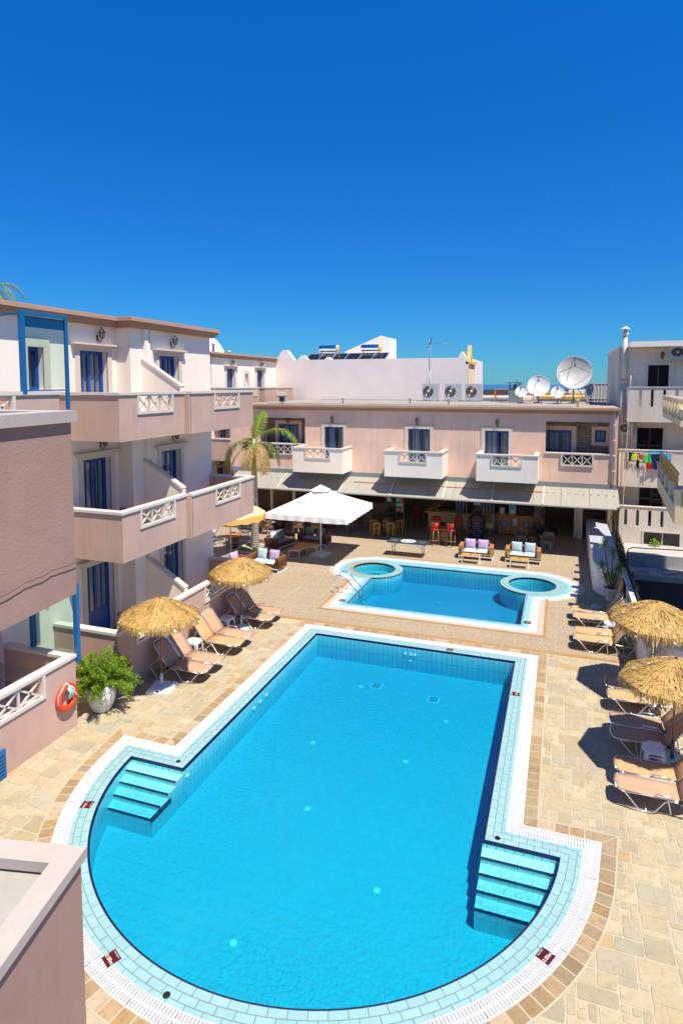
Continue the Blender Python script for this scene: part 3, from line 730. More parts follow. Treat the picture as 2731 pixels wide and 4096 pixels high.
# ---------- left hotel wing along the pool ----------
hotel=thing('hotel_building','three storey pink and white hotel wing with stacked balconies along the left of the pool','building',(-12.3,12,0))
FL=FR(0,0,math.pi/2)     # u = world y, local y = -x  -> v=+x outwards: world x = v
# in this frame a point (u, ly) maps to world (-ly, u); v = world x, so ly=-v
ops1=[(13.7,14.8,f,f+2.15) for f in (F0,F1,F2)]
gap=[(11.95,12.45,F2+1.05,F2+2.15)]
u0ops=[(7.6,8.9,f,f+2.15) for f in (F0,F1,F2)]+[(10.05,10.9,F0,F0+2.15),(9.2,10.9,F1,F1+2.15)]
mb=FL.mb(); mb.wall(-3,15.18,-.2,9.5,12.35,12.6,ops1+gap+u0ops,'x')
ops2=[(16.55,17.6,f,f+2.12) for f in (F0,F1,F2)]
mb.wall(15.18,19.55,-.2,9.5,11.85,12.1,ops2,'x')
mb.box(15.18,15.43,12.1,12.35,-.2,9.5)            # step between the two units
mb.box(15.75,15.93,11.75,11.85,F1-.3,9.5); mb.box(15.75,15.93,11.75,11.85,-.2,F1-.3)   # pilaster
mb.box(19.3,19.55,12.1,19.5,-.2,9.5)              # far end wall
mb.box(-3,19.3,19.5,19.7,-.2,9.5)                 # rear
mb.box(-3.2,-3,12.35,19.5,-.2,9.5)
hw=mb.build('wall',M['white'],hotel,world=True)
mb=FL.mb(); mb.box(-3,15.2,12.3,19.7,9.5,9.56); mb.box(15.2,19.5,11.8,19.7,9.5,9.56)
for f in (F1,F2): mb.box(-3,15.3,12.36,19.5,f-.2,f)
mb.build('floor_slabs',M['dark'],hotel,world=True)
cornice(FL,hotel,-3,15.12,9.79,-12.35+.05,ends=(0,0)); cornice(FL,hotel,15.16,19.55,9.79,-11.85+.05,back=.8,ends=(1,1))
for f in (F0,F1,F2):
    if f==F0: door(FL,hotel,13.7,14.8,f,f+2.15,-12.35,leaves=2,solid=.75)
    else: door(FL,hotel,13.7,14.8,f,f+2.15,-12.35)
    trim(FL,hotel,13.7,14.8,f,f+2.15,-12.35)
    door(FL,hotel,16.55,17.6,f,f+2.12,-11.85); trim(FL,hotel,16.55,17.6,f,f+2.12,-11.85)
    lantern(FL,hotel,14.42,f+2.58,-12.35,.85); lantern(FL,hotel,17.2,f+2.56,-11.85,.82)
    door(FL,hotel,7.6,8.9,f,f+2.15,-12.35); trim(FL,hotel,7.6,8.9,f,f+2.15,-12.35)
door(FL,hotel,10.05,10.9,F0,F0+2.15,-12.35); door(FL,hotel,9.2,10.9,F1,F1+2.15,-12.35)
trim(FL,hotel,11.95,12.45,F2+1.05,F2+2.15,-12.35,simple=True,w=.2)
door(FL,hotel,11.95,12.45,F2+1.05,F2+2.15,-12.35,leaves=1,name='window',curt=False)
mb=FL.mb(); mb.box(11.72,12.68,12.35-.1,12.35+.03,F2+.86,F2+.92); mb.box(11.76,12.64,12.33-.03,12.36,F2+.92,F2+1.05); mb.build('window_sill',M['trim'],hotel,world=True)
# balconies of the two far units
for zt,zb in ((4.65,3.34),(7.66,6.42)):
    balcony(FL,hotel,12.77,15.68,2.0,-10.34,zb,zt,[(13.47,15.05,.50)],sides=(1,0))
    balcony(FL,hotel,15.68,19.55,1.68,-10.18,zb,zt,[(16.98,18.58,.50)],sides=(0,1))
    mb=FL.mb(); mb.box(15.60,15.70,10.18,10.36,zb,zt-.1); mb.build('balcony_return',M['pink'],hotel,world=True)
# terraces on the ground: raised floor and parapet
mb=FL.mb(); mb.box(12.6,19.3,10.5,12.3,0,F0-.02); mb.box(-3,11.0,10.5,12.3,0,F0-.02); mb.build('terrace_floor',M['trim'],hotel,world=True)
balcony(FL,hotel,12.46,19.4,1.99,-10.34,0.0,1.65,[(13.17,14.75,.52),(16.5,18.05,.52)],sides=(1,1),slab=False)
balcony(FL,hotel,-3,11.06,1.99,-10.36,0.0,1.70,[(8.2,10.15,.52),(3.0,5.0,.52)],sides=(0,1),slab=False)
mb=FL.mb(); mb.box(8.2,9.05,10.3,10.40,.0,.60)
for k in range(7): mb.box(8.24,9.01,10.28,10.31,.05+k*.075,.09+k*.075)
mb.build('blue_vent_shutter',M['blue_frame'],hotel,world=True)
# balconies of the near unit (mostly hidden)
balcony(FL,hotel,5.5,10.83,2.0,-10.34,6.42,7.71,[(8.2,9.65,.50)],sides=(0,1)); balcony(FL,hotel,5.5,10.83,2.0,-10.34,3.34,4.65,[(8.2,9.65,.50)],sides=(0,1))
# sloping privacy walls between neighbours
def privacy(u,f,x0,x1,h0,h1,flat=0):
    mb=FL.mb(); v0=[-x0,-x1]; P=[(-x0,f),(-x1,f),(-x1,f+h1),(-x1-.0-flat,f+h1),(-x0,f+h0)]
    vs=[(u,p[0],p[1]) for p in P]+[(u+.14,p[0],p[1]) for p in P]; n=len(P)
    mb.add(vs,[tuple(range(n)),tuple(range(2*n-1,n-1,-1))]+[(i,n+i,n+(i+1)%n,(i+1)%n) for i in range(n)],sm=False)
    o=mb.build('privacy_wall',M['white'],hotel,world=True)
    mb=FL.mb(); a,b=(-x0,f+h0),(-x1,f+h1)
    mb.bar((u+.07,a[0]-.0,a[1]+.03),(u+.07,b[0],b[1]+.03),.2,.06); mb.build('wall_cap',M['rail'],o,world=True)
for f in (F0,F1,F2):
    privacy(15.70,f,-11.86,-10.5,1.95,1.12)
mb=FL.mb()
for u in (15.25,16.02): mb.tube([(u,12.35-.04 if u<15.5 else 11.81,.1),(u,12.31 if u<15.5 else 11.81,9.5)],.035,8)
mb.build('downpipe',M['white'],hotel,world=True)
# stepped terrace wall at the far end of the wing
mb=FL.mb(); mb.box(19.56,19.9,10.9,12.1,F1-.1,F1+.95); mb.build('end_parapet',M['white'],hotel,world=True)
# ---------- near balcony tower (same hotel, beside the camera) ----------
tower=thing('balcony_tower','coarse pink stucco balcony tower at the left edge, closest to the viewer','building',(-3.1,3.3,0))
def towerbox(x,y,ang,zb,zt,nm,floor):
    # local frame: corner at origin, +x towards the camera side along the pool face, +y to the left
    mb=MB(); mb.M=Matrix.Translation((x,y,0))@Matrix.Rotation(ang,4,'Z')@Matrix.Translation((.015,-.015,0))
    th=.12
    mb.box(0,4.0,-th,0,zb,zt-.075)      # pool face (local x runs back towards the viewer)
    mb.box(0,th,-3.0,-th,zb,zt-.075)
    mb.box(th,4.0,-3.0,-th,floor-.2,floor)
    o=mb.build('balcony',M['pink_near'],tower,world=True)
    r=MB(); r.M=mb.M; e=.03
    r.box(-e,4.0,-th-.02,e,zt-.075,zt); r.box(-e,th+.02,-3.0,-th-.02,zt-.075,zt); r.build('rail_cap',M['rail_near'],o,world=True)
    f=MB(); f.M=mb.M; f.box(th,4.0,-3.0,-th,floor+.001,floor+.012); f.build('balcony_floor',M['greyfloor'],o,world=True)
M['greyfloor']=stucco('grey_balcony_floor',(.37,.36,.33),fine=30)
# pool face direction: heading back towards the viewer
def tang(h): # heading angle (from +y, to the left) of the face; local +x must point back (-y)
    return math.pi*1.5+R(h)
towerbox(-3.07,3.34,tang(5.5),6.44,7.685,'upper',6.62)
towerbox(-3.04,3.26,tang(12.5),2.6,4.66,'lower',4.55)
# fine rendered cracks
mb=MB(); mb.M=Matrix.Translation((-3.07,3.34,0))@Matrix.Rotation(tang(5.5),4,'Z')
rnd=random.Random(5); pts=[(0.0,+.0015,6.66)]; 
for k in range(26): pts.append((pts[-1][0]+.045,+.0015,pts[-1][2]+rnd.uniform(-.012,.006)))
for a,b in zip(pts,pts[1:]): mb.bar(a,b,.003,.004)
M['crack']=mat('crack_in_render',(.12,.08,.07),.9); mb.build('crack',M['crack'],tower,world=True)
# ---------- blue framed wind screens ----------
ws=thing('wind_screen','blue steel framed glass wind screen standing on the upper left balcony','wind screen',(-10.3,10.5,F2))
mb=MB(); mb.box(-10.36,-10.31,11.04,11.12,7.3,9.36); mb.box(-10.37,-10.30,9.83,9.94,7.66,9.36); mb.box(-10.365,-10.305,9.94,11.04,9.27,9.355); mb.box(-10.35,-10.32,9.94,11.04,7.72,7.75)
mb.bar((-10.33,9.82,9.27),(-12.3,9.82,9.27),.05); mb.bar((-12.28,9.82,9.2),(-12.28,9.82,9.36),.12); mb.build('frame',M['blue_frame'],ws,world=True)
mb=MB(); mb.box(-10.335,-10.325,9.94,11.04,7.77,9.03); mb.build('glass_pane',M['screen'],ws,world=True)
mb=MB(); mb.box(-10.336,-10.324,9.94,11.04,9.03,9.25); mb.build('blue_film',M['screenblue'],ws,world=True)
ws2=thing('wind_screen','blue framed glass wind screen across the end of the lower left terrace','wind screen',(-10.4,11.1,0))
mb=MB(); mb.box(-10.40,-10.29,11.065,11.165,1.5,3.34); mb.build('frame_post',M['blue_frame'],ws2,world=True); mb=MB(); mb.box(-11.62,-11.52,11.0,11.1,1.72,3.34); mb.build('frame_post',M['blue_frame'],ws2,world=True)
mb=MB(); mb.box(-11.52,-10.4,11.04,11.05,1.72,3.3); mb.build('glass_pane',M['screen2'],ws2,world=True)
# ---------- far pink building over the bar ----------
far=thing('bar_building','long pink flat roofed building across the far end with white balconies over an open bar','building',(-7,31,0))
YF=30.9; FF=FR(0,YF,0)   # local x = world x, v=0 at facade, local y = world y-YF

FZ=3.5
def stonecladm():
    m=mat('stone_cladding',(.3,.25,.2),.85); b=brick(m,uvtex(m),.42,.13,(.34,.29,.23),(.22,.18,.13),(.10,.08,.06),.012,.37)
    f=noise(m,7,6,.7); c=mixc(m,ramp(m,f,[(.35,(.5,)*3),(.6,(0,0,0))]),b.outputs['Color'],(.15,.12,.09)); L(m,c,B(m).inputs['Base Color']); bump(m,b.outputs['Fac'],-.6,.02); return m
M['clad']=stonecladm()
bd=[(-11.85,-10.8),(-7.32,-6.2),(-3.51,-2.39)]
ops=[(a,b,FZ,5.62) for a,b in bd]+[(-15.74,-12.97,4.62,6.05),(-.7,2.1,4.62,6.12)]
mb=FF.mb(); mb.wall(-17.5,2.42,3.27,6.52,0,.25,ops,'x'); mb.box(2.17,2.42,.25,11,3.0,6.52); mb.box(-17.5,-17.25,.25,11,0,6.52); mb.box(-17.25,2.17,10.8,11,3,6.5)
# loggia side walls
for a,b in ((-15.74,-12.97),(-.7,2.1)):
    mb.box(a-.2,a,.25,1.1,3.3,6.3); mb.box(b,b+.07,.25,1.1,3.3,6.3); mb.box(a,b,.25,1.1,6.12,6.3); mb.box(a,b,.25,1.1,3.3,3.5)
far_wall=mb.build('wall',M['pink_far'],far,world=True)
mb=FF.mb(); mb.wall(-15.74,-12.97,3.5,6.12,1.1,1.3,[(-14.97,-13.89,FZ,5.6)],'x'); mb.build('stone_clad_wall',M['clad'],far,world=True); mb=FF.mb(); mb.wall(-.7,2.1,3.5,6.12,1.1,1.3,[(-.62,.45,FZ,5.62),(1.5,1.99,5.12,5.69)],'x'); mb.build('stone_clad_wall',M['clad'],far,world=True)
mb=FF.mb()
for a,b in ((-15.04,-13.8),): mb.box(a-.2,a,1.06,1.1,FZ,5.8); mb.box(b,b+.2,1.06,1.1,FZ,5.8); mb.box(a-.2,b+.2,1.055,1.1,5.66,5.84)
mb.build('door_surround',M['pink_far'],far,world=True); mb=FF.mb(); mb.box(.45,.68,1.06,1.1,FZ,5.86); mb.box(-.7,.68,1.055,1.1,5.66,5.86); mb.wall(1.35,2.1,4.95,5.86,1.05,1.1,[(1.5,1.99,5.12,5.69)],'x'); mb.build('door_surround',M['pink_far'],far,world=True)
door(FF,far,-14.97,-13.89,FZ,5.6,-1.1,rec=.05,leaves=2); door(FF,far,-.62,.45,FZ,5.62,-1.1,rec=.05); door(FF,far,1.5,1.99,5.12,5.69,-1.1,rec=.05,leaves=1,name='window')
for a,b in bd:
    door(FF,far,a,b,FZ,5.62,0,rec=.14); trim(FF,far,a,b,FZ,5.62,0,w=.17,simple=True)
for x in (-11.38,-6.84,-2.92): lantern(FF,far,x,5.98,0,.9)
lantern(FF,far,-14.4,5.85,-1.05,.9); lantern(FF,far,.75,5.92,-1.05,.9)
for a,b,l in ((-13.03,-10.31,(-12.35,-10.96)),(-8.14,-5.31,(-7.42,-6.03)),(-3.71,-.97,(-3.05,-1.66))):
    balcony(FF,far,a,b,1.5,1.5,3.36,4.64,[(l[0],l[1],.50)],pink='white')
for a,b,l in ((-15.9,-12.9,(-15.1,-13.7)),(-.72,2.12,(0.0,1.43))):
    mb=FF.mb(); mb.box(a,b,-.05,.28,4.60,4.66); r_=mb.build('loggia_rail',M['rail'],far,world=True); lattice(FF,r_,l[0],l[1],4.04,4.6,.03)
    nb=FF.mb(); nb.box(l[0]+.07,l[1]-.07,-.006,.0,4.1,4.56); nb.build('painted_lattice_shade',M['dark'],r_,world=True)  # dark sheet on the solid wall, painted as the shade behind the lattice
cornice(FF,far,-17.5,2.42,6.79,0,back=.05,ends=(0,0))
mb=FF.mb(); mb.box(-17.5,2.44,-.1,.05,6.3,6.53) if False else mb.box(-17.5,2.5,.05,11,6.53,6.76); mb.build('flat_roof',M['roofm'],far,world=True)
mb=FF.mb(); mb.box(-17.5,2.44,-.05,.0,3.04,3.27); mb.build('flashing_band',M['greyband'],far,world=True)
mb=FF.mb(); mb.tube([(2.26,-.08,6.6),(2.26,-.06,6.5),(2.26,-.06,3.3)],.05,8)
for z in (6.0,5.3,4.6,3.9): mb.at(2.26,YF-.06,z).lathe([(.062,-.03),(.062,.03)],8); 
mb.M=FF.mb().M; mb.build('downpipe',M['rail'],far,world=True)
# awning
AW=[(0.0,3.06),(-.62,2.84),(-1.40,2.40)]
def awnm():
    m=mat('grey_metal_awning',(.38,.35,.29),.6); tc=N(m,'ShaderNodeTexCoord'); mp=N(m,'ShaderNodeMapping'); mp.inputs['Scale'].default_value=(2.2,.25,.25); L(m,tc.outputs['Object'],mp.inputs[0])
    a=noise(m,3,5,.7,mp.outputs[0]); b=noise(m,.8,3,.5)
    c=mixc(m,ramp(m,a,[(.5,(0,0,0)),(.75,(.6,)*3)]),(.31,.29,.24),(.42,.40,.35)); c=mixc(m,ramp(m,b,[(.35,(.5,)*3),(.6,(0,0,0))]),c,(.30,.27,.21)); L(m,c,B(m).inputs['Base Color']); return m
M['awn']=awnm()
aw=thing('awning','long grey sheet metal awning below the white balconies of the pink building','awning',(-7,30.2,2.4))
for i in range(2):
    (y0,z0),(y1,z1)=AW[i],AW[i+1]; mb=FF.mb(); n=16
    for k in range(n):
        a=-17+k*19.5/n; b=-17+(k+1)*19.5/n-.012
        mb.add([(a,y0,z0),(b,y0,z0),(b,y1,z1),(a,y1,z1),(a,y0,z0-.03),(b,y0,z0-.03),(b,y1,z1-.03),(a,y1,z1-.03)],[(3,2,1,0),(4,5,6,7),(0,1,5,4),(1,2,6,5),(2,3,7,6),(3,0,4,7)],sm=False)
    mb.build('upper_sheet' if i==0 else 'front_sheet',M['awn'],aw,world=True)
mb=FF.mb()
for x in (-14.0,-10.55,-7.9,-5.3,-3.0,-.72): mb.bar((x,-.63,2.858),(x,-1.4,2.43),.05,.02); mb.bar((x,-.63,2.858),(x,-.02,3.07),.03,.02)
mb.build('white_seams',M['rail'],aw,world=True)
mb=FF.mb(); mb.bar((-10.0,-.63,2.86),(-.75,-.63,2.86),.03,.03); mb.build('red_strip',M['terracotta'],aw,world=True)
mb=FF.mb()
for k in range(60): mb.box(-16.6+k*.32,-16.56+k*.32,-.66,-.60,2.85,2.875)
mb.build('rivets',M['cornice'],aw,world=True)
mb=FF.mb(); mb.box(-17,2.5,-1.43,-1.38,2.34,2.40); mb.build('gutter_edge',M['awn'],aw,world=True)
# open ground floor
mb=FF.mb(); mb.box(-17.25,2.2,0.0,9,3.0,3.26); mb.build('ceiling',M['ceil_pale'],far,world=True)
mb=FF.mb(); mb.box(-17.25,2.4,7.0,7.2,0,3.0); mb.box(2.2,2.4,1.5,7.0,0,3.0); mb.build('rear_wall',M['barwall'],far,world=True)
mb=FF.mb(); mb.box(-17.2,-12.5,2.6,2.8,0,3.0); mb.box(-12.5,-9.1,3.6,3.8,0,1.0); mb.build('side_wall',M['barwall'],far,world=True)
mb=FF.mb()
for a in (-15.1,-13.9): mb.box(a,a+1.0,2.54,2.6,0,2.4)
mb.build('dark_doors',M['darkwood'],far,world=True)
mb=FF.mb()
for a in (-16.3,-15.3,-13.95,-12.75,-12.55): mb.box(a,a+.14,.5,.62,0,3.0)
mb.build('posts',M['cream'],far,world=True)
for a,b in ((-8.97,-8.38),(-4.27,-3.76),(-1.2,-.68)):
    mb=FF.mb(); mb.box(a,b,1.6,2.1,0,3.0); mb.build('marble_column',M['marblecol'],far,world=True)
mb=FF.mb(); mb.box(.72,.92,2.9,3.3,0,3); mb.box(.92,1.12,2.6,3.0,0,2.0); mb.build('stair_newel',M['white'],far,world=True)
mb=FF.mb()
for k in range(12): mb.box(1.13,2.19,2.85+k*.29,3.16+k*.29,k*.18,(k+1)*.18)
mb.build('staircase',M['stairm'],far,world=True)
mb=FF.mb()
for u0 in (-5.05,-3.7): 
    for k in range(4): mb.box(u0+k*.17,u0+k*.17+.03,1.35+.04*(k%2),1.39+.04*(k%2),.05,2.6); 
mb.build('folded_door_frames',M['greymet'],far,world=True)
mb=FF.mb()
for u0 in (-5.05,-3.7): 
    for k in range(3): mb.box(u0+k*.17+.03,u0+k*.17+.17,1.38,1.39,.1,2.6)
mb.build('folded_door_panes',M['glass'],far,world=True)
for t,z in (('RECEPTION',2.08),('EXCHANGE\nBANK RATES',1.72)):
    mb=FF.mb(); mb.box(-4.2,-3.83,1.585,1.598,z-.10,z+.10); o=mb.build('wall_sign',M['signblue'],far,world=True); nb=FF.mb(); text_mb(nb,t,.07,(-4.015,1.583,z),(1,0,0),(0,0,1)); nb.build('lettering',M['black'],o,world=True)
mb=FF.mb(); mb.box(-1.12,-.76,1.585,1.598,1.75,1.86); o=mb.build('wall_sign',M['signblue'],far,world=True); nb=FF.mb(); text_mb(nb,'W.C. \u2192',.085,(-.94,1.583,1.805),(1,0,0),(0,0,1)); nb.build('lettering',M['black'],o,world=True)
mb=FF.mb(); mb.box(-8.82,-8.62,1.585,1.598,1.52,1.74); o=mb.build('notice',M['paper'],far,world=True)
mb=FF.mb(); mb.box(-9.5,-8.45,1.1,1.2,1.95,2.22); o=mb.build('awning_sign',M['greymet'],far,world=True)
# ---------- rear wing of the hotel, beyond the left wing ----------
rw=thing('hotel_wing','white and pink rear hotel wing behind the palm, beside the plain white block','building',(-20,37,0))
FRW=FR(0,0,math.pi/2)
rops=[(34.95,35.95,F2,8.85),(39.1,40.1,F2,8.85),(37.4,37.75,7.85,8.55),(34.0,35.0,F1,5.7),(33.6,34.6,F0,2.7)]
mb=FRW.mb(); mb.wall(32.95,42,-.2,9.5,20,20.25,rops,'x'); mb.wall(20.25,26,-.2,9.5,32.95,33.2,[],'y') if False else None
mb.M=Matrix(); mb.box(-26,-20,32.95,33.2,-.2,9.5); mb.box(-26,-20.25,41.8,42,-.2,9.5); mb.build('wall',M['white'],rw,world=True)
mb=MB(); mb.box(-26,-20.05,33,42,9.5,9.6); mb.build('flat_roof',M['roofm'],rw,world=True)
cornice(FRW,rw,32.95,42,9.82,-20,ends=(1,0)); cornice(FR(0,32.95,0),rw,-26,-20.0,9.818,0)
for a,b,c,d in rops: door(FRW,rw,a,b,c,d,-20,leaves=2 if b-a>.5 else 1,name='french_door' if b-a>.5 else 'window'); trim(FRW,rw,a,b,c,d,-20,w=.2,simple=(b-a<.5))
for u in (35.5,39.6): lantern(FRW,rw,u,9.25,-20,.95)
lantern(FRW,rw,34.5,6.1,-20,1.2); lantern(FRW,rw,34.1,3.1,-20,1.2)
balcony(FRW,rw,32.0+1.0,36.7,1.7,-18.6,6.4,7.67,[(35.9,36.9-.5,.5)],sides=(1,0)); balcony(FRW,rw,36.9,41.4,1.9,-18.3,6.4,7.67,[(38.6,40.2,.5)],sides=(1,1))
balcony(FRW,rw,32.6,36.5,2.0,-18.15,3.3,4.65,[(33.7,35.2,.5)],sides=(1,1)); balcony(FRW,rw,32.6,36.5,2.0,-18.15,0.0,1.65,[(33.7,35.2,.5)],sides=(1,1),slab=False)
for nm,x,y,r_,h in (('vent',-20.9,34.9,.09,.75),('vent',-20.9,36.9,.08,.35)):
    mb=MB(); mb.at(x,y,9.6).lathe([(r_,0),(r_,h),(r_*1.5,h+.02),(r_*1.5,h+.12),(0,h+.15)],12); mb.build('vent_pipe',M['rail'],rw,world=True)
mb=MB(); mb.at(-23.5,37,9.4).lathe([(2.0*math.cos(t*math.pi/16),2.0*math.sin(t*math.pi/16)) for t in range(9)],24); mb.build('roof_dome',M['white'],rw,world=True)
# ---------- white block behind ----------
wb=thing('white_building','tall plain white rendered block with small gables standing behind the pink building','building',(-12,45,0))
mb=MB(); mb.box(-21,-5.95,42,50,0,9.62); mb.build('wall',M['white_far'],wb,world=True)
def gable(x,y,w_,h,d,m,z=9.62,nm='gable'):
    mb=MB(); vs=[(x-w_/2,y,z),(x+w_/2,y,z),(x+w_*.12,y,z+h),(x-w_*.12,y,z+h)]; vs+=[(a,b+d,c) for a,b,c in vs]
    mb.add(vs,[(0,1,2,3),(7,6,5,4),(0,4,5,1),(1,5,6,2),(2,6,7,3),(3,7,4,0)],sm=False); return mb.build(nm,M[m],wb,world=True)
gable(-19.2,42.0,1.45,.72,.4,'white'); gable(-17.8,42.0,.8,.32,.4,'white'); gable(-15.85,42,.55,.18,.4,'white'); gable(-6.35,42,.5,.40,.4,'white',z=9.62)
mb=MB(); mb.box(-5.95,-5.90,42.0,45,6,9.2); mb.build('cream_side',M['cream'],wb,world=True)
mb=MB(); mb.box(-6.1,-5.78,42.0,45,9.2,9.36); vs=[(-6.05,42,9.36),(-6.05,43.1,9.36),(-6.05,42.55,10.45)]; vs+=[(-5.8,b,c) for a,b,c in vs]; mb.add(vs,[(0,1,2),(5,4,3),(0,3,4,1),(1,4,5,2),(2,5,3,0)],sm=False); mb.build('yellow_pediment',M['yellowpaint'],wb,world=True)
mb=MB(); # stair head
vs=[(-16.6,48,9.6),(-12.9,48,9.6),(-12.9,48,11.5),(-13.6,48,11.7),(-16.6,48,10.5)]; vs+=[(a,b+2,c) for a,b,c in vs]
mb.add(vs,[tuple(range(5)),(9,8,7,6,5)]+[(i,5+i,5+(i+1)%5,(i+1)%5) for i in range(5)],sm=False); mb.build('stair_head',M['white'],wb,world=True)
# ================= land, sea, neighbours =================
mb=MB(); mb.add([(-700,-60,-3.0),(700,-60,-3.0),(900,80,-3.2),(-900,80,-3.2),(-2500,2600,-13),(2500,2600,-13)],[(0,1,2,3),(3,2,5,4)],sm=False)
M['land']=stonem('dry_land',(.30,.26,.17),.4,.02); struct(mb.build('land',M['land']))
M['sea']=mat('sea_water',(.012,.11,.27),.6); mb=MB(); mb.add([(-60000,1500,-13.5),(60000,1500,-13.5),(60000,50000,-13.5),(-60000,50000,-13.5)],[(0,1,2,3)],sm=False); struct(mb.build('sea',M['sea']))
# retaining wall where the deck drops to the neighbour's yard
mb=MB(); mb.box(2.3,2.32,16.2,47,-3.1,-.001); mb.box(2.32,9,16.18,16.2,-3.1,-.001); struct(mb.build('retaining_wall',M['grey_conc'])) if False else tag(mb.build('retaining_wall',M['grey_conc']),'grey concrete retaining wall dropping from the deck edge to the lower yard','wall')
# ---------- neighbour apartment block ----------
nb_=thing('apartment_block','grimy off white neighbouring apartment block with stacked balconies on the right','building',(6,38,-3))
NB=FR(0,35.2,0)
fl=[-1.2,1.75-1.0,4.6-1.0,7.73-1.0]
def px_(*a): pass
nops=[(4.05,5.0,fl[3],fl[3]+2.1),(3.65,4.85,fl[2],fl[2]+2.05),(3.85,4.95,fl[1],fl[1]+2.05),(4.0,5.4,-1.0,.45)]
mb=NB.mb(); mb.wall(2.67,10,-3.2,9.7,0,.25,nops,'x'); mb.box(2.67,2.92,.25,8.5,-3.2,9.7); mb.box(2.92,10,8.3,8.5,-3.2,9.7); mb.box(9.8,10,.25,8.3,-3.2,9.7); mb.box(2.92,9.8,.25,8.3,6.3,6.5); mb.box(2.92,9.8,.25,8.3,3.2,3.4)
nw=mb.build('wall',M['grimy'],nb_,world=True)
mb=NB.mb(); mb.box(3.1,10,-.9,8.5,9.72,9.98); mb.box(2.6,3.1,-.02,8.5,9.7,9.8); mb.build('roof_slab',M['white'],nb_,world=True)
mb=NB.mb()
mb.wall(4.05-.12,5.12,fl[3],fl[3]+2.22,-.03,.02,[(4.05,5.0,fl[3],fl[3]+2.1)],'x'); mb.wall(3.57,4.95,fl[2],fl[2]+2.12,-.03,.02,[(3.65,4.85,fl[2],fl[2]+2.05)],'x'); mb.wall(3.8,5.02,fl[1],fl[1]+2.1,-.03,.02,[(3.85,4.95,fl[1],fl[1]+2.05)],'x'); mb.wall(3.9,5.5,-1.08,.53,-.04,.02,[(4.0,5.4,-1.0,.45)],'x')
mb.build('window_frames',M['rail'],nb_,world=True)
M['darkglass']=mat('dark_window_glass',(.012,.014,.018),.08)
for a,b,c,d in nops:
    mb=NB.mb(); mb.box(a,b,.08,.1,c,d); o=mb.build('dark_glazing',M['darkglass'],nb_,world=True)
    m2=NB.mb(); m2.box((a+b)/2-.025,(a+b)/2+.025,.05,.08,c,d); m2.build('mullion',M['rail'] if c<0 else M['brownmet'],o,world=True)
mb=NB.mb(); mb.box(4.42,4.93,-.0,.06,fl[1],fl[1]+2.0); o=mb.build('brown_door',M['darkwood'],nb_,world=True)
mb=NB.mb()
for k in range(4):
    for j in range(2): mb.box(4.5+j*.2,4.65+j*.2,-.015,-.0,fl[1]+.3+k*.42,fl[1]+.62+k*.42)
mb.build('door_panes',M['darkglass'],o,world=True)
def slots(u0,u1,z0,z1,n,w_=.13): 
    return [(u0+(k+.5)*(u1-u0)/n-w_/2,u0+(k+.5)*(u1-u0)/n+w_/2,z0,z1) for k in range(n)]
def nbalc(u0,u1,zt,zb,slotsl,depth,m='grimy',cap='rail'):
    mb=NB.mb(); v=-depth;  
    mb.wall(u0,u1,zb,zt,v,v+.15,slotsl,'x'); mb.box(u0,u0+.15,v+.15,0,zb,zt); mb.box(u0+.15,u1,v+.15,0,zb+.03,zb+.25)
    for s in [q for q in slotsl if q[1]-q[0]<.3]: # arched tops
        c=(s[0]+s[1])/2; r_=(s[1]-s[0])/2
        for k in range(4):
            t=(k+.5)/4; x=r_*math.cos(math.asin(t)); 
            mb.box(s[0],c-x,v+.002,v+.148,s[3]-r_*(1-t)-r_*.125,s[3]-r_*(1-t)+r_*.125); mb.box(c+x,s[1],v+.002,v+.148,s[3]-r_*(1-t)-r_*.125,s[3]-r_*(1-t)+r_*.125)
    o=mb.build('balcony',M[m],nb_,world=True)
    mb=NB.mb(); mb.box(u0-.03,u1,v-.03,v+.18,zt,zt+.045); mb.build('balcony_cap',M[cap],o,world=True); return o
nbalc(3.05,10,7.7,6.0,[(3.55,3.68,6.75,7.6),(4.08,4.21,6.75,7.6),(4.62,4.75,6.75,7.6),(5.15,5.28,6.75,7.6)],1.2,'grimy')
nbalc(2.75,10,4.58,2.75,[(3.0,3.13,3.65,4.45),(3.55,3.68,3.65,4.45)],1.2)
nbalc(2.85,10,1.74,-1.6,[(3.08,3.22,.80,1.6),(3.62,3.76,.80,1.6),(4.17,4.31,.80,1.6),(4.72,4.86,.80,1.6),(4.0,5.6,-.55,.52)],1.2,'grimy')
mb=NB.mb(); mb.box(4.0,5.6,-1.08,-1.06,-.55,.52); o=mb.build('dark_glazing',M['darkglass'],nb_,world=True); m2=NB.mb(); m2.box(4.82,4.87,-1.14,-1.08,-.55,.52); m2.build('mullion',M['rail'],o,world=True)
mb=NB.mb(); mb.wall(3.92,5.68,-.63,.60,-1.23,-1.19,[(4.0,5.6,-.55,.52)],'x'); mb.build('window_frame',M['rail'],nb_,world=True)
mb=NB.mb()
mb.tube([(2.93,-.12,3.0),(2.93,-.12,8.0)],.14,10); mb.tube([(2.93,-.12,8.0),(2.93,-.12,10.35)],.11,10); mb.at(2.93,35.08,10.35).lathe([(.15,0),(.15,.12),(.10,.14),(.10,.3)],12); mb.lathe([(.24,.32),(0,.46)],12,sm=False); mb.at(2.93,35.08,8.0).lathe([(.17,-.06),(.17,.06)],10); mb.M=NB.mb().M
mb.build('chimney_flue',M['rail'],nb_,world=True)
lantern(NB,nb_,4.65,fl[3]+2.55,0,.9)
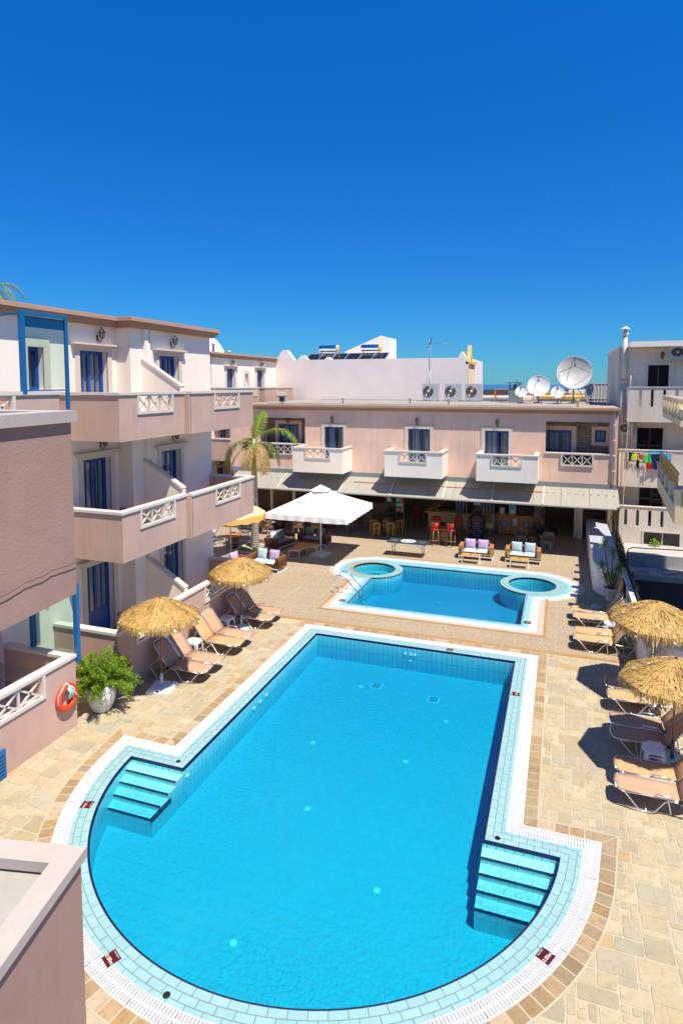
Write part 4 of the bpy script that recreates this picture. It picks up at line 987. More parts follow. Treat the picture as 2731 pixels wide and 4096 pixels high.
def acunit(name,label,loc,rz,group,s=1.0,dark=False):
    t=thing(name,label,'air conditioner',loc,rz,group)
    mb=MB(); mb.box(-.47*s,.47*s,-.17*s,.17*s,.06*s,.98*s); mb.box(-.4*s,-.3*s,-.16*s,.16*s,0,.06*s); mb.box(.3*s,.4*s,-.16*s,.16*s,0,.06*s); mb.build('casing',M['acgrey'],t)
    mb=MB(); mb.at(-.13*s,-.172*s,.55*s,rx=math.pi/2).lathe([(.30*s,0),(.30*s,.006),(0,.006)],24,sm=False); f=mb.build('fan',M['fan'],t)
    mb=MB(); mb.at(-.13*s,-.182*s,.55*s,rx=math.pi/2)
    mb.lathe([(.085*s,0),(.07*s,.03),(0,.035)],14)
    mb.build('fan_hub',M['rail'],f)
    mb=MB()
    for r_ in (.12,.17,.22,.27): mb.tube([(-.13*s+r_*s*math.cos(a*math.pi/10),-.19*s,.55*s+r_*s*math.sin(a*math.pi/10)) for a in range(20)],.005,4,close=True)
    mb.build('fan_guard',M['greymet'],f)
    mb=MB(); mb.box(.24*s,.34*s,-.176*s,-.17*s,.8*s,.9*s); mb.box(.28*s,.38*s,-.176*s,-.17*s,.45*s,.52*s); mb.build('label_plate',M['signblue'],t)
    return t
M['acgrey']=mat('grey_cream_casing',(.48,.50,.50),.45); M['fan']=mat('dark_fan_opening',(.10,.085,.07),.6)
acp=Proto(acunit('air_conditioner','',(0,0,0),0,None,1.15))
acp.place((-8.05,40.3,6.77),0,'grey air conditioner on the pink building roof, nearest the antenna mast','rooftop air conditioners')
acp.place((-6.65,40.5,6.77),0,'grey air conditioner on the pink roof, middle one of the three','rooftop air conditioners')
acp.place((-5.35,40.7,6.77),0,'grey air conditioner on the pink roof, nearest the satellite dishes','rooftop air conditioners')
t=acunit('air_conditioner','white wall mounted air conditioner high on the grimy apartment block','',0,None) if False else None
acw=acp.place((5.4,34.85,9.05),0,'off white air conditioner hung high on the apartment block wall',''); acw.scale=(.85,.85,.62); 
if 'group' in acw: del acw['group']
acw2=acp.place((3.1,34.9,5.25),0,'small air conditioner in the shade under the top apartment balcony'); acw2.scale=(.6,.6,.6)
if 'group' in acw2: del acw2['group']
# laundry
def cloth(u0,u1,zt,h,m,v,name,label,cat,wav=.02,group='laundry hung from the apartment balcony',cut=None):
    mb=NB.mb(); n=12; vs=[];fs=[]
    rnd=random.Random(int(u0*77)); ph=rnd.random()*6
    for j in range(7):
        for i in range(n+1):
            t=i/n; k=j/6; x=u0+(u1-u0)*t; 
            if name=='shorts' and k>.45: x+= (.03 if t>.5 else -.03)*k
            vs.append((x,v+wav*math.sin(t*11+ph)*(.4+k)-.02*k,zt-h*k*(1+.04*math.sin(t*7+ph))))
    for j in range(6):
        for i in range(n):
            if name=='shorts' and j>=3 and i in (5,6): continue
            a=j*(n+1)+i; fs.append((a,a+1,a+n+2,a+n+1))
    mb.add(vs,fs,sm=True); return tag(mb.build(name,m),label,cat,group)
def dye(n,c): M[n]=fabric(n,c,300,.15); return M[n]
v=-1.26
cloth(3.18,3.42,4.5,.42,dye('black_cloth',(.02,.02,.025)),v-.02,'cloth','black garment hanging leftmost on the balcony laundry line','laundry')
cloth(3.32,3.62,4.42,.30,dye('yellow_cloth',(.60,.70,.03)),v-.06,'shorts','bright yellow shorts hanging on the balcony laundry line','laundry')
cloth(3.64,3.82,4.40,.24,dye('pink_cloth',(.62,.04,.16)),v-.05,'cloth','crimson pink garment between the yellow and green laundry','laundry')
cloth(3.82,4.16,4.36,.38,dye('green_cloth',(.03,.62,.08)),v-.07,'shorts','bright green shorts hanging on the balcony laundry line','laundry')
cloth(3.97,4.22,4.0,.30,dye('red_cloth',(.60,.01,.02)),v-.10,'cloth','red garment hanging lowest under the green shorts','laundry')
cloth(4.2,4.72,4.45,.75,dye('navy_cloth',(.008,.03,.09)),v-.05,'cloth','large dark navy garment hanging beside the green shorts','laundry')
cloth(4.12,4.85,4.62,.20,dye('blue_striped_cloth',(.03,.30,.55)),v+.02,'cloth','blue patterned towel draped over the balcony parapet','laundry')
cloth(4.74,5.05,4.46,.36,dye('lightblue_cloth',(.06,.42,.70)),v-.05,'cloth','light blue towel hanging rightmost on the laundry line','laundry')
mb=NB.mb(); mb.tube([(3.1,v-.04,4.52),(4.2,v-.05,4.46),(5.2,v-.04,4.52)],.006,4); tag(mb.build('laundry_line',M['whitemetal']),'thin laundry line stretched along the apartment balcony','line')
# hanging cable on the block
mb=NB.mb(); rnd=random.Random(2); mb.tube([(3.12+rnd.uniform(-.03,.03)-k*.01,-1.30,8.3-k*.55) for k in range(16)],.018,5); tag(mb.build('cable',M['rail']),'white cable hanging down the front of the apartment block','cable')
# lower courtyard wall and ledge of the neighbour
lw=thing('courtyard_wall','dark stained lower courtyard wall with a crumbling concrete ledge and broken railing','wall',(5,30,-3))
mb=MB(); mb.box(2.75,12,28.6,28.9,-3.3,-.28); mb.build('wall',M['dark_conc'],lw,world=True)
mb=MB(); mb.box(2.7,12,28.2,29.4,-.28,-.05); mb.build('ledge',M['grey_conc'],lw,world=True)
mb=MB(); mb.box(2.85,5.6,29.7,29.95,-.2,.45); mb.build('upstand',M['grey_conc'],lw,world=True)
mb=MB(); mb.box(2.75,12,29.4,34.1,-.5,-.12); mb.build('yard_slab',M['grey_conc'],lw,world=True)
mb=MB(); rnd=random.Random(9)
for k in range(22):
    x=rnd.uniform(2.9,5.5); y=rnd.uniform(28.5,29.3); mb.at(x,y,-.03,rnd.random()*6).box(-.25,.25,-.02,.02,0,.02)
mb.M=Matrix(); mb.build('debris',M['greywood'],lw,world=True)
rl=thing('bent_railing','bent rusty pipe railing above the dark courtyard','railing',(2.9,29,0))
mb=MB(); mb.tube([(2.76,28.6,0.0),(2.76,28.6,.75),(2.8,28.6,.9),(2.95,28.6,.97),(3.4,28.6,.98),(5.0,28.6,1.02),(5.2,28.6,1.1),(5.25,28.6,1.3),(5.25,28.6,2.2)],.024,8); mb.build('pipe',M['brownmet'],rl,world=True)
# weeds in window
def leafblob(mb,c,rad,n,sz,rnd,flat=1.0):
    for k in range(n):
        d=Vector((rnd.gauss(0,1),rnd.gauss(0,1),rnd.gauss(0,1)*flat)); d=d/max(d.length,.2)*rnd.random()**.45
        p=Vector(c)+Vector((d.x*rad[0],d.y*rad[1],d.z*rad[2])); a=Vector((rnd.gauss(0,1),rnd.gauss(0,1),rnd.gauss(0,1))).normalized(); b=a.orthogonal().normalized(); s=sz*rnd.uniform(.6,1.3)
        mb.add([p,p+a*s*.5+b*s*.22,p+a*s,p+a*s*.5-b*s*.22],[(0,1,2,3)],sm=False)
t=thing('weed_bush','leafy green weed growing in front of the lowest dark window','plant',(4.45,33.75,-.55))
rnd=random.Random(4); mb=MB(); leafblob(mb,(4.45,33.75,-.1),(.30,.15,.40),160,.12,rnd); mb.build('foliage',M['leaf'],t,world=True); mb=MB(); mb.tube([(4.45,33.75,-.55),(4.45,33.75,.1)],.02,5); mb.build('stem',M['bark'],t,world=True)
# second neighbour with cream balconies
cb=thing('balcony_house','cream house at the right edge with a tiled parapet balcony above a wooden balustrade','building',(3.6,22,0))
FB=FR(3.30,21.0,math.pi/2-R(3.6))     # u runs away from the camera, v towards +x ; house is on the +v side
def hb(u0,u1,v0,v1,z0,z1,mb): mb.box(u0,u1,-v1,-v0,z0,z1)
mb=FB.mb(); hb(0,7.4,0,.15,3.6,4.15,mb)
for u in (0,1.9,3.6,5.3,7.1): hb(u,u+.3,-.02,.2,4.15,4.66,mb)
hb(0,.2,.15,3,3.6,4.66,mb); hb(.2,7.4,.15,3,3.6,3.75,mb); 
mb.build('lower_balcony',M['cream'],cb,world=True)
mb=FB.mb()
for u in (0,1.9,3.6,5.3,7.1): hb(u-.03,u+.33,-.05,.23,4.66,4.7,mb)
for a,b in ((.3,1.9),(2.2,3.6),(3.9,5.3),(5.6,7.1)): hb(a,b,-.03,.2,4.15,4.18,mb)
mb.build('pier_caps',M['rail'],cb,world=True)
bl=FB.mb()
hb(.2,7.3,.02,.1,5.10,5.16,bl)
for k in range(22):
    u=.3+k*.32; bl2=Matrix(FB.mb().M); bl.M=bl2@Matrix.Translation((u,-.06,4.68)); bl.lathe([(.02,0),(.035,.08),(.018,.16),(.04,.28),(.018,.36),(.02,.44)],6)
bl.M=FB.mb().M; bl.build('wooden_balustrade',M['yellowwood'],cb,world=True)
mb=FB.mb(); hb(-.5,7.0,1.3,4,1.5,3.6,mb); hb(.8,7.0,1.6,4,3.75,10,mb); mb.build('wall',M['brownwall'],cb,world=True)
mb=FB.mb(); hb(-.5,6.0,0,.14,6.62,6.80,mb); hb(-.5,6.0,.14,3,6.62,6.72,mb); hb(-.5,6.0,.06,.20,6.80,7.12,mb)  # last box: panel added between the piers to soften their toothed shadow
for k in range(6):
    u=5.72-k*1.05; hb(u,u+.28,-.02,.28,6.80,7.40,mb)
mb.build('upper_balcony',M['cream'],cb,world=True)
mb=FB.mb()
for k in range(6):
    u=5.72-k*1.05; hb(u-.03,u+.31,-.05,.31,7.40,7.44,mb)
mb.build('pier_caps',M['rail'],cb,world=True)
# ---------- divider wall, fence ----------
dw=thing('divider_wall','low curved cream wall with a grey tiled top between the deck and the fence','wall',(1.9,29,0))
poly=[(1.30,33.4),(1.28,25.5)]+[(1.28+.62*(1-math.cos(t*math.pi/2/6)),25.5-.9*math.sin(t*math.pi/2/6)) for t in range(1,7)]+[(2.2,24.6),(2.28,33.4)]
mb=MB(); mb.prism(poly,0,1.06); mb.build('wall_body',M['white'],dw,world=True)
mb=MB(); mb.prism(poly,1.06,1.10); mb.build('tiled_top',M['greytile'],dw,world=True)
mb=MB(); mb.box(2.2,2.3,16.2,24.5,0,.95); mb.build('low_wall',M['white'],dw,world=True)
fe=thing('metal_fence','tall black metal fence with slanting bars running along the deck edge on the right','fence',(2.6,27,0))
mb=MB()
for z in (.35,1.35): mb.bar((2.42,33.3,z+.25),(2.38,19.5,z-.1),.05)
for k in range(9):
    y=19.6+k*1.7; mb.bar((2.4,y,-.3),(2.4,y,1.5),.06)
mb.build('frame',M['black'],fe,world=True)
mb=MB()
for k in range(100):
    y=19.6+k*.137; mb.bar((2.4,y,.2),(2.4,y+.0,1.35),.018)
mb.build('bars',M['black'],fe,world=True)
sf=thing('white_slat_fence','white slatted fence panel along the top of the low wall','fence',(2.25,22,0))
mb=MB(); 
for k in range(70):
    y=17.2+k*.104; mb.box(2.2,2.3,y,y+.055,.95,1.16)
mb.build('slats',M['rail'],sf,world=True)
mb=MB(); mb.box(2.17,2.33,17.1,24.5,1.16,1.20); mb.build('top_rail',M['rail'],sf,world=True)
# ================= loungers =================
def lounger(sling):
    t=thing('sun_lounger','','sun lounger',(0,0,0))
    # local: foot end at x=0, head towards -x
    W=.29
    for sgn in (-1,1):
        y=sgn*W
        mb=MB(); P=[(-.02,y*.72,.335),(-.10,y*.93,.33),(-.16,y,.325),(-.40,y,.05),(-.47,y,.02),(-.60,y,.02),(-.67,y,.05),(-.84,y,.28),(-.90,y,.31),(-1.06,y,.31),(-1.12,y,.28),(-1.27,y,.05),(-1.34,y,.02),(-1.44,y,.02),(-1.50,y,.06),(-1.66,y,.31)]
        mb.tube(P,.0135,6); mb.build('side_frame',M['alu'],t)
    mb=MB(); 
    for y in (-W,W): mb.tube([(-.16,y,.325),(-.45,y,.337),(-1.08,y,.337),(-1.66,y,.31)],.012,6)
    mb.tube([(-.02,-W*.72,.335),(-.0,0,.335),(-.02,W*.72,.335)],.0135,6)
    mb.tube([(-1.66,-W,.31),(-1.68,0,.31),(-1.66,W,.31)],.0135,6); mb.tube([(-.53,-W,.02),(-.53,W,.02)],.011,6); mb.tube([(-1.39,-W,.02),(-1.39,W,.02)],.011,6)
    mb.build('cross_frame',M['alu'],t)
    # sling seat
    def sheet(P,inner,yw,clip,nm,parent):
        mb=MB(); n=len(P); vs=[]; th=.008
        for i,(x,z) in enumerate(P):
            w_=yw*(clip if i in inner else 1)
            for y in (-w_,-w_*.5,0,w_*.5,w_): vs.append((x,y,z-.012*(1-(y/yw)**2)))
        top=len(vs); vs+=[(a,b,c-th) for a,b,c in vs]
        fs=[]
        for i in range(n-1):
            for k in range(4):
                a=i*5+k; fs.append((a,a+5,a+6,a+1)); fs.append((top+a+1,top+a+6,top+a+5,top+a))
            fs.append((i*5,top+i*5,top+i*5+5,i*5+5)); fs.append((i*5+4,i*5+9,top+i*5+9,top+i*5+4))
        for k in range(4): fs.append((k,k+1,top+k+1,top+k)); q=(n-1)*5+k; fs.append((q+1,q,top+q,top+q+1))
        mb.add(vs,fs,sm=True); return mb.build(nm,sling,parent)
    sheet([(-.012,.345),(-.10,.345),(-.35,.345),(-.7,.343),(-1.08,.345)],(0,),.27,.62,'seat_sling',t)
    a=R(52); L_=.76; bx,bz=-1.10,.35
    def bp(d,h=0): return (bx-d*math.cos(a)-h*math.sin(a)*-1*0, bz+d*math.sin(a))
    back=sheet([bp(0),bp(.2),bp(.45),bp(.66),bp(L_)],(4,),.27,.62,'back_sling',t)
    mb=MB(); 
    x1,z1=bp(.68);x2,z2=bp(L_+.01); x0,z0=bp(-.04)
    mb.tube([(x0,-.285,z0),(x1,-.285,z1),(x2,-.19,z2),(x2,.19,z2),(x1,.285,z1),(x0,.285,z0)],.0135,6)
    xm,zm=bp(.42)
    for y in (-.24,.24): mb.tube([(xm+.01,y,zm-.01),(-1.52,y,.325)],.010,5)
    mb.build('back_frame',M['alu'],t)
    mb=MB()
    for y in (-.3,.3): mb.cbox(-1.10,y,.335,.09,.03,.06)
    mb.build('hinge',M['black'],t)
    mb=MB(); 
    for y in (-.31,.31): mb.tube([(-.98,y*.98,.345),(-.95,y,.40),(-.70,y,.41),(-.64,y*.98,.345)],.011,6)
    mb.build('arm_rail',M['alu'],t)
    return t
pP=Proto(lounger(M['sling_p'])); pO=Proto(lounger(M['sling_o'])); pD=Proto(lounger(M['sling_d']))
LG='sun loungers along the left wall'; RG='sun loungers along the right fence'
jr=random.Random(11)
for k,(pr_,y,lb) in enumerate([(pP,13.92,'pinkish beige sun lounger beside the white square umbrella base, nearest the potted shrub'),
    (pP,14.52,'pinkish beige sun lounger on the near side of the sunlit white stool'),
    (pO,15.72,'orange tan sun lounger just beyond the sunlit white stool'),
    (pP,16.30,'pinkish beige sun lounger beside the shaded stool, left of the farther left umbrella'),
    (pD,17.80,'tan sun lounger with its back in shade, right of the farther left umbrella pole'),
    (pD,18.40,'tan sun lounger at the far end of the left row, at the wall end')]):
    pr_.place((-8.60+jr.uniform(-.02,.02),y,0.006),R(jr.uniform(-1.2,1.2)),lb,LG)
for k,(pr_,x,y,lb) in enumerate([(pO,.46,22.0,'tan sun lounger farthest up the right side, nearest the spiky pot plant'),
    (pO,.50,21.35,'tan sun lounger second from the spiky pot plant on the right side'),
    (pO,.52,20.05,'tan sun lounger third from the spiky pot plant on the right side'),
    (pO,.49,19.48,'tan sun lounger standing right at the edge of the speckled deck on the right'),
    (pO,1.20,16.66,'tan lounger half under the near right umbrella, farther of its pair'),
    (pO,1.21,16.05,'tan lounger half under the near right umbrella, nearer one of the pair'),
    (pD,1.19,14.86,'brownish lounger in the umbrella shadow, farther from the white stool'),
    (pD,1.17,14.27,'brownish lounger in the umbrella shadow, right behind the white stool'),
    (pO,1.16,13.05,'orange tan lounger just in front of the shaded white stool on the right'),
    (pP,1.12,12.44,'pinkish beige lounger nearest the viewer at the right edge')]):
    pr_.place((x,y,0.006),math.pi+R(jr.uniform(-1,1)),lb,RG)
# ================= thatched umbrellas =================
M['thatch']=leafm('straw_thatch',(.52,.335,.11),.5,.15)
M['ribwhite']=mat('white_rib_cloth',(.85,.83,.78),.7)
def thatch_parts():
    rnd=random.Random(21); R0=1.07; za,zr=.0,-.46  # apex z=0
    def surf(r,a):
        # octagonal, slightly domed
        k=math.cos(math.pi/8)/math.cos(((a)%(math.pi/4))-math.pi/8); rr_=r*(.965+.035*0)*k/math.cos(0)
        return Vector((rr_*math.cos(a),rr_*math.sin(a),za+(zr-za)*(r/R0)**1.35))
    core=MB(); n=32; rs=[0,.25,.5,.75,.95,R0]; vs=[];fs=[]
    for r in rs:
        for i in range(n): vs.append(surf(r,2*math.pi*i/n)-Vector((0,0,.02)))
    for j in range(len(rs)-1):
        for i in range(n): fs.append((j*n+i,j*n+(i+1)%n,(j+1)*n+(i+1)%n,(j+1)*n+i))
    core.add(vs,fs,sm=False)
    st=MB()
    for row in range(11):
        r0=.03+row*.098; cnt=int(40+row*34)
        for k in range(cnt):
            a=2*math.pi*(k+rnd.random())/cnt; l=rnd.uniform(.13,.24); r1=min(r0+l,R0+.03); p=surf(r0+rnd.uniform(-.03,.03) if row else .02,a); q=surf(r1,a+rnd.gauss(0,.05)); w_=rnd.uniform(.006,.014)
            p=p+Vector((0,0,rnd.uniform(.0,.02))); q=q+Vector((0,0,rnd.uniform(.005,.05))); t=Vector((-math.sin(a),math.cos(a),0))*w_
            m_=(p+q)/2+Vector((0,0,rnd.uniform(.005,.025)))
            st.add([p-t,p+t,m_+t,m_-t,q+t*.5,q-t*.5],[(0,1,2,3),(3,2,4,5)],sm=False)
    fr=MB()
    for k in range(900):
        a=2*math.pi*(k+rnd.random())/900; p=surf(R0+rnd.uniform(-.03,.02),a); l=rnd.uniform(.13,.20); w_=rnd.uniform(.004,.010)
        if abs(((a)%(math.pi/4)))<.03 and rnd.random()<.75: continue
        o=Vector((math.cos(a),math.sin(a),0)); q=p+Vector((0,0,-l))+o*rnd.uniform(-.03,.05)+Vector((rnd.gauss(0,.015),rnd.gauss(0,.015),0)); t=Vector((-math.sin(a),math.cos(a),0))*w_
        p=p+Vector((0,0,.03)); m_=p.lerp(q,.4)+o*.02
        fr.add([p-t,p+t,m_+t,m_-t,q+t*.4,q-t*.4],[(0,1,2,3),(3,2,4,5)],sm=False)
    ribs=MB()
    for i in range(8):
        a=i*math.pi/4
        for j in range(7):
            r=.18+j*.14; p=surf(r,a)+Vector((0,0,.035)); o=Vector((math.cos(a),math.sin(a),0)); t=Vector((-math.sin(a),math.cos(a),0))
            if rnd.random()<.75: continue
            ribs.add([p,p+o*.07+t*.018-Vector((0,0,.02)),p+o*.07-t*.018-Vector((0,0,.02))],[(0,1,2)],sm=False)
        p=surf(R0,a); t=Vector((-math.sin(a),math.cos(a),0)); o=Vector((math.cos(a),math.sin(a),0))
        ribs.add([p-o*.1+Vector((0,0,.03)),p+o*.03+t*.04-Vector((0,0,.08)),p+o*.03-t*.04-Vector((0,0,.08))],[(0,1,2)],sm=False)
    sp_=MB()
    for i in range(8):
        a=i*math.pi/4; q=surf(R0-.05,a)-Vector((0,0,.03)); sp_.tube([(0,0,-.06),q],.008,4); m_=surf(.6,a)-Vector((0,0,.03)); sp_.tube([(0,0,-.55),m_],.007,4)
    return core,st,fr,ribs,sp_
TC=thatch_parts(); first={}
def umbrella(loc,h,label,base,rot,pole='polewood',tilt=0,scl=1.0):
    t=thing('thatched_umbrella',label,'umbrella',loc,0,'straw beach umbrellas')
    def mesh(nm,mb,mt,par,l):
        if nm in first: o=bpy.data.objects.new(nm,first[nm]); col.objects.link(o); o.parent=par
        else: o=mb.build(nm,mt,par); first[nm]=o.data
        o.location=l; return o
    c=mesh('canopy',TC[0],M['thatch'],t,(0,0,h)); c.rotation_euler=(R(tilt),0,rot)
    for nm,mb,mt in (('thatch_strands',TC[1],M['thatch']),('straw_fringe',TC[2],M['thatch']),('rib_tips',TC[3],M['ribwhite']),('ribs',TC[4],M['polewood'])): mesh(nm,mb,mt,c,(0,0,0))
    mb=MB(); mb.tube([(0,0,.3),(0,0,h+.03)],.021,8); mb.at(0,0,h).lathe([(.035,0),(.03,.05),(0,.08)],10); mb.build('pole',M[pole],t)
    if base=='square':
        mb=MB(); mb.at(0,0,0,R(12)); a=.31; b=.24
        vs=[(-a,-a,0),(a,-a,0),(a,a,0),(-a,a,0),(-a,-a,.05),(a,-a,.05),(a,a,.05),(-a,a,.05),(-b,-b,.11),(b,-b,.11),(b,b,.11),(-b,b,.11)]
        mb.add(vs,[(0,1,5,4),(1,2,6,5),(2,3,7,6),(3,0,4,7),(4,5,9,8),(5,6,10,9),(6,7,11,10),(7,4,8,11),(8,9,10,11)],sm=False); o=mb.build('base',M['plastic'],t)
        mb=MB(); mb.at(0,0,0,R(12)); mb.box(-.04,.05,-.30,-.28,.05,.09); mb.build('base_plug',M['black'],o)
        mb=MB(); mb.tube([(0,0,.1),(0,0,.42)],.036,12); mb.build('base_sleeve',M['plastic'],t)
        mb=MB(); mb.tube([(0,0,.42),(0,0,.445)],.038,12); mb.build('green_ring',M['greenp'],t)
    elif base=='round':
        mb=MB(); mb.lathe([(.27,0),(.27,.04),(.2,.08),(.05,.11)],24); mb.build('base',M['plastic'],t)
        mb=MB(); mb.tube([(0,0,.08),(0,0,.44)],.034,12); mb.build('base_sleeve',M['plastic'],t); mb=MB(); mb.tube([(0,0,.44),(0,0,.465)],.037,12); mb.build('green_ring',M['greenp'],t)
    else:
        mb=MB(); mb.lathe([(.26,0),(.27,.22),(.25,.24),(0,.24)],20); mb.build('base',M['terracotta'] if base=='x' else M['sandbucket'],t)
        mb=MB(); mb.tube([(0,0,.2),(0,0,.62)],.04,10); mb.build('base_sleeve',M['bucketdark'],t)
    c.scale=(scl,scl,scl*(2-scl)); return t
M['greenp']=mat('green_plastic',(.02,.55,.10),.4); M['sandbucket']=stucco('sand_bucket',(.70,.66,.58),fine=40); M['bucketdark']=mat('dark_green_steel',(.05,.08,.07),.4)
umbrella((-9.55,13.15,.006),2.40,'straw umbrella over the left loungers, on a white square base nearest the potted shrub','square',R(10),tilt=-2)
umbrella((-9.57,17.45,.006),2.30,'straw umbrella over the left loungers, farther one on a round white base','round',R(33),tilt=2,scl=.97)
umbrella((2.36,17.05,.006),2.38,'straw umbrella on the right side in front of the large white jars','bucket',R(15),tilt=3,scl=1.04)
umbrella((2.30,13.75,.006),2.32,'straw umbrella on the right side nearest the viewer, over the brownish loungers','bucket',R(5),tilt=-2,scl=1.02)
# ================= stools =================
def stool():
    t=thing('plastic_stool','','stool'); mb=MB(); n=24; a=.20
    def sq(r,k=.55):
        out=[]
        for i in range(n):
            th=2*math.pi*i/n; c,s_=math.cos(th),math.sin(th); d=(abs(c)**4+abs(s_)**4)**.25; out.append((r*c/d,r*s_/d))
        return out
    mb.prism(sq(a),.40,.425); mb.prism(sq(a*1.02),.365,.40); mb.build('seat',M['plastic'],t)
    for sx in (-1,1):
        for sy in (-1,1):
            mb=MB(); mb.add([(sx*.10,sy*.19,.38),(sx*.19,sy*.19,.38),(sx*.19,sy*.10,.38),(sx*.20,sy*.21,0),(sx*.225,sy*.21,0),(sx*.225,sy*.175,0)],[(0,1,4,3),(1,2,5,4),(0,3,5,2),(3,4,5),(0,2,1)],sm=False); mb.build('leg',M['plastic'],t)
    return t
pS=Proto(stool()); SG='white plastic stools between the loungers'
pS.place((-9.92,15.22,.006),R(5),'white plastic stool in full sun between the left loungers',SG)
pS.place((-9.95,17.15,.006),R(-4),'white plastic stool in the shade beside the farther left umbrella',SG)
pS.place((1.95,13.72,.006),R(3),'white plastic stool in the shade of the near right umbrella',SG)
pS.place((1.62,20.7,.006),R(8),'white plastic stool between the far right loungers, behind the umbrella',SG)
# ================= potted shrub, jars =================
def jar(name,label,cat,loc,s=1.0,group=None):
    t=thing(name,label,cat,loc,0,group)
    prof=[(.20,0),(.24,.04)]
    for k in range(34):
        z=.06+k*.0195; u=(z-.06)/.66; r=.25+.13*math.sin(min(1,u*1.0)*math.pi*.80)+(.0); r=r+.006*(k%4<2); prof.append((r,z))
    prof+=[(.27,.745),(.24,.76),(.27,.80),(.27,.82),(.23,.82),(.22,.75)]
    mb=MB(); mb.M=Matrix.Scale(s,4); mb.lathe(prof,32,cap=False); mb.build('jar_body',M['pot'],t)
    mb=MB(); mb.M=Matrix.Scale(s,4); mb.lathe([(.23,.745),(0,.76)],20); mb.build('soil',M['soil'],t); return t
j=jar('potted_shrub','bushy green shrub spilling from a ribbed white jar beside the life ring wall','potted plant',(-10.30,11.80,.006),.86)
rnd=random.Random(8)
mb=MB(); sm=MB()
for k in range(120):
    a=rnd.uniform(0,2*math.pi); sp_=rnd.uniform(.2,1.0); L_=rnd.uniform(.42,.80); up=rnd.uniform(.05,1.0)
    d=Vector((math.cos(a)*sp_,math.sin(a)*sp_,up*.9)); p=Vector((math.cos(a)*.1,math.sin(a)*.1,.68)); pts=[p.copy()]
    if d.x<-.5: d.x*=.6
    for s_ in range(9):
        d=(d+Vector((rnd.gauss(0,.12),rnd.gauss(0,.12),-.06 if up<.5 else .0))).normalized(); p=p+d*L_/9; pts.append(p.copy())
        if s_<1: continue
        for q in range(26):
            o=Vector((rnd.gauss(0,1),rnd.gauss(0,1),rnd.gauss(0,1))).normalized(); c=p+d*rnd.uniform(-.05,.05)+o*rnd.uniform(.0,.05); e=(o+d*.8).normalized(); b=e.orthogonal().normalized(); b=(b*math.cos(q)+e.cross(b)*math.sin(q)); l=rnd.uniform(.035,.07)
            mb.add([c,c+e*l*.5+b*l*.2,c+e*l,c+e*l*.5-b*l*.2],[(0,1,2,3)],sm=False)
    sm.tube(pts,[.008]*len(pts),4)
fo=mb.build('foliage',M['leaf'],j); sm.build('stems',M['bark'],j)
jr1=jar('potted_shrub','large white ribbed jar with trailing green plant, left one behind the right umbrella','potted plant',(2.95,17.6,.3),1.25)
mb=MB(); leafblob(mb,(0,0,1.15),(.42,.42,.22),900,.09,rnd); mb.build('foliage',M['leafdark'],jr1)
jr2=jar('potted_shrub','large white ribbed jar lit by the sun at the right edge of the terrace','potted plant',(3.45,17.3,.1),1.25)
mb=MB(); leafblob(mb,(0,0,1.15),(.4,.4,.25),700,.1,rnd); mb.build('foliage',M['leaf'],jr2)
# ledge behind right loungers
lg=thing('planter_ledge','white rendered back wall and ledge behind the right hand jars and umbrellas','wall',(3.4,17,0))
mb=MB(); mb.box(2.55,5.5,16.2,18.6,0,.12); mb.box(2.5,2.62,18.4,18.6,0,1.1); mb.box(2.5,5.5,18.6,18.75,0,1.15); mb.build('wall_body',M['white'],lg,world=True)
# water tap / hose and green sign
t=thing('garden_tap','green standpipe tap with black hoses and a small green sign on the low wall','tap',(2.45,18.1,0))
mb=MB(); mb.tube([(2.45,18.2,.0),(2.45,18.2,.75)],.025,6); mb.bar((2.35,18.2,.6),(2.5,18.2,.6),.03); mb.build('standpipe',M['greenp'],t,world=True)
mb=MB(); 
for k in range(4): mb.tube([(2.38+.02*k,18.25,1.15),(2.2+.12*k,18.2,.75),(2.36+.05*k,18.2,.4),(2.5-.05*k,18.15,.05)],.012,5)
mb.build('hose',M['black'],t,world=True)
mb=MB(); mb.box(2.28,2.48,18.3,18.32,1.22,1.42); o=mb.build('green_sign',M['greensign'],t,world=True)
nb=MB()
for k in range(3): nb.box(2.31,2.45,18.295,18.3,1.27+k*.045,1.285+k*.045)
nb.build('sign_stripes',M['plastic'],o,world=True)
# spiky yucca in white pot
yp=thing('yucca_plant','tall spiky yucca with several heads in a plain white pot beside the divider wall','potted plant',(1.87,24.25,.006))
mb=MB(); mb.lathe([(.19,0),(.28,.42),(.31,.43),(.31,.48),(.27,.48),(.25,.42)],24,cap=False); mb.build('pot',M['pot'],yp)
mb=MB(); mb.lathe([(.265,.42),(0,.43)],16); mb.build('soil',M['terracotta'],yp)
heads=[(-.28,.1,2.05),(.25,.05,2.0),(.0,.0,1.75),(-.35,-.05,1.3),(.22,-.05,1.25),(.0,-.1,.95),(-.2,.1,.9)]
mb=MB(); lf=MB()
for hx,hy,hz in heads:
    mb.tube([(0,0,.4),(hx*.5,hy*.5,hz*.5),(hx,hy,hz-.1)],[.03,.025,.02],6)
    for k in range(46):
        a=rnd.uniform(0,6.28); el=rnd.uniform(-.7,1.4); d=Vector((math.cos(a)*math.cos(el),math.sin(a)*math.cos(el),math.sin(el))); l=rnd.uniform(.28,.42); p=Vector((hx,hy,hz-.05)); t_=d.cross(Vector((0,0,1)));t_=(t_.normalized() if t_.length>.1 else Vector((1,0,0)))*.014; m_=p+d*l*.5; q=p+d*l+Vector((0,0,-.06))
        lf.add([p-t_,p+t_,m_+t_*1.2,m_-t_*1.2,q],[(0,1,2,3),(3,2,4)],sm=False)
mb.build('trunk',M['bark'],yp); lf.build('leaves',M['yucca'],yp)
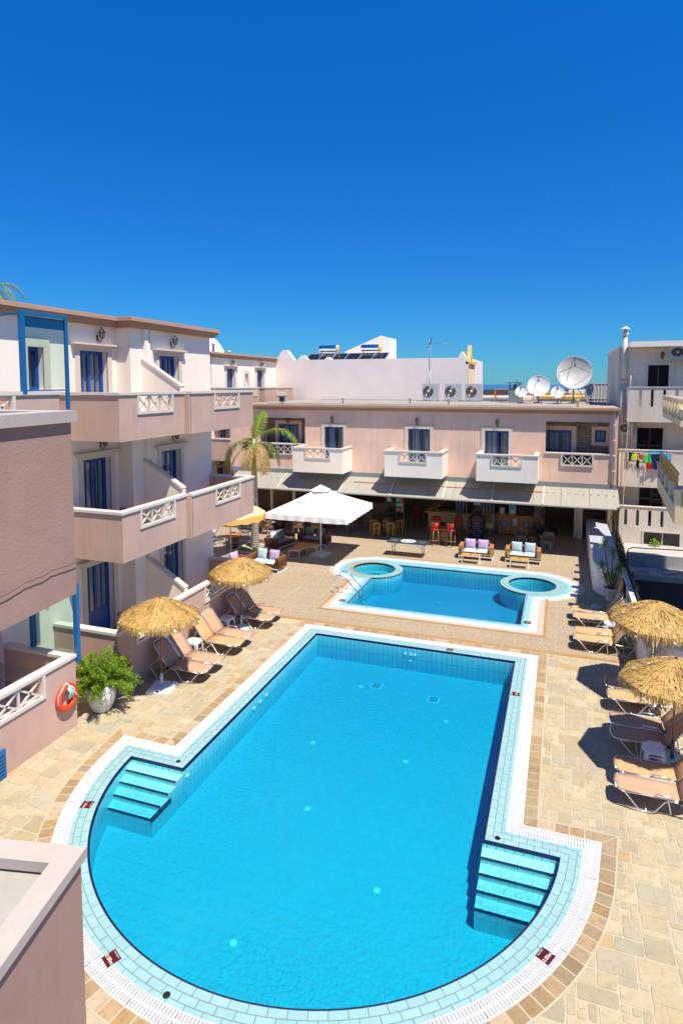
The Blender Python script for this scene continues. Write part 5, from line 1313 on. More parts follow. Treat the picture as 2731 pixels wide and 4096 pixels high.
# boards leaning on the wall
for k,(y,m_,lb) in enumerate(((23.5,'orangewood','orange wooden board leaning against the low wall beside the yucca pot'),(23.2,'black','dark framed panel leaning against the low wall beside the orange board'))):
    mb=MB(); mb.add([(1.85+.1*k,y,.0),(1.9+.1*k,y,.0),(2.17,y,1.1),(2.12,y,1.1),(1.85+.1*k,y-.5,.0),(1.9+.1*k,y-.5,.0),(2.17,y-.5,1.1),(2.12,y-.5,1.1)],[(0,1,2,3),(7,6,5,4),(0,4,5,1),(1,5,6,2),(2,6,7,3),(3,7,4,0)],sm=False); tag(mb.build('leaning_board',M[m_]),lb,'board')
# life ring
lr_=thing('life_ring','orange red life ring with pale cyan rope hanging on the pink terrace wall','life ring',(-10.30,10.70,.86))
mb=MB(); rg=.245
mb.tube([(0,rg*math.cos(a*math.pi/16),rg*math.sin(a*math.pi/16)) for a in range(32)],.068,12,close=True); mb.build('ring',M['rubber_red'],lr_)
mb=MB(); rnd=random.Random(3)
for k in range(9): 
    a=rnd.uniform(-.4,.4); mb.tube([(.07,.02+a*.15,.30-rnd.random()*.1),(.10,.08+a*.2,.12+rnd.random()*.05),(.08,.04+a*.2,-.02)],.010,5)
mb.tube([(.04,-.05,.36),(.03,-.27,.16),(.05,-.31,-.05)],.01,5); mb.tube([(.05,-.05,.36),(.09,.16,.05),(.09,.28,-.12)],.01,5); mb.build('rope',M['rope'],lr_)
mb=MB()
for a in (40,130,220,310): mb.at(0,rg*math.cos(R(a)),rg*math.sin(R(a)),0,R(a)).lathe([(.0705,-.02),(.0705,.02)],14,cap=False) if False else None
# drying rack on near terrace
dr=thing('drying_rack','grey metal drying rack on the inner wall of the near terrace','drying rack',(-11.2,10.4,1.3))
mb=MB()
for k in range(7): mb.tube([(-12.1,10.55-k*.09,1.42),(-10.9,10.55-k*.09,1.42)],.008,4)
mb.tube([(-12.1,10.0,1.42),(-12.1,10.6,1.42)],.012,5); mb.tube([(-10.9,10.0,1.42),(-10.9,10.6,1.42)],.012,5); mb.build('rods',M['greymet'],dr,world=True)
# rattan chairs on balconies
def bchair(loc,rz,lb):
    t=thing('balcony_chair',lb,'chair',loc,rz,'black rattan balcony chairs')
    mb=MB(); mb.at(0,0,.42).lathe([(.24,0),(.24,.03)],20,sm=False); mb.build('seat',M['blackmesh'],t)
    mb=MB(); mb.tube([(.26*math.cos(a),.26*math.sin(a),.70+.16*(1 if math.sin(a)>0 else 0)*math.sin(a)) for a in [R(-20+k*22) for k in range(11)]],.018,6); mb.tube([(.26*math.cos(a),.26*math.sin(a),.60+.1*max(0,math.sin(a))) for a in [R(-20+k*22) for k in range(11)]],.012,6)
    mb.build('back_frame',M['black'],t)
    for a in (45,135,225,315):
        mb=MB(); mb.tube([(.24*math.cos(R(a)),.24*math.sin(R(a)),.7 if a<200 else .43),(.22*math.cos(R(a)),.22*math.sin(R(a)),0)],.014,6); mb.build('leg',M['black'],t)
    return t
M['blackmesh']=mat('black_rattan_weave',(.03,.03,.032),.6)
bchair((-11.05,14.0,F1),R(120),'black chair behind the parapet of the middle balcony')
bchair((-11.3,14.1,F0),R(120),'black chair on the ground terrace behind the near straw umbrella')
t=thing('balcony_table','round glass balcony table on the ground terrace beside the black chair','table',(-10.9,13.35,F0))
mb=MB(); mb.at(0,0,.68).lathe([(.32,0),(.32,.015)],28,sm=False); mb.build('table_top',M['screen'],t); mb=MB(); mb.tube([(.325*math.cos(a*.2618),.325*math.sin(a*.2618),.69) for a in range(24)],.015,6,close=True)
for a in (0,120,240): mb.tube([(.3*math.cos(R(a)),.3*math.sin(R(a)),.68),(.1*math.cos(R(a)),.1*math.sin(R(a)),.35),(.28*math.cos(R(a)),.28*math.sin(R(a)),0)],.012,5)
mb.build('table_frame',M['black'],t)
# ================= lounge furniture =================
def pillow(mb,c,w_,h,t_,tilt,rz=0):
    M0=Matrix.Translation(c)@Matrix.Rotation(rz,4,'Z')@Matrix.Rotation(tilt,4,'X'); old=mb.M; mb.M=M0; n=8; vs=[];fs=[]
    for s_ in (-1,1):
        for j in range(n+1):
            for i in range(n+1):
                u=-1+2*i/n; v=-1+2*j/n; b=(1-u*u)**.5*(1-v*v)**.5 if abs(u)<1 and abs(v)<1 else 0; pin=1-.07*(1-abs(u)**2)*(abs(v)>.9)-.07*(1-abs(v)**2)*(abs(u)>.9)
                vs.append((u*w_/2*(1-.06*(1-v*v)),s_*t_/2*b**.7,v*h/2*(1-.06*(1-u*u))))
    N_=(n+1)**2
    for s_ in (0,1):
        for j in range(n):
            for i in range(n):
                a=s_*N_+j*(n+1)+i; f=(a,a+1,a+n+2,a+n+1); fs.append(f if s_==0 else f[::-1])
    mb.add(vs,fs,sm=True); mb.M=old
def weave(mb,x0,x1,y0,y1,z0,z1,axis,rnd,step=.055):
    """open wicker screen in the plane of axis"""
    a0,a1=(x0,x1) if axis=='x' else (y0,y1); n=max(2,int((a1-a0)/step)); m_=max(2,int((z1-z0)/step)); w_=.0075
    for k in range(n+1):
        if rnd.random()<.12: continue
        a=a0+(a1-a0)*k/n; za=z0 if rnd.random()<.7 else z0+(z1-z0)*.3*rnd.random(); zb=z1 if rnd.random()<.7 else z1-(z1-z0)*.3*rnd.random()
        if axis=='x': mb.box(a-w_,a+w_,y0,y0+.02,za,zb)
        else: mb.box(x0,x0+.02,a-w_,a+w_,za,zb)
    for k in range(m_+1):
        z=z0+(z1-z0)*k/m_; aa=a0; 
        while aa<a1-.02:
            l=rnd.uniform(.1,.4); b=min(a1,aa+l)
            if rnd.random()<.8:
                if axis=='x': mb.box(aa,b,y0-.004,y0+.024,z-w_,z+w_)
                else: mb.box(x0-.004,x0+.024,aa,b,z-w_,z+w_)
            aa=b+ (0 if rnd.random()<.6 else .04)
def sofa(loc,rz,label,wick,cush,p1,p2,w_=1.45,seed=1,p_off=0):
    """two seat wicker sofa, faces local -y"""
    t=thing('wicker_sofa',label,'sofa',loc,rz,'wicker sofas around the pool bar'); rnd=random.Random(seed); d=.72; h=w_/2
    for s_ in (-1,1):
        mb=MB(); x=s_*h-(.17 if s_>0 else 0)
        mb.box(x,x+.17,-d/2,d/2,.46,.60); 
        weave(mb,x,x+.17,-d/2,-d/2+.02,.16,.46,'x',rnd); weave(mb,x,x+.17,d/2-.02,d/2,.16,.46,'x',rnd); weave(mb,x,x+.02,-d/2,d/2,.16,.46,'y',rnd); weave(mb,x+.15,x+.17,-d/2,d/2,.16,.46,'y',rnd)
        mb.build('arm_rest',M[wick],t)
    mb=MB(); mb.box(-h+.17,h-.17,d/2-.10,d/2,.60,.66); weave(mb,-h+.17,h-.17,d/2-.03,d/2,.16,.62,'x',rnd); mb.build('back_frame',M[wick],t)
    mb=MB(); weave(mb,-h+.17,h-.17,-d/2+.01,-d/2+.03,.16,.27,'x',rnd); mb.box(-h+.17,h-.17,-d/2+.02,d/2-.05,.25,.27); mb.build('seat_frame',M[wick],t)
    for s_ in (-1,1):
        x0,x1=(-h+.18,-.005) if s_<0 else (.005,h-.18)
        mb=MB(); pillow(mb,((x0+x1)/2,-.03,.335),x1-x0+.03,d-.12,.17,R(90)); mb.build('seat_cushion',M[cush],t)
        mb=MB(); pillow(mb,((x0+x1)/2+p_off*s_,d/2-.22,.60),.47,.45,.15,R(-14),rnd.uniform(-.1,.1)); mb.build('pillow',M[p1 if s_<0 else p2],t)
    mb=MB()
    for x in (-h+.03,h-.03):
        for a,b in (((x,-d/2-.02,0),(x,-d/2-.02,.15)),((x,d/2,0),(x,d/2,.15)),((x,-d/2-.02,.14),(x,d/2,.14)),((x,-d/2-.02,.012),(x,d/2,.012))): mb.bar(a,b,.03)
    mb.bar((-h,-d/2-.02,.14),(h,-d/2-.02,.14),.03); mb.bar((-h,d/2,.14),(h,d/2,.14),.03); mb.build('base_frame',M['whitemetal'],t); return t
sofa((-11.70,23.6,.006),R(-4),'brown wicker sofa with pale blue and lilac pillows beyond the farther left straw umbrella','wicker','cush','pill_b','pill_l',w_=1.55,seed=2)
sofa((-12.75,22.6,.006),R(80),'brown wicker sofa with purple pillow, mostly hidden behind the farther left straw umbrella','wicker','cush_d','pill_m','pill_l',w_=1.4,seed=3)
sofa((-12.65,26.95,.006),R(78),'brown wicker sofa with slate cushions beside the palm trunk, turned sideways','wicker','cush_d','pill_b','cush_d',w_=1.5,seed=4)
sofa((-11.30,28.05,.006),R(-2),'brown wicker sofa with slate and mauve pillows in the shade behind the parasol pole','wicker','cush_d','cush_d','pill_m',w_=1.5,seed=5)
sofa((-3.5,28.30,.006),R(1),'light brown wicker sofa with two lilac pillows in front of the black menu board','wicker_l','cush','pill_l','pill_l',w_=1.5,seed=6)
sofa((-1.47,28.42,.006),R(0),'light brown wicker sofa with two grey blue pillows in front of the tub chairs','wicker_l','cush','cush','cush',w_=1.5,seed=7)
def ctable(loc,rz,label,w_,d,h=.38,cup=True):
    t=thing('coffee_table',label,'coffee table',loc,rz,'low tables with orange wood tops')
    mb=MB(); mb.box(-w_/2,w_/2,-d/2,d/2,h-.03,h); mb.build('table_top',M['orangewood'],t)
    mb=MB()
    for x in (-w_/2+.015,w_/2-.015):
        for y in (-d/2+.015,d/2-.015): mb.bar((x,y,0),(x,y,h-.03),.028)
        mb.bar((x,-d/2,.012),(x,d/2,.012),.024)
    mb.box(-w_/2-.002,w_/2+.002,-d/2-.002,d/2+.002,h-.055,h-.03); mb.build('leg_frame',M['whitemetal'],t)
    if cup:
        a=tag(MB().at(0,0,0).lathe([(.05,0),(.065,.03),(.05,.035),(.045,.012),(0,.01)],14).build('ashtray',M['chrome']),'small ashtray on the low table in front of the '+label.split('front of the ')[1],'ashtray'); a.location=(loc[0],loc[1],loc[2]+h)
    return t
ctable((-3.62,27.4,.006),R(-2),'orange topped low table in front of the lilac pillow sofa',.78,.36)
ctable((-1.56,27.36,.006),R(-1),'orange topped low table in front of the grey blue pillow sofa',.76,.36)
t=ctable((-11.45,22.2,.006),R(8),'brown topped low table half hidden behind the farther left straw umbrella',.85,1.0,cup=False)
t=thing('corner_table','L shaped orange topped low table with white metal legs in the parasol shade','coffee table',(-11.1,26.3,0))
mb=MB(); P=[(-11.50,25.45),(-11.02,25.5),(-10.98,26.35),(-10.52,26.4),(-10.52,26.85),(-11.50,26.8)]; mb.prism(P,.37,.40); mb.build('table_top',M['orangewood'],t,world=True)
mb=MB(); 
for a,b in zip(P,P[1:]+P[:1]): mb.bar((*a,.355),(*b,.355),.028); mb.bar((*a,0),(*a,.36),.028)
mb.bar((-11.5,25.45,.012),(-11.02,25.5,.012),.024); mb.build('leg_frame',M['whitemetal'],t,world=True)
# big square parasol
PX,PY=-10.29,26.33
bp_=thing('parasol','big square white canvas parasol with a draped valance standing over the wicker lounge','parasol',(PX,PY,0))
hs_=1.90; zt_,zv=3.18,2.22
mb=MB(); n=16; vs=[(0,0,zt_)]; fs=[]; prev=None
def canopy(s,t_): # s 0..8 around, t 0..1 out
    k=int(s)%8; f=s-int(s); cs=[(1,0),(1,1),(0,1),(-1,1),(-1,0),(-1,-1),(0,-1),(1,-1)]
    a=Vector(cs[k]);b=Vector(cs[(k+1)%8]); p=a.lerp(b,f)*hs_*t_; sag=.10*math.sin(f*math.pi)*math.sin(t_*math.pi)+.05*math.sin(t_*math.pi)
    return (p.x,p.y,zt_-(zt_-zv)*t_**1.0*1-sag*.7)
NS=64; NT=8
vs=[canopy(8*i/NS,j/NT) for j in range(1,NT+1) for i in range(NS)]; vs.append((0,0,zt_)); fs=[(j*NS+i,j*NS+(i+1)%NS,(j+1)*NS+(i+1)%NS,(j+1)*NS+i) for j in range(NT-1) for i in range(NS)]+[(NS*NT,(i+1)%NS,i) for i in range(NS)]
mb.M=Matrix.Translation((PX,PY,0)); mb.add(vs,fs,sm=True); can=mb.build('canopy',M['canvas'],bp_,world=True)
mb=MB(); mb.M=Matrix.Translation((PX,PY,0)); NV=200; vs=[];rnd=random.Random(6)
for j in range(3):
    for i in range(NV):
        x,y,z=canopy(8*i/NV,1); rr_=1+ (j*.004)+ .008*math.sin(i*.9)*j*.6+rnd.uniform(-.002,.002)*j; vs.append((x*rr_,y*rr_,z-.115*j-(.02*abs(math.sin(i*math.pi/25)) if j==2 else 0)))
mb.add(vs,[(j*NV+i,j*NV+(i+1)%NV,(j+1)*NV+(i+1)%NV,(j+1)*NV+i) for j in range(2) for i in range(NV)],sm=True); mb.build('valance',M['canvas'],can,world=True)
mb=MB(); mb.M=Matrix.Translation((PX,PY,0)); vs=[(.45*math.cos(a*math.pi/8)*(1.1 if a%4==2 else 1),.45*math.sin(a*math.pi/8)*(1.1 if a%4==2 else 1),zt_-.13-.02*(a%2)) for a in range(16)]+[(0,0,zt_+.12)]
mb.add(vs,[(i,(i+1)%16,16) for i in range(16)],sm=True); mb.build('vent_cap',M['canvas'],can,world=True)
mb=MB(); mb.tube([(PX,PY,.1),(PX,PY,3.1)],.035,10); mb.at(PX,PY,.9).lathe([(.05,0),(.05,.15)],10); mb.build('pole',M['whitemetal'],bp_,world=True)
mb=MB()
for i in range(8):
    x,y,z=canopy(i,.97); mb.bar((PX,PY,2.95),(PX+x,PY+y,z-.03),.025)
mb.build('ribs',M['whitemetal'],bp_,world=True)
mb=MB(); mb.at(PX,PY,0,R(-12))
for sx in (-1,1):
    for sy in (-1,1): mb.box(sx*.01,sx*.37,sy*.01,sy*.37,.0,.11)
mb.box(-.40,.40,-.40,.40,0,.03); mb.lathe([(.06,.11),(.05,.3)],12); mb.build('base',M['basestone'],bp_,world=True)
# orange parasol
op=thing('parasol','orange scalloped parasol half hidden behind the middle balcony corner','parasol',(-13.85,24.35,0))
mb=MB(); n=32; vs=[(1.55*math.cos(2*math.pi*i/n),1.55*math.sin(2*math.pi*i/n),2.15-.04*math.cos(i*math.pi/2)) for i in range(n)]+[(0.75*math.cos(2*math.pi*i/n),.75*math.sin(2*math.pi*i/n),2.5) for i in range(n)]+[(0,0,2.75)]
mb.M=Matrix.Translation((-13.85,24.35,0)); mb.add(vs,[(i,(i+1)%n,n+(i+1)%n,n+i) for i in range(n)]+[(n+i,n+(i+1)%n,2*n) for i in range(n)],sm=True); c_=mb.build('canopy',M['palecanvas'],op,world=True)
mb=MB(); mb.M=Matrix.Translation((-13.85,24.35,0)); n=96; vs=[(1.56*math.cos(2*math.pi*i/n),1.56*math.sin(2*math.pi*i/n),2.15-.04*math.cos(i*math.pi/6)) for i in range(n)]+[(1.58*math.cos(2*math.pi*i/n),1.58*math.sin(2*math.pi*i/n),1.93-.05*abs(math.sin(i*math.pi/6))) for i in range(n)]
mb.add(vs,[(i,(i+1)%n,n+(i+1)%n,n+i) for i in range(n)],sm=True); mb.build('valance',M['orangecanvas'],c_,world=True)
mb=MB(); mb.tube([(-13.85,24.35,0),(-13.85,24.35,2.7)],.03,8); mb.build('pole',M['whitemetal'],op,world=True)
# barrel furniture
def barrel(mb,r,h,n=18):
    mb.lathe([(r*.82,0),(r*.93,h*.2),(r,h*.5),(r*.93,h*.8),(r*.82,h)],n,sm=True)
def hoops(mb,r,h,zs,n=18):
    for z in zs:
        k=r*(1-.18*abs(2*z/h-1)**1.7)+.006; mb.lathe([(k,z-.02),(k,z+.02)],n,cap=False)
def btable(loc,label,r=.38,h=.95,top=.46,white=False):
    t=thing('barrel_table',label,'table',loc,0)
    mb=MB(); barrel(mb,r*.75,h-.03); b_=mb.build('barrel',M['barrelwood'],t)
    mb=MB(); hoops(mb,r*.75,h-.03,[h*.12,h*.35,h*.65,h*.85]); mb.build('hoops',M['black'],b_)
    mb=MB(); mb.at(0,0,h-.03).lathe([(top,0),(top,.035)],24,sm=False); mb.build('table_top',M['darkwood'] if not white else M['orangewood'],t)
    return t
btable((-5.31,30.45,.006),'oak barrel table with black hoops ringed by the red cane bar stools')
btable((-8.5,31.35,.006),'oak barrel table with a dark round top among the square wooden stools')
t=btable((-14.75,26.2,.006),'low barrel table with an orange top beside the palm trunk',.36,.62,.42,True)
for a in (20,110,200,290): mb=MB(); mb.tube([(.36*math.cos(R(a)),.36*math.sin(R(a)),.58),(.30*math.cos(R(a)),.30*math.sin(R(a)),0)],.025,6); mb.build('leg',M['greywood'],t)
def barstool(loc,rz,label,frame='bamboo',h=.78):
    t=thing('bar_stool',label,'bar stool',loc,rz,'red bar stools')
    mb=MB(); mb.at(0,0,h).lathe([(.19,0),(.2,.03),(.19,.06),(0,.07)],20); mb.build('seat',M['red'],t)
    mb=MB(); n=11
    vs=[];fs=[]
    for i in range(n):
        a=R(20+i*14); 
        for z in (h+.16,h+.36): vs.append((.215*math.cos(a),.215*math.sin(a),z)); vs.append((.185*math.cos(a),.185*math.sin(a),z))
    for i in range(n-1):
        a=i*4;b=a+4; fs+= [(a,b,b+2,a+2),(b+1,a+1,a+3,b+3),(a+2,b+2,b+3,a+3),(a,a+1,b+1,b)]
    mb.add(vs,fs,sm=True); mb.build('backrest',M['red'],t)
    mb=MB(); mb.tube([(.22*math.cos(R(a)),.22*math.sin(R(a)),h+.37) for a in range(10,171,20)],.014,5); 
    for a in (20,90,160): mb.tube([(.2*math.cos(R(a)),.2*math.sin(R(a)),h),(.215*math.cos(R(a)),.215*math.sin(R(a)),h+.37)],.012,5)
    mb.tube([(.2*math.cos(R(a)),.2*math.sin(R(a)),.28) for a in range(0,360,30)],.012,5,close=True); mb.build('back_frame',M[frame],t)
    for a in (45,135,225,315):
        mb=MB(); mb.tube([(.17*math.cos(R(a)),.17*math.sin(R(a)),h),(.23*math.cos(R(a)),.23*math.sin(R(a)),0)],.016,6); mb.build('leg',M[frame],t)
    return t
barstool((-5.70,29.82,.006),R(215),'cane bar stool with red seat, front left at the barrel table')
barstool((-4.92,29.86,.006),R(145),'cane bar stool with red seat, front right at the barrel table beside the lilac sofa')
barstool((-5.85,31.0,.006),R(10),'dark framed red bar stool behind the barrel table, on its left','darkwood',.8)
barstool((-4.75,31.0,.006),R(-10),'dark framed red bar stool behind the barrel table, on its right','darkwood',.8)
barstool((-7.35,33.4,.006),R(90),'dark framed red bar stool standing alone left of the bar counter','darkwood',.8)
def wstool(loc,rz,label):
    t=thing('wooden_stool',label,'bar stool',loc,rz,'square pine bar stools'); h=.74
    mb=MB(); mb.box(-.17,.17,-.17,.17,h-.04,h); mb.box(-.14,.14,-.14,.14,h,h+.015); mb.build('seat',M['yellowwood'],t)
    for sx in (-1,1):
        for sy in (-1,1): mb=MB(); mb.bar((sx*.14,sy*.14,h-.04),(sx*.16,sy*.16,0),.04); mb.build('leg',M['yellowwood'],t)
    mb=MB()
    for z in (.2,.45):
        for s_ in (-1,1): mb.bar((-.15,s_*.15,z),(.15,s_*.15,z),.025); mb.bar((s_*.15,-.15,z+.05),(s_*.15,.15,z+.05),.025)
    mb.build('rungs',M['yellowwood'],t); return t
wstool((-8.87,30.62,.006),R(3),'yellow pine stool, front left of the dark topped barrel table'); wstool((-8.15,30.85,.006),R(-3),'yellow pine stool, front right of the dark topped barrel table')
wstool((-9.25,31.25,.006),R(10),'yellow pine stool left of the dark topped barrel table, farthest left'); wstool((-7.85,31.6,.006),R(-6),'yellow pine stool right of the dark topped barrel table, next to the snack rack')
# barrel stave armchairs and round tables under the awning, left
def bchair2(loc,rz,label,pad=True):
    t=thing('barrel_chair',label,'armchair',loc,rz,'barrel stave armchairs under the awning')
    mb=MB(); n=9
    for k in range(n):
        a=R(10+k*160/(n-1)); c,s_=math.cos(a),math.sin(a); b=Vector((-s_,c,0))*.045
        p0=Vector((.27*c,.27*s_,.38));p1=Vector((.31*c,.31*s_,.78)); o=Vector((c,s_,0))*.02
        mb.add([p0-b,p0+b,p1+b,p1-b,p0-b+o,p0+b+o,p1+b+o,p1-b+o],[(0,1,2,3),(7,6,5,4),(3,2,6,7),(0,3,7,4),(1,5,6,2),(0,4,5,1)],sm=False)
    mb.build('stave_back',M['barrelwood'],t)
    mb=MB(); 
    for z in (.5,.68): mb.tube([(.335*math.cos(R(a)),.335*math.sin(R(a)),z) for a in range(5,176,17)],.014,4)
    mb.build('hoops',M['black'],t)
    for s_ in (-1,1): mb=MB(); mb.box(s_*.26,s_*.36,-.22,.08,.60,.64); mb.build('arm_rest',M['greywood'],t)
    mb=MB(); mb.at(0,0,.32).lathe([(.29,0),(.30,.08),(.27,.12),(0,.13)],20); mb.build('seat_pad',M['seatpad'],t)
    for a in (50,130,230,310):
        mb=MB(); mb.bar((.24*math.cos(R(a)),.24*math.sin(R(a)),.36),(.27*math.cos(R(a)),.27*math.sin(R(a)),0),.045); mb.build('leg',M['greywood'],t)
    return t
bchair2((-14.5,29.35,.006),R(170),'barrel stave armchair in sun right behind the palm trunk, seen from behind')
bchair2((-15.2,29.7,.006),R(150),'barrel stave armchair left of the palm trunk by the round table')
bchair2((-13.0,30.0,.006),R(165),'barrel stave armchair just left of the slate cushioned sofa back')
bchair2((-12.1,30.25,.006),R(185),'barrel stave armchair behind the sofa with slate and mauve pillows')
bchair2((-13.4,31.3,.006),R(20),'shaded armchair between the two round tables under the awning')
bchair2((-10.6,31.3,.006),R(-40),'shaded armchair behind the parasol pole under the awning')
bchair2((-11.6,31.9,.006),R(10),'shaded armchair at the back of the right round table')
bchair2((-9.9,32.6,.006),R(-60),'shaded armchair beside the left marble column')
def rtable(loc,label):
    t=thing('round_table',label,'table',loc,0,'round dark tables under the awning'); mb=MB(); mb.at(0,0,.7).lathe([(.5,0),(.5,.035)],28,sm=False); mb.build('table_top',M['barrelwood'],t); mb=MB(); mb.lathe([(.24,0),(.27,.2),(.28,.4),(.24,.7)],16); mb.build('barrel_base',M['darkwood'],t)
rtable((-14.4,30.7,.006),'round dark table behind the palm trunk under the awning'); rtable((-12.1,31.1,.006),'round dark table behind the white parasol under the awning')
# hanging egg chairs
def eggchair(loc,rz,label,stripe):
    t=thing('hanging_chair',label,'hanging chair',loc,rz)
    mb=MB(); mb.tube([(.55*math.cos(a*.2618),.55*math.sin(a*.2618),.03) for a in range(24)],.03,8,close=True); mb.tube([(0,.55,.03),(0,.62,.9),(0,.45,1.7),(0,.1,1.85),(0,0,1.7)],.028,8); mb.build('stand',M['alu'],t)
    mb=MB()
    for k in range(9):
        a=R(-80+k*20); mb.tube([(.48*math.sin(a)*math.sin(u),.38*math.cos(a)*math.sin(u)-.02,.95+.62*math.cos(u)) for u in [math.pi*(i+.5)/10 for i in range(10)]],.012,5)
    mb.tube([(.5*math.sin(u),-.05,.95+.64*math.cos(u)) for u in [2*math.pi*i/24 for i in range(24)]],.022,6,close=True)
    for z in (.55,.8,1.1,1.35): r_=.5*math.sqrt(max(0,1-((z-.95)/.64)**2)); mb.tube([(r_*math.sin(R(a)),r_*.75*math.cos(R(a))-.02,z) for a in range(-90,91,15)],.01,5)
    mb.build('cage',M['alu' if stripe=='pillow_stripe' else 'whitemetal'],t)
    mb=MB(); pillow(mb,(0,.0,.55),.7,.5,.16,R(80)); mb.build('seat_cushion',M['cush_d' if stripe=='pillow_stripe' else 'cush'],t)
    mb=MB(); pillow(mb,(-.05,.12,.85),.5,.5,.16,R(-15)); mb.build('pillow',M[stripe],t)
eggchair((-15.0,27.9,.006),R(15),'round hanging chair with a zebra striped pillow behind the low barrel table','pillow_stripe')
eggchair((-16.35,26.6,.006),R(30),'white hanging chair with a pale cushion at the corner of the left wing','canvas')
def lowwire(loc,label):
    t=thing('wire_table',label,'table',loc,0); mb=MB(); mb.tube([(.3*math.cos(a*.2618),.3*math.sin(a*.2618),.45) for a in range(24)],.014,5,close=True)
    for a in range(0,360,45): mb.tube([(.3*math.cos(R(a)),.3*math.sin(R(a)),.45),(.18*math.cos(R(a)),.18*math.sin(R(a)),.2),(.26*math.cos(R(a)),.26*math.sin(R(a)),0)],.01,4)
    mb.build('wire_frame',M['alu'],t); mb=MB(); mb.at(0,0,.44).lathe([(.28,0),(.28,.012)],20,sm=False); mb.build('glass_top',M['screen'],t)
lowwire((-15.3,24.9,.006),'small round wire table at the corner of the left wing')
# folding party table with emblem
ft=thing('folding_table','black folding table printed with a round white emblem, standing behind the small pool','table',(-6.5,27.6,0))
mb=MB(); mb.box(-7.42,-5.58,27.28,28.02,.64,.68); mb.build('table_top',M['tabletop'],ft,world=True)
mb=MB(); mb.box(-7.43,-5.57,27.27,28.03,.625,.64); mb.build('edge_trim',M['alu'],ft,world=True)
for x in (-7.2,-5.8):
    mb=MB(); s_=1 if x<-6.5 else -1
    for y in (27.42,27.88): mb.tube([(x,y,.63),(x,y,.02)],.016,6); mb.tube([(x,y,.4),(x+s_*.3,y,.62)],.010,5)
    mb.tube([(x,27.42,.2),(x,27.88,.2)],.012,5); mb.tube([(x,27.38,.02),(x,27.92,.02)],.018,6); mb.build('folding_leg',M['greymet'],ft,world=True)
mb=MB(); z=.6815; C_=(-6.5,27.65)
def rg_(mb,r0,r1,n=40,sx=1,sy=.95):
    for i in range(n):
        a,b=2*math.pi*i/n,2*math.pi*(i+1)/n; mb.add([(C_[0]+r*math.cos(t_)*sx,C_[1]+r*math.sin(t_)*sy,z) for r,t_ in ((r0,a),(r1,a),(r1,b),(r0,b))],[(0,1,2,3)],sm=False)
rg_(mb,.27,.33); rg_(mb,.05,.13,20)
for k in range(20):
    a=k*math.pi/10; 
    if abs(math.sin(a))<.35: continue
    mb.add([(C_[0]+.16*math.cos(a),C_[1]+.16*math.sin(a),z),(C_[0]+.24*math.cos(a+.03),C_[1]+.24*math.sin(a+.03),z),(C_[0]+.24*math.cos(a+.12),C_[1]+.24*math.sin(a+.12),z)],[(0,1,2)],sm=False)
mb.box(C_[0]-.36,C_[0]+.36,C_[1]-.045,C_[1]+.045,z+.0005,z+.001); mb.build('emblem',M['ribwhite'],ft,world=True)
nb=MB(); text_mb(nb,'\u2022 BAR \u2022',.10,(C_[0],C_[1],z+.002),(1,0,0),(0,1,0)); 
for x in (-7.15,-5.85):
    for k in range(3):
        nb.box(x-.14,x+.14,27.45+k*.13,27.455+k*.13,z,z+.0005)
        nb.box(x-.14+k*.13,x-.135+k*.13,27.42,27.76,z,z+.0006)
nb.build('printed_lines',M['inklight'],ft,world=True)
# menu board
bd_=thing('menu_board','black menu board with coloured hand lettering and an oval plaque on top','sign',(-3.95,31.95,0))
mb=MB(); mb.box(-4.32,-3.58,31.9,31.96,0,1.02); mb.build('board',M['boardblack'],bd_,world=True)
mb=MB(); mb.M=Matrix.Translation((-3.95,31.89,1.02))@Matrix.Rotation(math.pi/2,4,'X')@Matrix.Scale(.66,4,(0,1,0)); mb.lathe([(.27,0),(.27,.03),(.24,.035),(0,.035)],28,sm=False); mb.build('oval_plaque',M['darkwood'],bd_,world=True)
for k,(tx,c_) in enumerate((('VODKA','ribwhite'),('BLUEBERRY','pill_l'),('MELON','txgreen'),('STRAWBERRY','txpink'),('"CHILL OUT"','txblue'),('BOMB','txblue'))):
    nb=MB(); text_mb(nb,tx,.105,(-3.95,31.893,.78-k*.125),(1,0,0),(0,0,1)); nb.build('lettering',M[c_],bd_,world=True)
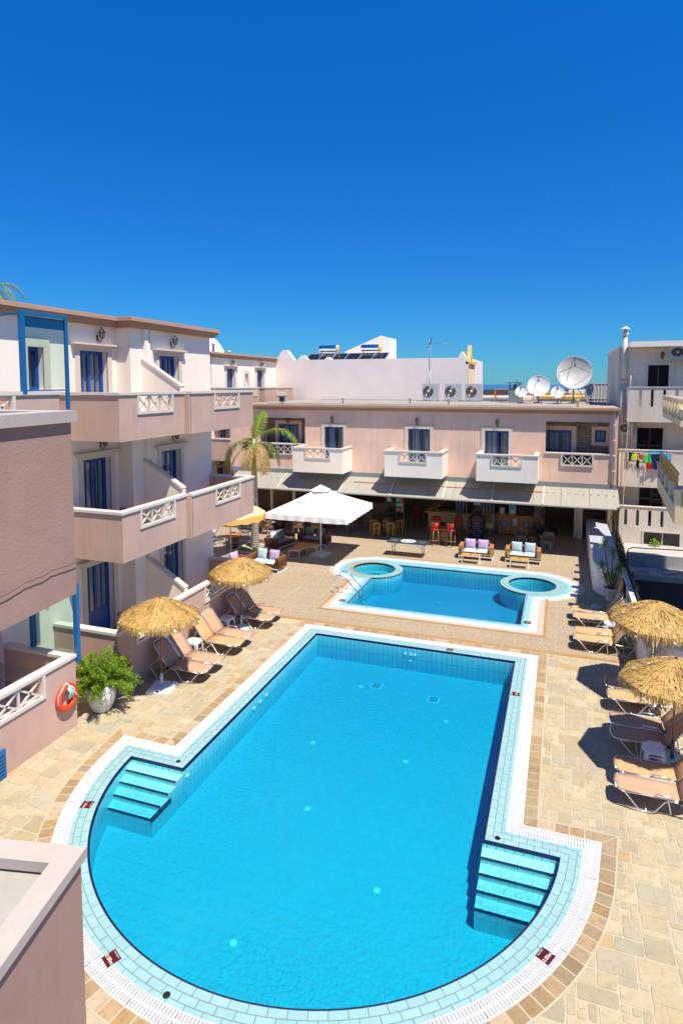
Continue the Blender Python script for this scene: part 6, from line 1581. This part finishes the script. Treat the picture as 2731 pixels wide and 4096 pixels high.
# bar counter
bc=thing('bar_counter','wooden bar counter with a dark worktop and steel foot rail inside the open bar','bar counter',(-5.3,32.8,0))
mb=MB(); mb.box(-6.6,-4.4,32.65,32.85,0,1.05); mb.box(-6.6,-6.4,32.85,36.2,0,1.05); 
for k in range(4): mb.box(-6.5+k*.52,-6.06+k*.52,32.63,32.65,.15,.9)
mb.build('counter_front',M['barwood'],bc,world=True)
mb=MB(); mb.box(-6.75,-4.3,32.5,32.98,1.05,1.11); mb.box(-6.75,-6.25,32.98,36.3,1.05,1.11); mb.build('worktop',M['barwood'],bc,world=True)
mb=MB(); mb.tube([(-6.95,32.35,.25),(-4.5,32.35,.25)],.03,8); mb.build('foot_rail',M['chrome'],bc,world=True)
rnd=random.Random(12)
for k,(x,y,hh,r_,mt,nm,lb) in enumerate([(-6.3,34.0,.25,.03,'plastic','bottle','white bottle on the back part of the bar counter'),(-6.1,32.7,.10,.05,'chrome','candle_cup','small metal cup at the left corner of the bar counter'),(-4.9,32.7,.18,.02,'screen','drinking_glass','tall glass at the right end of the bar counter'),(-4.7,32.75,.18,.02,'screen','drinking_glass','slim glass standing at the far right edge of the bar counter'),(-5.25,32.7,.15,.02,'greenp','bottle','small green bottle in the middle of the bar counter')]):
    mb=MB(); mb.lathe([(r_,0),(r_,hh*.6),(r_*.4,hh*.75),(r_*.4,hh)],10) if nm=='bottle' else mb.lathe([(r_,0),(r_,hh)],10); o=mb.build(nm,M[mt]); o.location=(x,y,1.11); tag(o,lb,nm.replace('_',' '))
# back bar shelf
bs_=thing('back_bar','dark back bar shelving with rows of bottles behind the counter','shelf',(-5.5,37,0))
mb=MB(); 
for z in (1.0,1.4,1.8,2.2): mb.box(-7,-3.2,37.3,37.6,z,z+.03)
for x in (-7,-5.7,-4.5,-3.2): mb.box(x,x+.04,37.3,37.6,.0,2.5)
mb.build('shelves',M['darkwood'],bs_,world=True)
for z in (1.03,1.43,1.83):
    mb=MB(); 
    for k in range(26):
        x=-6.9+k*.14+rnd.uniform(-.02,.02); h_=rnd.uniform(.2,.3); mb.mat(rnd.randrange(4)); mb.at(x,37.4,z).lathe([(.03,0),(.03,h_*.6),(.012,h_*.75),(.012,h_)],6)
    mb.build('bottle_row',[M['txgreen'],M['orangewood'],M['ribwhite'],M['red']],bs_,world=True)
# reception desk
rd=thing('reception_desk','honey wood panelled reception desk with two round blue stickers','reception desk',(-2.15,33.3,0))
mb=MB(); mb.box(-3.02,-1.25,33.2,33.9,.05,1.02); 
for k in range(3): 
    x=-2.98+k*.58
    mb.box(x,x+.03,33.18,33.2,.08,.98); mb.box(x+.52,x+.55,33.18,33.2,.08,.98); mb.box(x+.03,x+.52,33.18,33.2,.94,.98); mb.box(x+.03,x+.52,33.18,33.2,.08,.12)
mb.build('desk_body',M['deskwood'],rd,world=True)
mb=MB(); mb.box(-3.06,-1.2,33.15,33.95,1.02,1.06); mb.build('desk_top',M['deskwood'],rd,world=True)
mb=MB(); mb.box(-3.8,-3.06,33.5,33.9,.1,1.0); mb.build('side_cabinet',M['barwood'],rd,world=True)
for x in (-2.68,-1.55):
    mb=MB(); mb.at(x,33.178,.62,rx=math.pi/2).lathe([(.15,0),(.15,.004),(0,.004)],28,sm=False); o=mb.build('round_sticker',M['stickerblue'],rd,world=True)
    nb=MB(); nb.at(x,33.172,.62,rx=math.pi/2); 
    for i in range(24):
        a,b=2*math.pi*i/24,2*math.pi*(i+1)/24
        if i%3: nb.add([(r*math.cos(t_),r*math.sin(t_),0) for r,t_ in ((.10,a),(.125,a),(.125,b),(.10,b))],[(0,1,2,3)],sm=False)
    nb.M=Matrix(); nb.box(x-.07,x-.01,33.171,33.1725,.56,.66); nb.box(x+.0,x+.05,33.171,33.1725,.58,.64); nb.build('sticker_print',M['inklight'],o,world=True)
mb=MB(); mb.box(-2.26,-2.04,33.172,33.178,.52,.88); mb.build('paper_notice',M['paper'],rd,world=True)
for nm,x0,x1,z1,mt,lb,cat in (('document_holder',-2.95,-2.72,.34,'paper','white document holder on the left end of the reception desk','holder'),('brochure_stand',-2.5,-2.12,.52,'txblue','tall blue brochure stand in the middle of the reception desk','stand'),('monitor',-1.95,-1.4,.42,'boardblack','black monitor on the right part of the reception desk','monitor')):
    mb=MB(); mb.box(x0,x1,33.4,33.43,1.1,1.06+z1); mb.box((x0+x1)/2-.06,(x0+x1)/2+.06,33.38,33.5,1.06,1.1)
    if nm=='brochure_stand': mb.mat(1); mb.box(x0+.05,x1-.05,33.385,33.4,1.1,1.32)
    tag(mb.build(nm,[M[mt],M['paper']]),lb,cat)
mb=MB(); 
for k in range(4):
    for j in range(5): 
        if rnd.random()<.75: mb.box(-3.2+j*.22,-3.04+j*.22,37.88,37.9,1.3+k*.22,1.3+k*.22+rnd.uniform(.03,.12))
tag(mb.build('key_rack',M['inklight']),'pale rack of cards on the wall behind the reception desk','rack')
# snack rack
sr=thing('snack_rack','wire snack rack filled with colourful bags beside the left marble column','rack',(-8.0,32.2,0))
mb=MB(); 
for x in (-8.25,-7.85): mb.bar((x,32.3,0),(x,32.3,2.1),.03)
for k in range(7): mb.box(-8.25,-7.85,32.02,32.3,.25+k*.27,.26+k*.27)
mb.build('wire_frame',M['greymet'],sr,world=True)
sk=['red','txgreen','yellowpaint','txblue','orangewood','plastic']
for k in range(3,7):
    mb=MB(); 
    for j in range(5): mb.mat(rnd.randrange(6)); x=-8.24+j*.08; mb.bar((x+.04,32.12,.27+k*.27),(x+.03,32.16,.45+k*.27),.07,.03)
    mb.build('snack_bags',[M[q] for q in sk],sr,world=True)
# tub chairs
def tub(loc,rz,label):
    t=thing('tub_chair',label,'armchair',loc,rz,'rattan tub chairs'); n=15
    mb=MB(); vs=[];fs=[]
    for i in range(n):
        a=R(-15+i*210/(n-1)); h_=.72 if 40<(-15+i*210/(n-1))<140 else .60
        for r_,z in ((.30,.30),(.36,h_),(.31,h_),(.26,.38)): vs.append((r_*math.cos(a),r_*math.sin(a),z))
    for i in range(n-1):
        for k in range(4): fs.append((i*4+k,i*4+4+k,i*4+4+(k+1)%4,i*4+(k+1)%4))
    fs+=[(0,1,2,3),((n-1)*4+3,(n-1)*4+2,(n-1)*4+1,(n-1)*4)]; mb.add(vs,fs,sm=True); mb.build('tub_shell',M['tubweave'],t)
    mb=MB(); mb.at(0,0,.28).lathe([(.30,0),(.31,.07),(.28,.11),(0,.12)],20); mb.build('seat_cushion',M['seatpad'],t)
    for a in (45,135,225,315): mb=MB(); mb.bar((.25*math.cos(R(a)),.25*math.sin(R(a)),.3),(.26*math.cos(R(a)),.26*math.sin(R(a)),0),.045); mb.build('leg',M['rail'],t)
tub((-.50,31.15,.006),R(-15),'rattan tub chair on the right of the small barrel table, by the marble column'); tub((-1.75,31.75,.006),R(25),'rattan tub chair on the left of the small barrel table, before the reception desk')
t=thing('side_table','small round barrel side table between the two rattan tub chairs','table',(-1.15,31.7,.006)); mb=MB(); barrel(mb,.2,.44); mb.build('barrel',M['barrelwood'],t); mb=MB(); mb.at(0,0,.44).lathe([(.3,0),(.3,.03)],24,sm=False); mb.build('table_top',M['darkwood'],t)
# olive tree
ol=thing('olive_tree','small olive tree in a pot in the dark passage right of the marble column','tree',(-.25,34.0,.006))
mb=MB(); mb.lathe([(.15,0),(.2,.35),(.17,.35),(0,.33)],16); mb.build('pot',M['boardblack'],ol); mb=MB(); mb.tube([(0,0,.3),(.02,0,.8),(-.02,0,1.15)],.025,6); mb.tube([(0,0,1.1),(.25,0,1.6)],.012,5); mb.tube([(0,0,1.1),(-.2,.05,1.55)],.012,5); mb.build('trunk',M['bark'],ol)
mb=MB(); leafblob(mb,(0,0,1.6),(.55,.4,.42),1300,.07,rnd); mb.build('crown',M['olive'],ol)
# ================= palms =================
def frond(lf,st,base,az,el,L_,droop,n=34,w_=.55,rnd=random.Random(1),twist=0):
    p=Vector(base); d=Vector((math.cos(az)*math.cos(el),math.sin(az)*math.cos(el),math.sin(el))); pts=[p.copy()]; seg=L_/n
    ls=[]
    for k in range(n):
        d=(d+Vector((0,0,-droop/n*(1+k/n)))).normalized(); p=p+d*seg; pts.append(p.copy()); t_=k/n
        if t_<.12: continue
        side=d.cross(Vector((0,0,1))); side=side.normalized() if side.length>.1 else Vector((1,0,0)); up=side.cross(d)
        l=w_*math.sin(min(1,(t_-.05)*1.15)*math.pi)**.55*(1 if t_<.9 else .7)
        for s_ in (-1,1):
            for q in range(2):
                e=(side*s_*1.0+d*.75+up*(.15+twist)+Vector((rnd.gauss(0,.09),rnd.gauss(0,.09),-.25+rnd.gauss(0,.1)))).normalized(); a=p+d*seg*q*.5; b=d*.018; m_=a+e*l*.55; tip=a+e*l+Vector((0,0,-.35*l))
                lf.add([a-b,a+b,m_+b,m_-b,tip],[(0,1,2,3),(3,2,4)],sm=False)
    st.tube(pts,[.022*(1-.8*i/len(pts)) for i in range(len(pts))],5)
pm=thing('palm_tree','ringed palm tree with green crownshaft and arching fronds beside the left wing','palm tree',(-13.75,26.5,0))
rnd=random.Random(31); mb=MB(); prof=[]
z=0; 
while z<3.65:
    r_=.20-.018*z; prof+=[(r_,z),(r_*1.06,z+.015),(r_*1.0,z+.03)]; z+=.11
mb.lathe(prof,16); mb.build('trunk',M['palmtrunk'],pm)
mb=MB(); mb.lathe([(.125,3.6),(.14,3.8),(.11,4.7),(.07,5.3)],14); mb.build('crownshaft',M['palmshaft'],pm)
specs=[(R(0),R(58),3.0,1.9,'palm'),(R(10),R(40),2.1,2.8,'palm'),(R(-40),R(30),2.2,3.0,'palmdry'),(R(175),R(35),2.5,2.4,'palm'),(R(200),R(15),2.0,2.4,'palmdry'),(R(140),R(50),1.6,2.2,'palm'),(R(60),R(30),1.5,2.2,'palm'),(R(-90),R(15),1.5,2.4,'palmdry'),(R(-20),R(8),1.3,2.0,'palm'),(R(90),R(70),2.0,.8,'palm')]
for az,el,L_,dr_,mt in specs:
    lf=MB();st=MB(); frond(lf,st,(0,0,5.0 if el>R(20) else 4.85),az,el,L_,dr_,rnd=rnd,w_=.5 if L_<2.2 else .6); f=lf.build('frond',M[mt],pm); st.build('frond_stem',M['palmshaft'],f)
lf=MB(); st=MB(); st.tube([(0,0,4.9),(-.05,0,6.2),(-.10,0,7.75)],[.05,.045,.008],6); st.tube([(.08,0,4.9),(.10,0,6.5),(.13,0,8.0)],[.015,.012,.004],5); st.build('spear_leaf',M['palmshaft'],pm)
t=thing('palm_planter','white kerbed planting bed with small green plants at the foot of the palm','planter',(-13.7,26.1,0))
mb=MB(); a,b,c,d=-14.4,-13.0,25.45,27.0
for q in ((a,b,c,c+.1),(a,b,d-.1,d),(a,a+.1,c+.1,d-.1),(b-.1,b,c+.1,d-.1)): mb.box(*q,.0,.09)
mb.build('kerb',M['rail'],t,world=True); mb=MB(); mb.box(a+.1,b-.1,c+.1,d-.1,0,.05); mb.build('gravel',M['roofm'],t,world=True)
mb=MB(); leafblob(mb,(-13.25,25.7,.15),(.25,.15,.15),220,.08,rnd); leafblob(mb,(-13.1,26.6,.15),(.2,.2,.15),160,.08,rnd); leafblob(mb,(-13.9,25.65,.1),(.3,.1,.12),160,.08,rnd); mb.build('plants',M['leaf'],t,world=True)
t=thing('corner_plant','dark leafy plant at the far corner of the left terrace','plant',(-13.9,22.8,0)); mb=MB(); leafblob(mb,(-14.2,22.6,.5),(.25,.25,.5),350,.13,rnd); mb.build('foliage',M['leafdark'],t,world=True)
def farpalm(x,y,h,label,n=14,L_=2.4):
    t=thing('palm_tree',label,'palm tree',(x,y,-3)); mb=MB(); mb.tube([(0,0,0),(.1,0,h*.5),(0,0,h)],[.28,.22,.16],10); mb.build('trunk',M['palmtrunk'],t); lf=MB();st=MB()
    for k in range(n): frond(lf,st,(0,0,h),k*2.4,R(rnd.uniform(-5,65)),L_,2.2,n=16,w_=.6,rnd=rnd)
    f=lf.build('crown',M['palm'],t); st.build('frond_stems',M['palmshaft'],f)
farpalm(-29.4,26.0,15.7,'palm crown peeking above the roof at the far left edge')
# ================= roof items =================
def dish(x,y,z,r_,az,el,label,mt='dishwhite',base=6.77,depth=.16,tripod=False):
    t=thing('satellite_dish',label,'satellite dish',(x,y,base),0,'satellite dishes on the flat roof'); zc=z-base
    Mx=Matrix.Translation((0,0,zc))@Matrix.Rotation(az,4,'Z')@Matrix.Rotation(R(90)-el,4,'X')
    mb=MB(); mb.M=Mx; mb.lathe([(r_*k/8,depth*r_*(k/8)**2*1.6) for k in range(1,9)],36,cap=False); mb.lathe([(0.0,0),(r_/8,depth*r_/64*1.6)],36,cap=False); mb.lathe([(r_,depth*r_*1.6-.01),(r_+.015,depth*r_*1.6),(r_,depth*r_*1.6+.01)],36,cap=False); d=mb.build('reflector',M[mt],t)
    mb=MB(); mb.M=Mx; mb.tube([(0,r_*.95,depth*r_*1.5),(0,r_*.25,r_*.95)],.018,5); mb.tube([(-r_*.9,0,depth*r_*1.4),(0,r_*.2,r_*.95)],.012,5) if tripod else None; mb.tube([(r_*.9,0,depth*r_*1.4),(0,r_*.2,r_*.95)],.012,5) if tripod else None
    mb.tube([(0,r_*.25,r_*.85),(0,r_*.18,r_*1.05)],.05,8); mb.build('feed_arm',M['black'],d)
    mb=MB(); mb.tube([(0,.12,0),(0,.12,zc)],.04,8); mb.bar((-.25,.12,.02),(.25,.12,.02),.06); mb.bar((0,-.1,.02),(0,.4,.02),.06)
    if tripod:
        for a in (-1,1): mb.tube([(a*.7,-.1,0),(0,.12,zc*.75)],.022,5)
        mb.tube([(0,.9,0),(0,.12,zc*.75)],.022,5)
    mb.build('mount',M['greymet'],t); return t
M['dishwhite']=stucco('dish_white_paint',(.72,.72,.71),fine=10,streak=.05,bs=.02,rough=.45); M['dishgrey']=mat('dish_grey_paint',(.20,.24,.32),.4); M['dishold']=stucco('weathered_dish',(.62,.60,.55),fine=8,streak=.25,bs=.03,rough=.35)
RZ=6.77
dish(-2.22,37.6,7.43,.36,R(-12),R(25),'small white dish, leftmost of the row, beside the grey cowl',base=RZ)
dish(-1.33,37.9,7.72,.62,R(4),R(20),'plain white dish, second largest of the dishes on the flat roof',base=RZ)
dish(-.28,37.2,7.38,.36,R(2),R(25),'small white dish in front between the two largest dishes',base=RZ)
dish(.58,38.2,8.45,.95,R(2),R(16),'huge weathered dish on a tripod, tallest thing on the flat roof',mt='dishold',base=RZ,tripod=True)
dish(1.50,38.0,7.47,.42,R(-62),R(20),'small dark grey dish turned sideways, rightmost near the apartment block',mt='dishgrey',base=RZ)
# antenna mast
an=thing('antenna_mast','thin antenna mast with a horizontal television aerial standing by the air conditioners','antenna',(-8.3,40.9,RZ))
mb=MB(); mb.tube([(0,0,0),(0,0,2.0)],.05,8); mb.tube([(0,0,2.0),(0,0,4.0)],.03,8); mb.tube([(.05,0,0),(.05,0,1.8)],.04,6); mb.build('pole',M['greywood'],an)
mb=MB(); mb.tube([(-.1,0,3.75),(1.5,-.1,3.75)],.015,5)
for k in range(12): mb.tube([(.1+k*.12,-.12,3.75),(.1+k*.12,.12,3.75)],.008,4)
for k in range(4): mb.tube([(-.05,-.2+k*.12,3.45),(.12,-.2+k*.12,4.1)],.012,4)
mb.build('aerial',M['greymet'],an)
# cowl, floodlight, pigeon, little pipes
t=thing('roof_cowl','grey sheet metal extractor cowl on the flat roof left of the dishes','chimney',(-2.75,39.5,RZ)); mb=MB(); mb.box(-.35,.35,-.3,.3,0,.85); mb.lathe([(.1,.85),(.1,1.1)],8); 
for a in ((-.3,-.25),(.3,-.25),(.3,.25),(-.3,.25)): mb.bar((*a,.85),(*a,1.15),.04)
mb.build('duct',M['greyband'],t); mb=MB(); mb.box(-.5,.5,-.4,.4,1.15,1.2); mb.build('cap_plate',M['greymet'],t)
t=thing('roof_pergola','small yellow timber frame on the flat roof beside the grey cowl','frame',(-3.5,40.5,RZ)); mb=MB()
for a in ((-.5,-.2),(.4,-.2),(.4,.3),(-.5,.3)): mb.bar((*a,0),(*a,.75),.07)
mb.box(-.55,.45,-.25,.35,.75,.8); mb.build('timber_frame',M['yellowwood'],t)
t=thing('floodlight','small square floodlight standing at the edge of the flat roof','floodlight',(-14.9,32.2,RZ)); mb=MB(); mb.box(-.17,.17,-.05,.05,.1,.42); mb.bar((0,0,0),(0,0,.1),.05); mb.build('housing',M['greymet'],t); mb=MB(); mb.box(-.13,.13,-.056,-.05,.16,.38); mb.build('lens',M['darkglass'],t)
def pigeon(loc,label):
    t=MB(); t.at(0,0,.09,0,0,R(-18)); t.lathe([(0,-.13),(.03,-.11),(.06,-.04),(.065,.02),(.045,.08),(.03,.11),(.028,.13),(.0,.16)],12); 
    vs=t.v
    t.v=[Vector((v.z-.09,v.y,v.x+.09)) for v in vs]; t.M=Matrix(); t.tube([(0,.02,.0),(.0,.02,.05)],.006,4); t.tube([(0,-.02,.0),(.0,-.02,.05)],.006,4); t.bar((-.12,0,.07),(-.2,0,.05),.04,.012); t.bar((.15,0,.1),(.18,0,.095),.008)
    o=t.build('pigeon',M['boardblack']); o.location=loc; o.scale=(1.5,1.5,1.5); tag(o,label,'pigeon')
pigeon((-17.0,31.6,RZ),'dark pigeon perched on the flat roof edge below the rear wing balcony')
for k,(x,y) in enumerate(((-11.9,34),(-8.2,35),(-5.9,34.5),(.7,32.5))):
    mb=MB(); mb.lathe([(.05,0),(.05,.28),(.075,.28),(.075,.34),(0,.36)],10); o=mb.build('vent_pipe',M['rail']); o.location=(x,y,RZ); tag(o,['short white vent pipe on the roof above the first white balcony','short white vent pipe on the roof above the middle white balcony','short white vent pipe on the roof in front of the air conditioners','short white vent pipe in front of the huge weathered dish'][k],'vent pipe','short vent pipes on the flat roof')
mb=MB(); rnd=random.Random(5)
for k in range(5):
    y=31.6+k*.5+rnd.random(); mb.tube([(-16+i*1.5,y+rnd.uniform(-.15,.15)+ (7 if k>2 else 0),RZ+.02) for i in range(12)],.015,4)
tag(mb.build('roof_cables',M['dishgrey']),'loose cables lying across the flat roof','cable')
# solar heaters on the white block
for x,lb in ((-17.35,'cylindrical solar water tank on the white block, left one'),(-13.9,'cylindrical solar water tank on the white block, beside the stair head')):
    t=thing('solar_water_tank',lb,'water heater',(x,46.2,9.62),0,'solar water tanks'); mb=MB(); mb.at(0,0,1.0,ry=math.pi/2); mb.lathe([(0,-.78),(.26,-.74),(.28,-.7),(.28,.7),(.26,.74),(0,.78)],20); mb.build('tank',M['chrome'],t)
    mb=MB(); mb.at(0,0,1.0,ry=math.pi/2).lathe([(.285,.66),(.285,.78)],20); mb.build('end_cap',M['yellowpaint'],t)
    mb=MB(); 
    for a in (-.6,.6): mb.bar((a,0,0),(a,0,.8),.05); mb.bar((a,-1,0),(a,0,.8),.04)
    mb.bar((-.6,0,.4),(.6,0,.4),.04)
    mb.build('stand',M['greymet'],t)
for k in range(6):
    t=thing('solar_collector',['leftmost','second from left','third from left','fourth from left','fifth from left','rightmost'][k]+' tilted solar panel on the white block roof','solar panel',(-18.4+k*1.07,45.6,9.62),0,'solar panels'); 
    mb=MB(); mb.add([(-.5,-.45,.05),(.5,-.45,.05),(.62,.45,.62),(-.38,.45,.62),(-.5,-.45,-.02),(.5,-.45,-.02),(.62,.45,.55),(-.38,.45,.55)],[(0,1,2,3),(7,6,5,4),(0,4,5,1),(1,5,6,2),(2,6,7,3),(3,7,4,0)],sm=False); mb.build('collector',M['darkglass'],t)
    mb=MB(); P=[(-.5,-.45,.06),(.5,-.45,.06),(.62,.45,.63),(-.38,.45,.63)]
    for a,b in zip(P,P[1:]+P[:1]): mb.bar(a,b,.035)
    mb.build('panel_frame',M['alu'],t)
# ================= distant town =================
def house(x,y,w_,d,z0,z1,m,label,trimm=None,win=True):
    t=thing('house',label,'house',(x,y,z0)); mb=MB(); mb.box(x-w_/2,x+w_/2,y,y+d,z0-5,z1); mb.build('wall',M[m],t,world=True)
    mb=MB(); mb.box(x-w_/2-.15,x+w_/2+.15,y-.15,y+d,z1,z1+.25); mb.build('roof_edge',M[trimm or 'rail'],t,world=True)
    if win:
        for k in range(max(1,int(w_/3))):
            mb=MB(); u=x-w_/2+1+k*3; mb.box(u,u+.9,y-.03,y,z1-1.6,z1-.5); mb.build('window',M['darkglass'],t,world=True)
house(-6.5,70,7,8,2,6.2,'white_far','low white house with a flat roof left of the dishes, in front of the sea')
house(-2.2,62,5,8,2,6.1,'cream','ochre rendered house behind the grey cowl','cornice')
house(1.2,58,6,8,2,6.55,'white_far','white house with orange roof edging behind the small front dish','yellowpaint')
house(3.2,66,5,8,2,7.0,'white_far','white house partly hidden behind the huge dish')
house(-9.5,110,12,10,0,5.6,'white_far','far white house near the shore, left of the flat roofs','terracotta')
house(-1.0,120,14,10,0,6.2,'cream','far cream house near the shore behind the plain dish')
house(-4.0,90,8,8,0,5.9,'white','far white house between the cowl and the shore')
house(8,80,10,10,0,6.6,'white_far','white house beside the apartment block flank','cornice')
def tree(x,y,z0,h,r_,m,label,cyp=False,n=1500):
    t=thing('cypress' if cyp else 'tree',label,'tree',(x,y,z0)); mb=MB(); mb.tube([(0,0,0),(0,0,h*.5)],[.25,.12],6); mb.tube([(0,0,h*.4),(r_*.5,0,h*.7)],[.1,.05],5); mb.tube([(0,0,h*.4),(-r_*.5,.2,h*.72)],[.1,.05],5); mb.build('trunk',M['bark'],t)
    mb=MB()
    if cyp: leafblob(mb,(0,0,h*.6),(r_,r_,h*.45),n,.35,rnd)
    else:
        for k in range(7): leafblob(mb,(rnd.uniform(-.6,.6)*r_,rnd.uniform(-.5,.5)*r_,h*rnd.uniform(.65,.95)),(r_*.5,r_*.5,r_*.35),n//7,.35,rnd)
    mb.build('crown',M[m],t)
tree(3.4,52,-3,11.2,2.2,'leafdark','dark tree behind the huge dish, left of the apartment block')
tree(2.0,60,-3,10.4,1.8,'leaf','bright green tree beside the dark tree behind the dishes')
tree(-10.0,150,-4,12.3,1.0,'leafdark','slim cypress against the sea near the air conditioners',True)
tree(-13.5,200,-5,12.6,3.0,'leafdark','low round tree on the shore left of the cypress')
tree(-5.0,180,-5,12.2,4.0,'leafdark','low round tree on the shore right of the cypress')
tree(6.0,140,-5,12.6,4.0,'leafdark','low round tree on the shore beside the apartment block')
farpalm(-1.75,64,10.0,'small palm poking up behind the plain white dish',10,1.6)
t=thing('collector_rack','rack of pale solar collectors in front of the apartment block flank','solar panel',(2.2,46,4)); mb=MB()
mb.add([(1.6,45,5.9),(3.3,45,5.9),(3.3,45.6,7.9),(1.6,45.6,7.9)],[(0,1,2,3)],sm=False); mb.build('collector',M['greyband'],t,world=True); mb=MB()
for z in (0,.5,1): mb.bar((1.6,44.97+z*.6,5.9+z*2),(3.3,44.97+z*.6,5.9+z*2),.06)
for k in range(9): mb.bar((1.6+k*.21,44.97,5.9),(1.6+k*.21,45.57,7.9),.03)
mb.build('rack_frame',M['rail'],t,world=True)
house(2.6,46.5,3,5,2,5.8,'grimy','grimy low block under the solar rack beside the apartment flank',win=False)
# far shore scrub: one mass nobody could count
mb=MB(); rnd=random.Random(77)
for k in range(900):
    x=rnd.uniform(-60,40); y=rnd.uniform(150,420); s=rnd.uniform(1,3); z=-3-y*.004
    for q in range(2):
        a=rnd.uniform(0,6.28); mb.add([(x+s*math.cos(a),y+s*math.sin(a),z),(x-s*math.cos(a),y-s*math.sin(a),z),(x+rnd.uniform(-.5,.5),y,z+s*1.1)],[(0,1,2)],sm=False)
o=mb.build('scrub',M['leafdark']); o['kind']='stuff'; o['label']='low scrub covering the far shore'; o['category']='scrub'
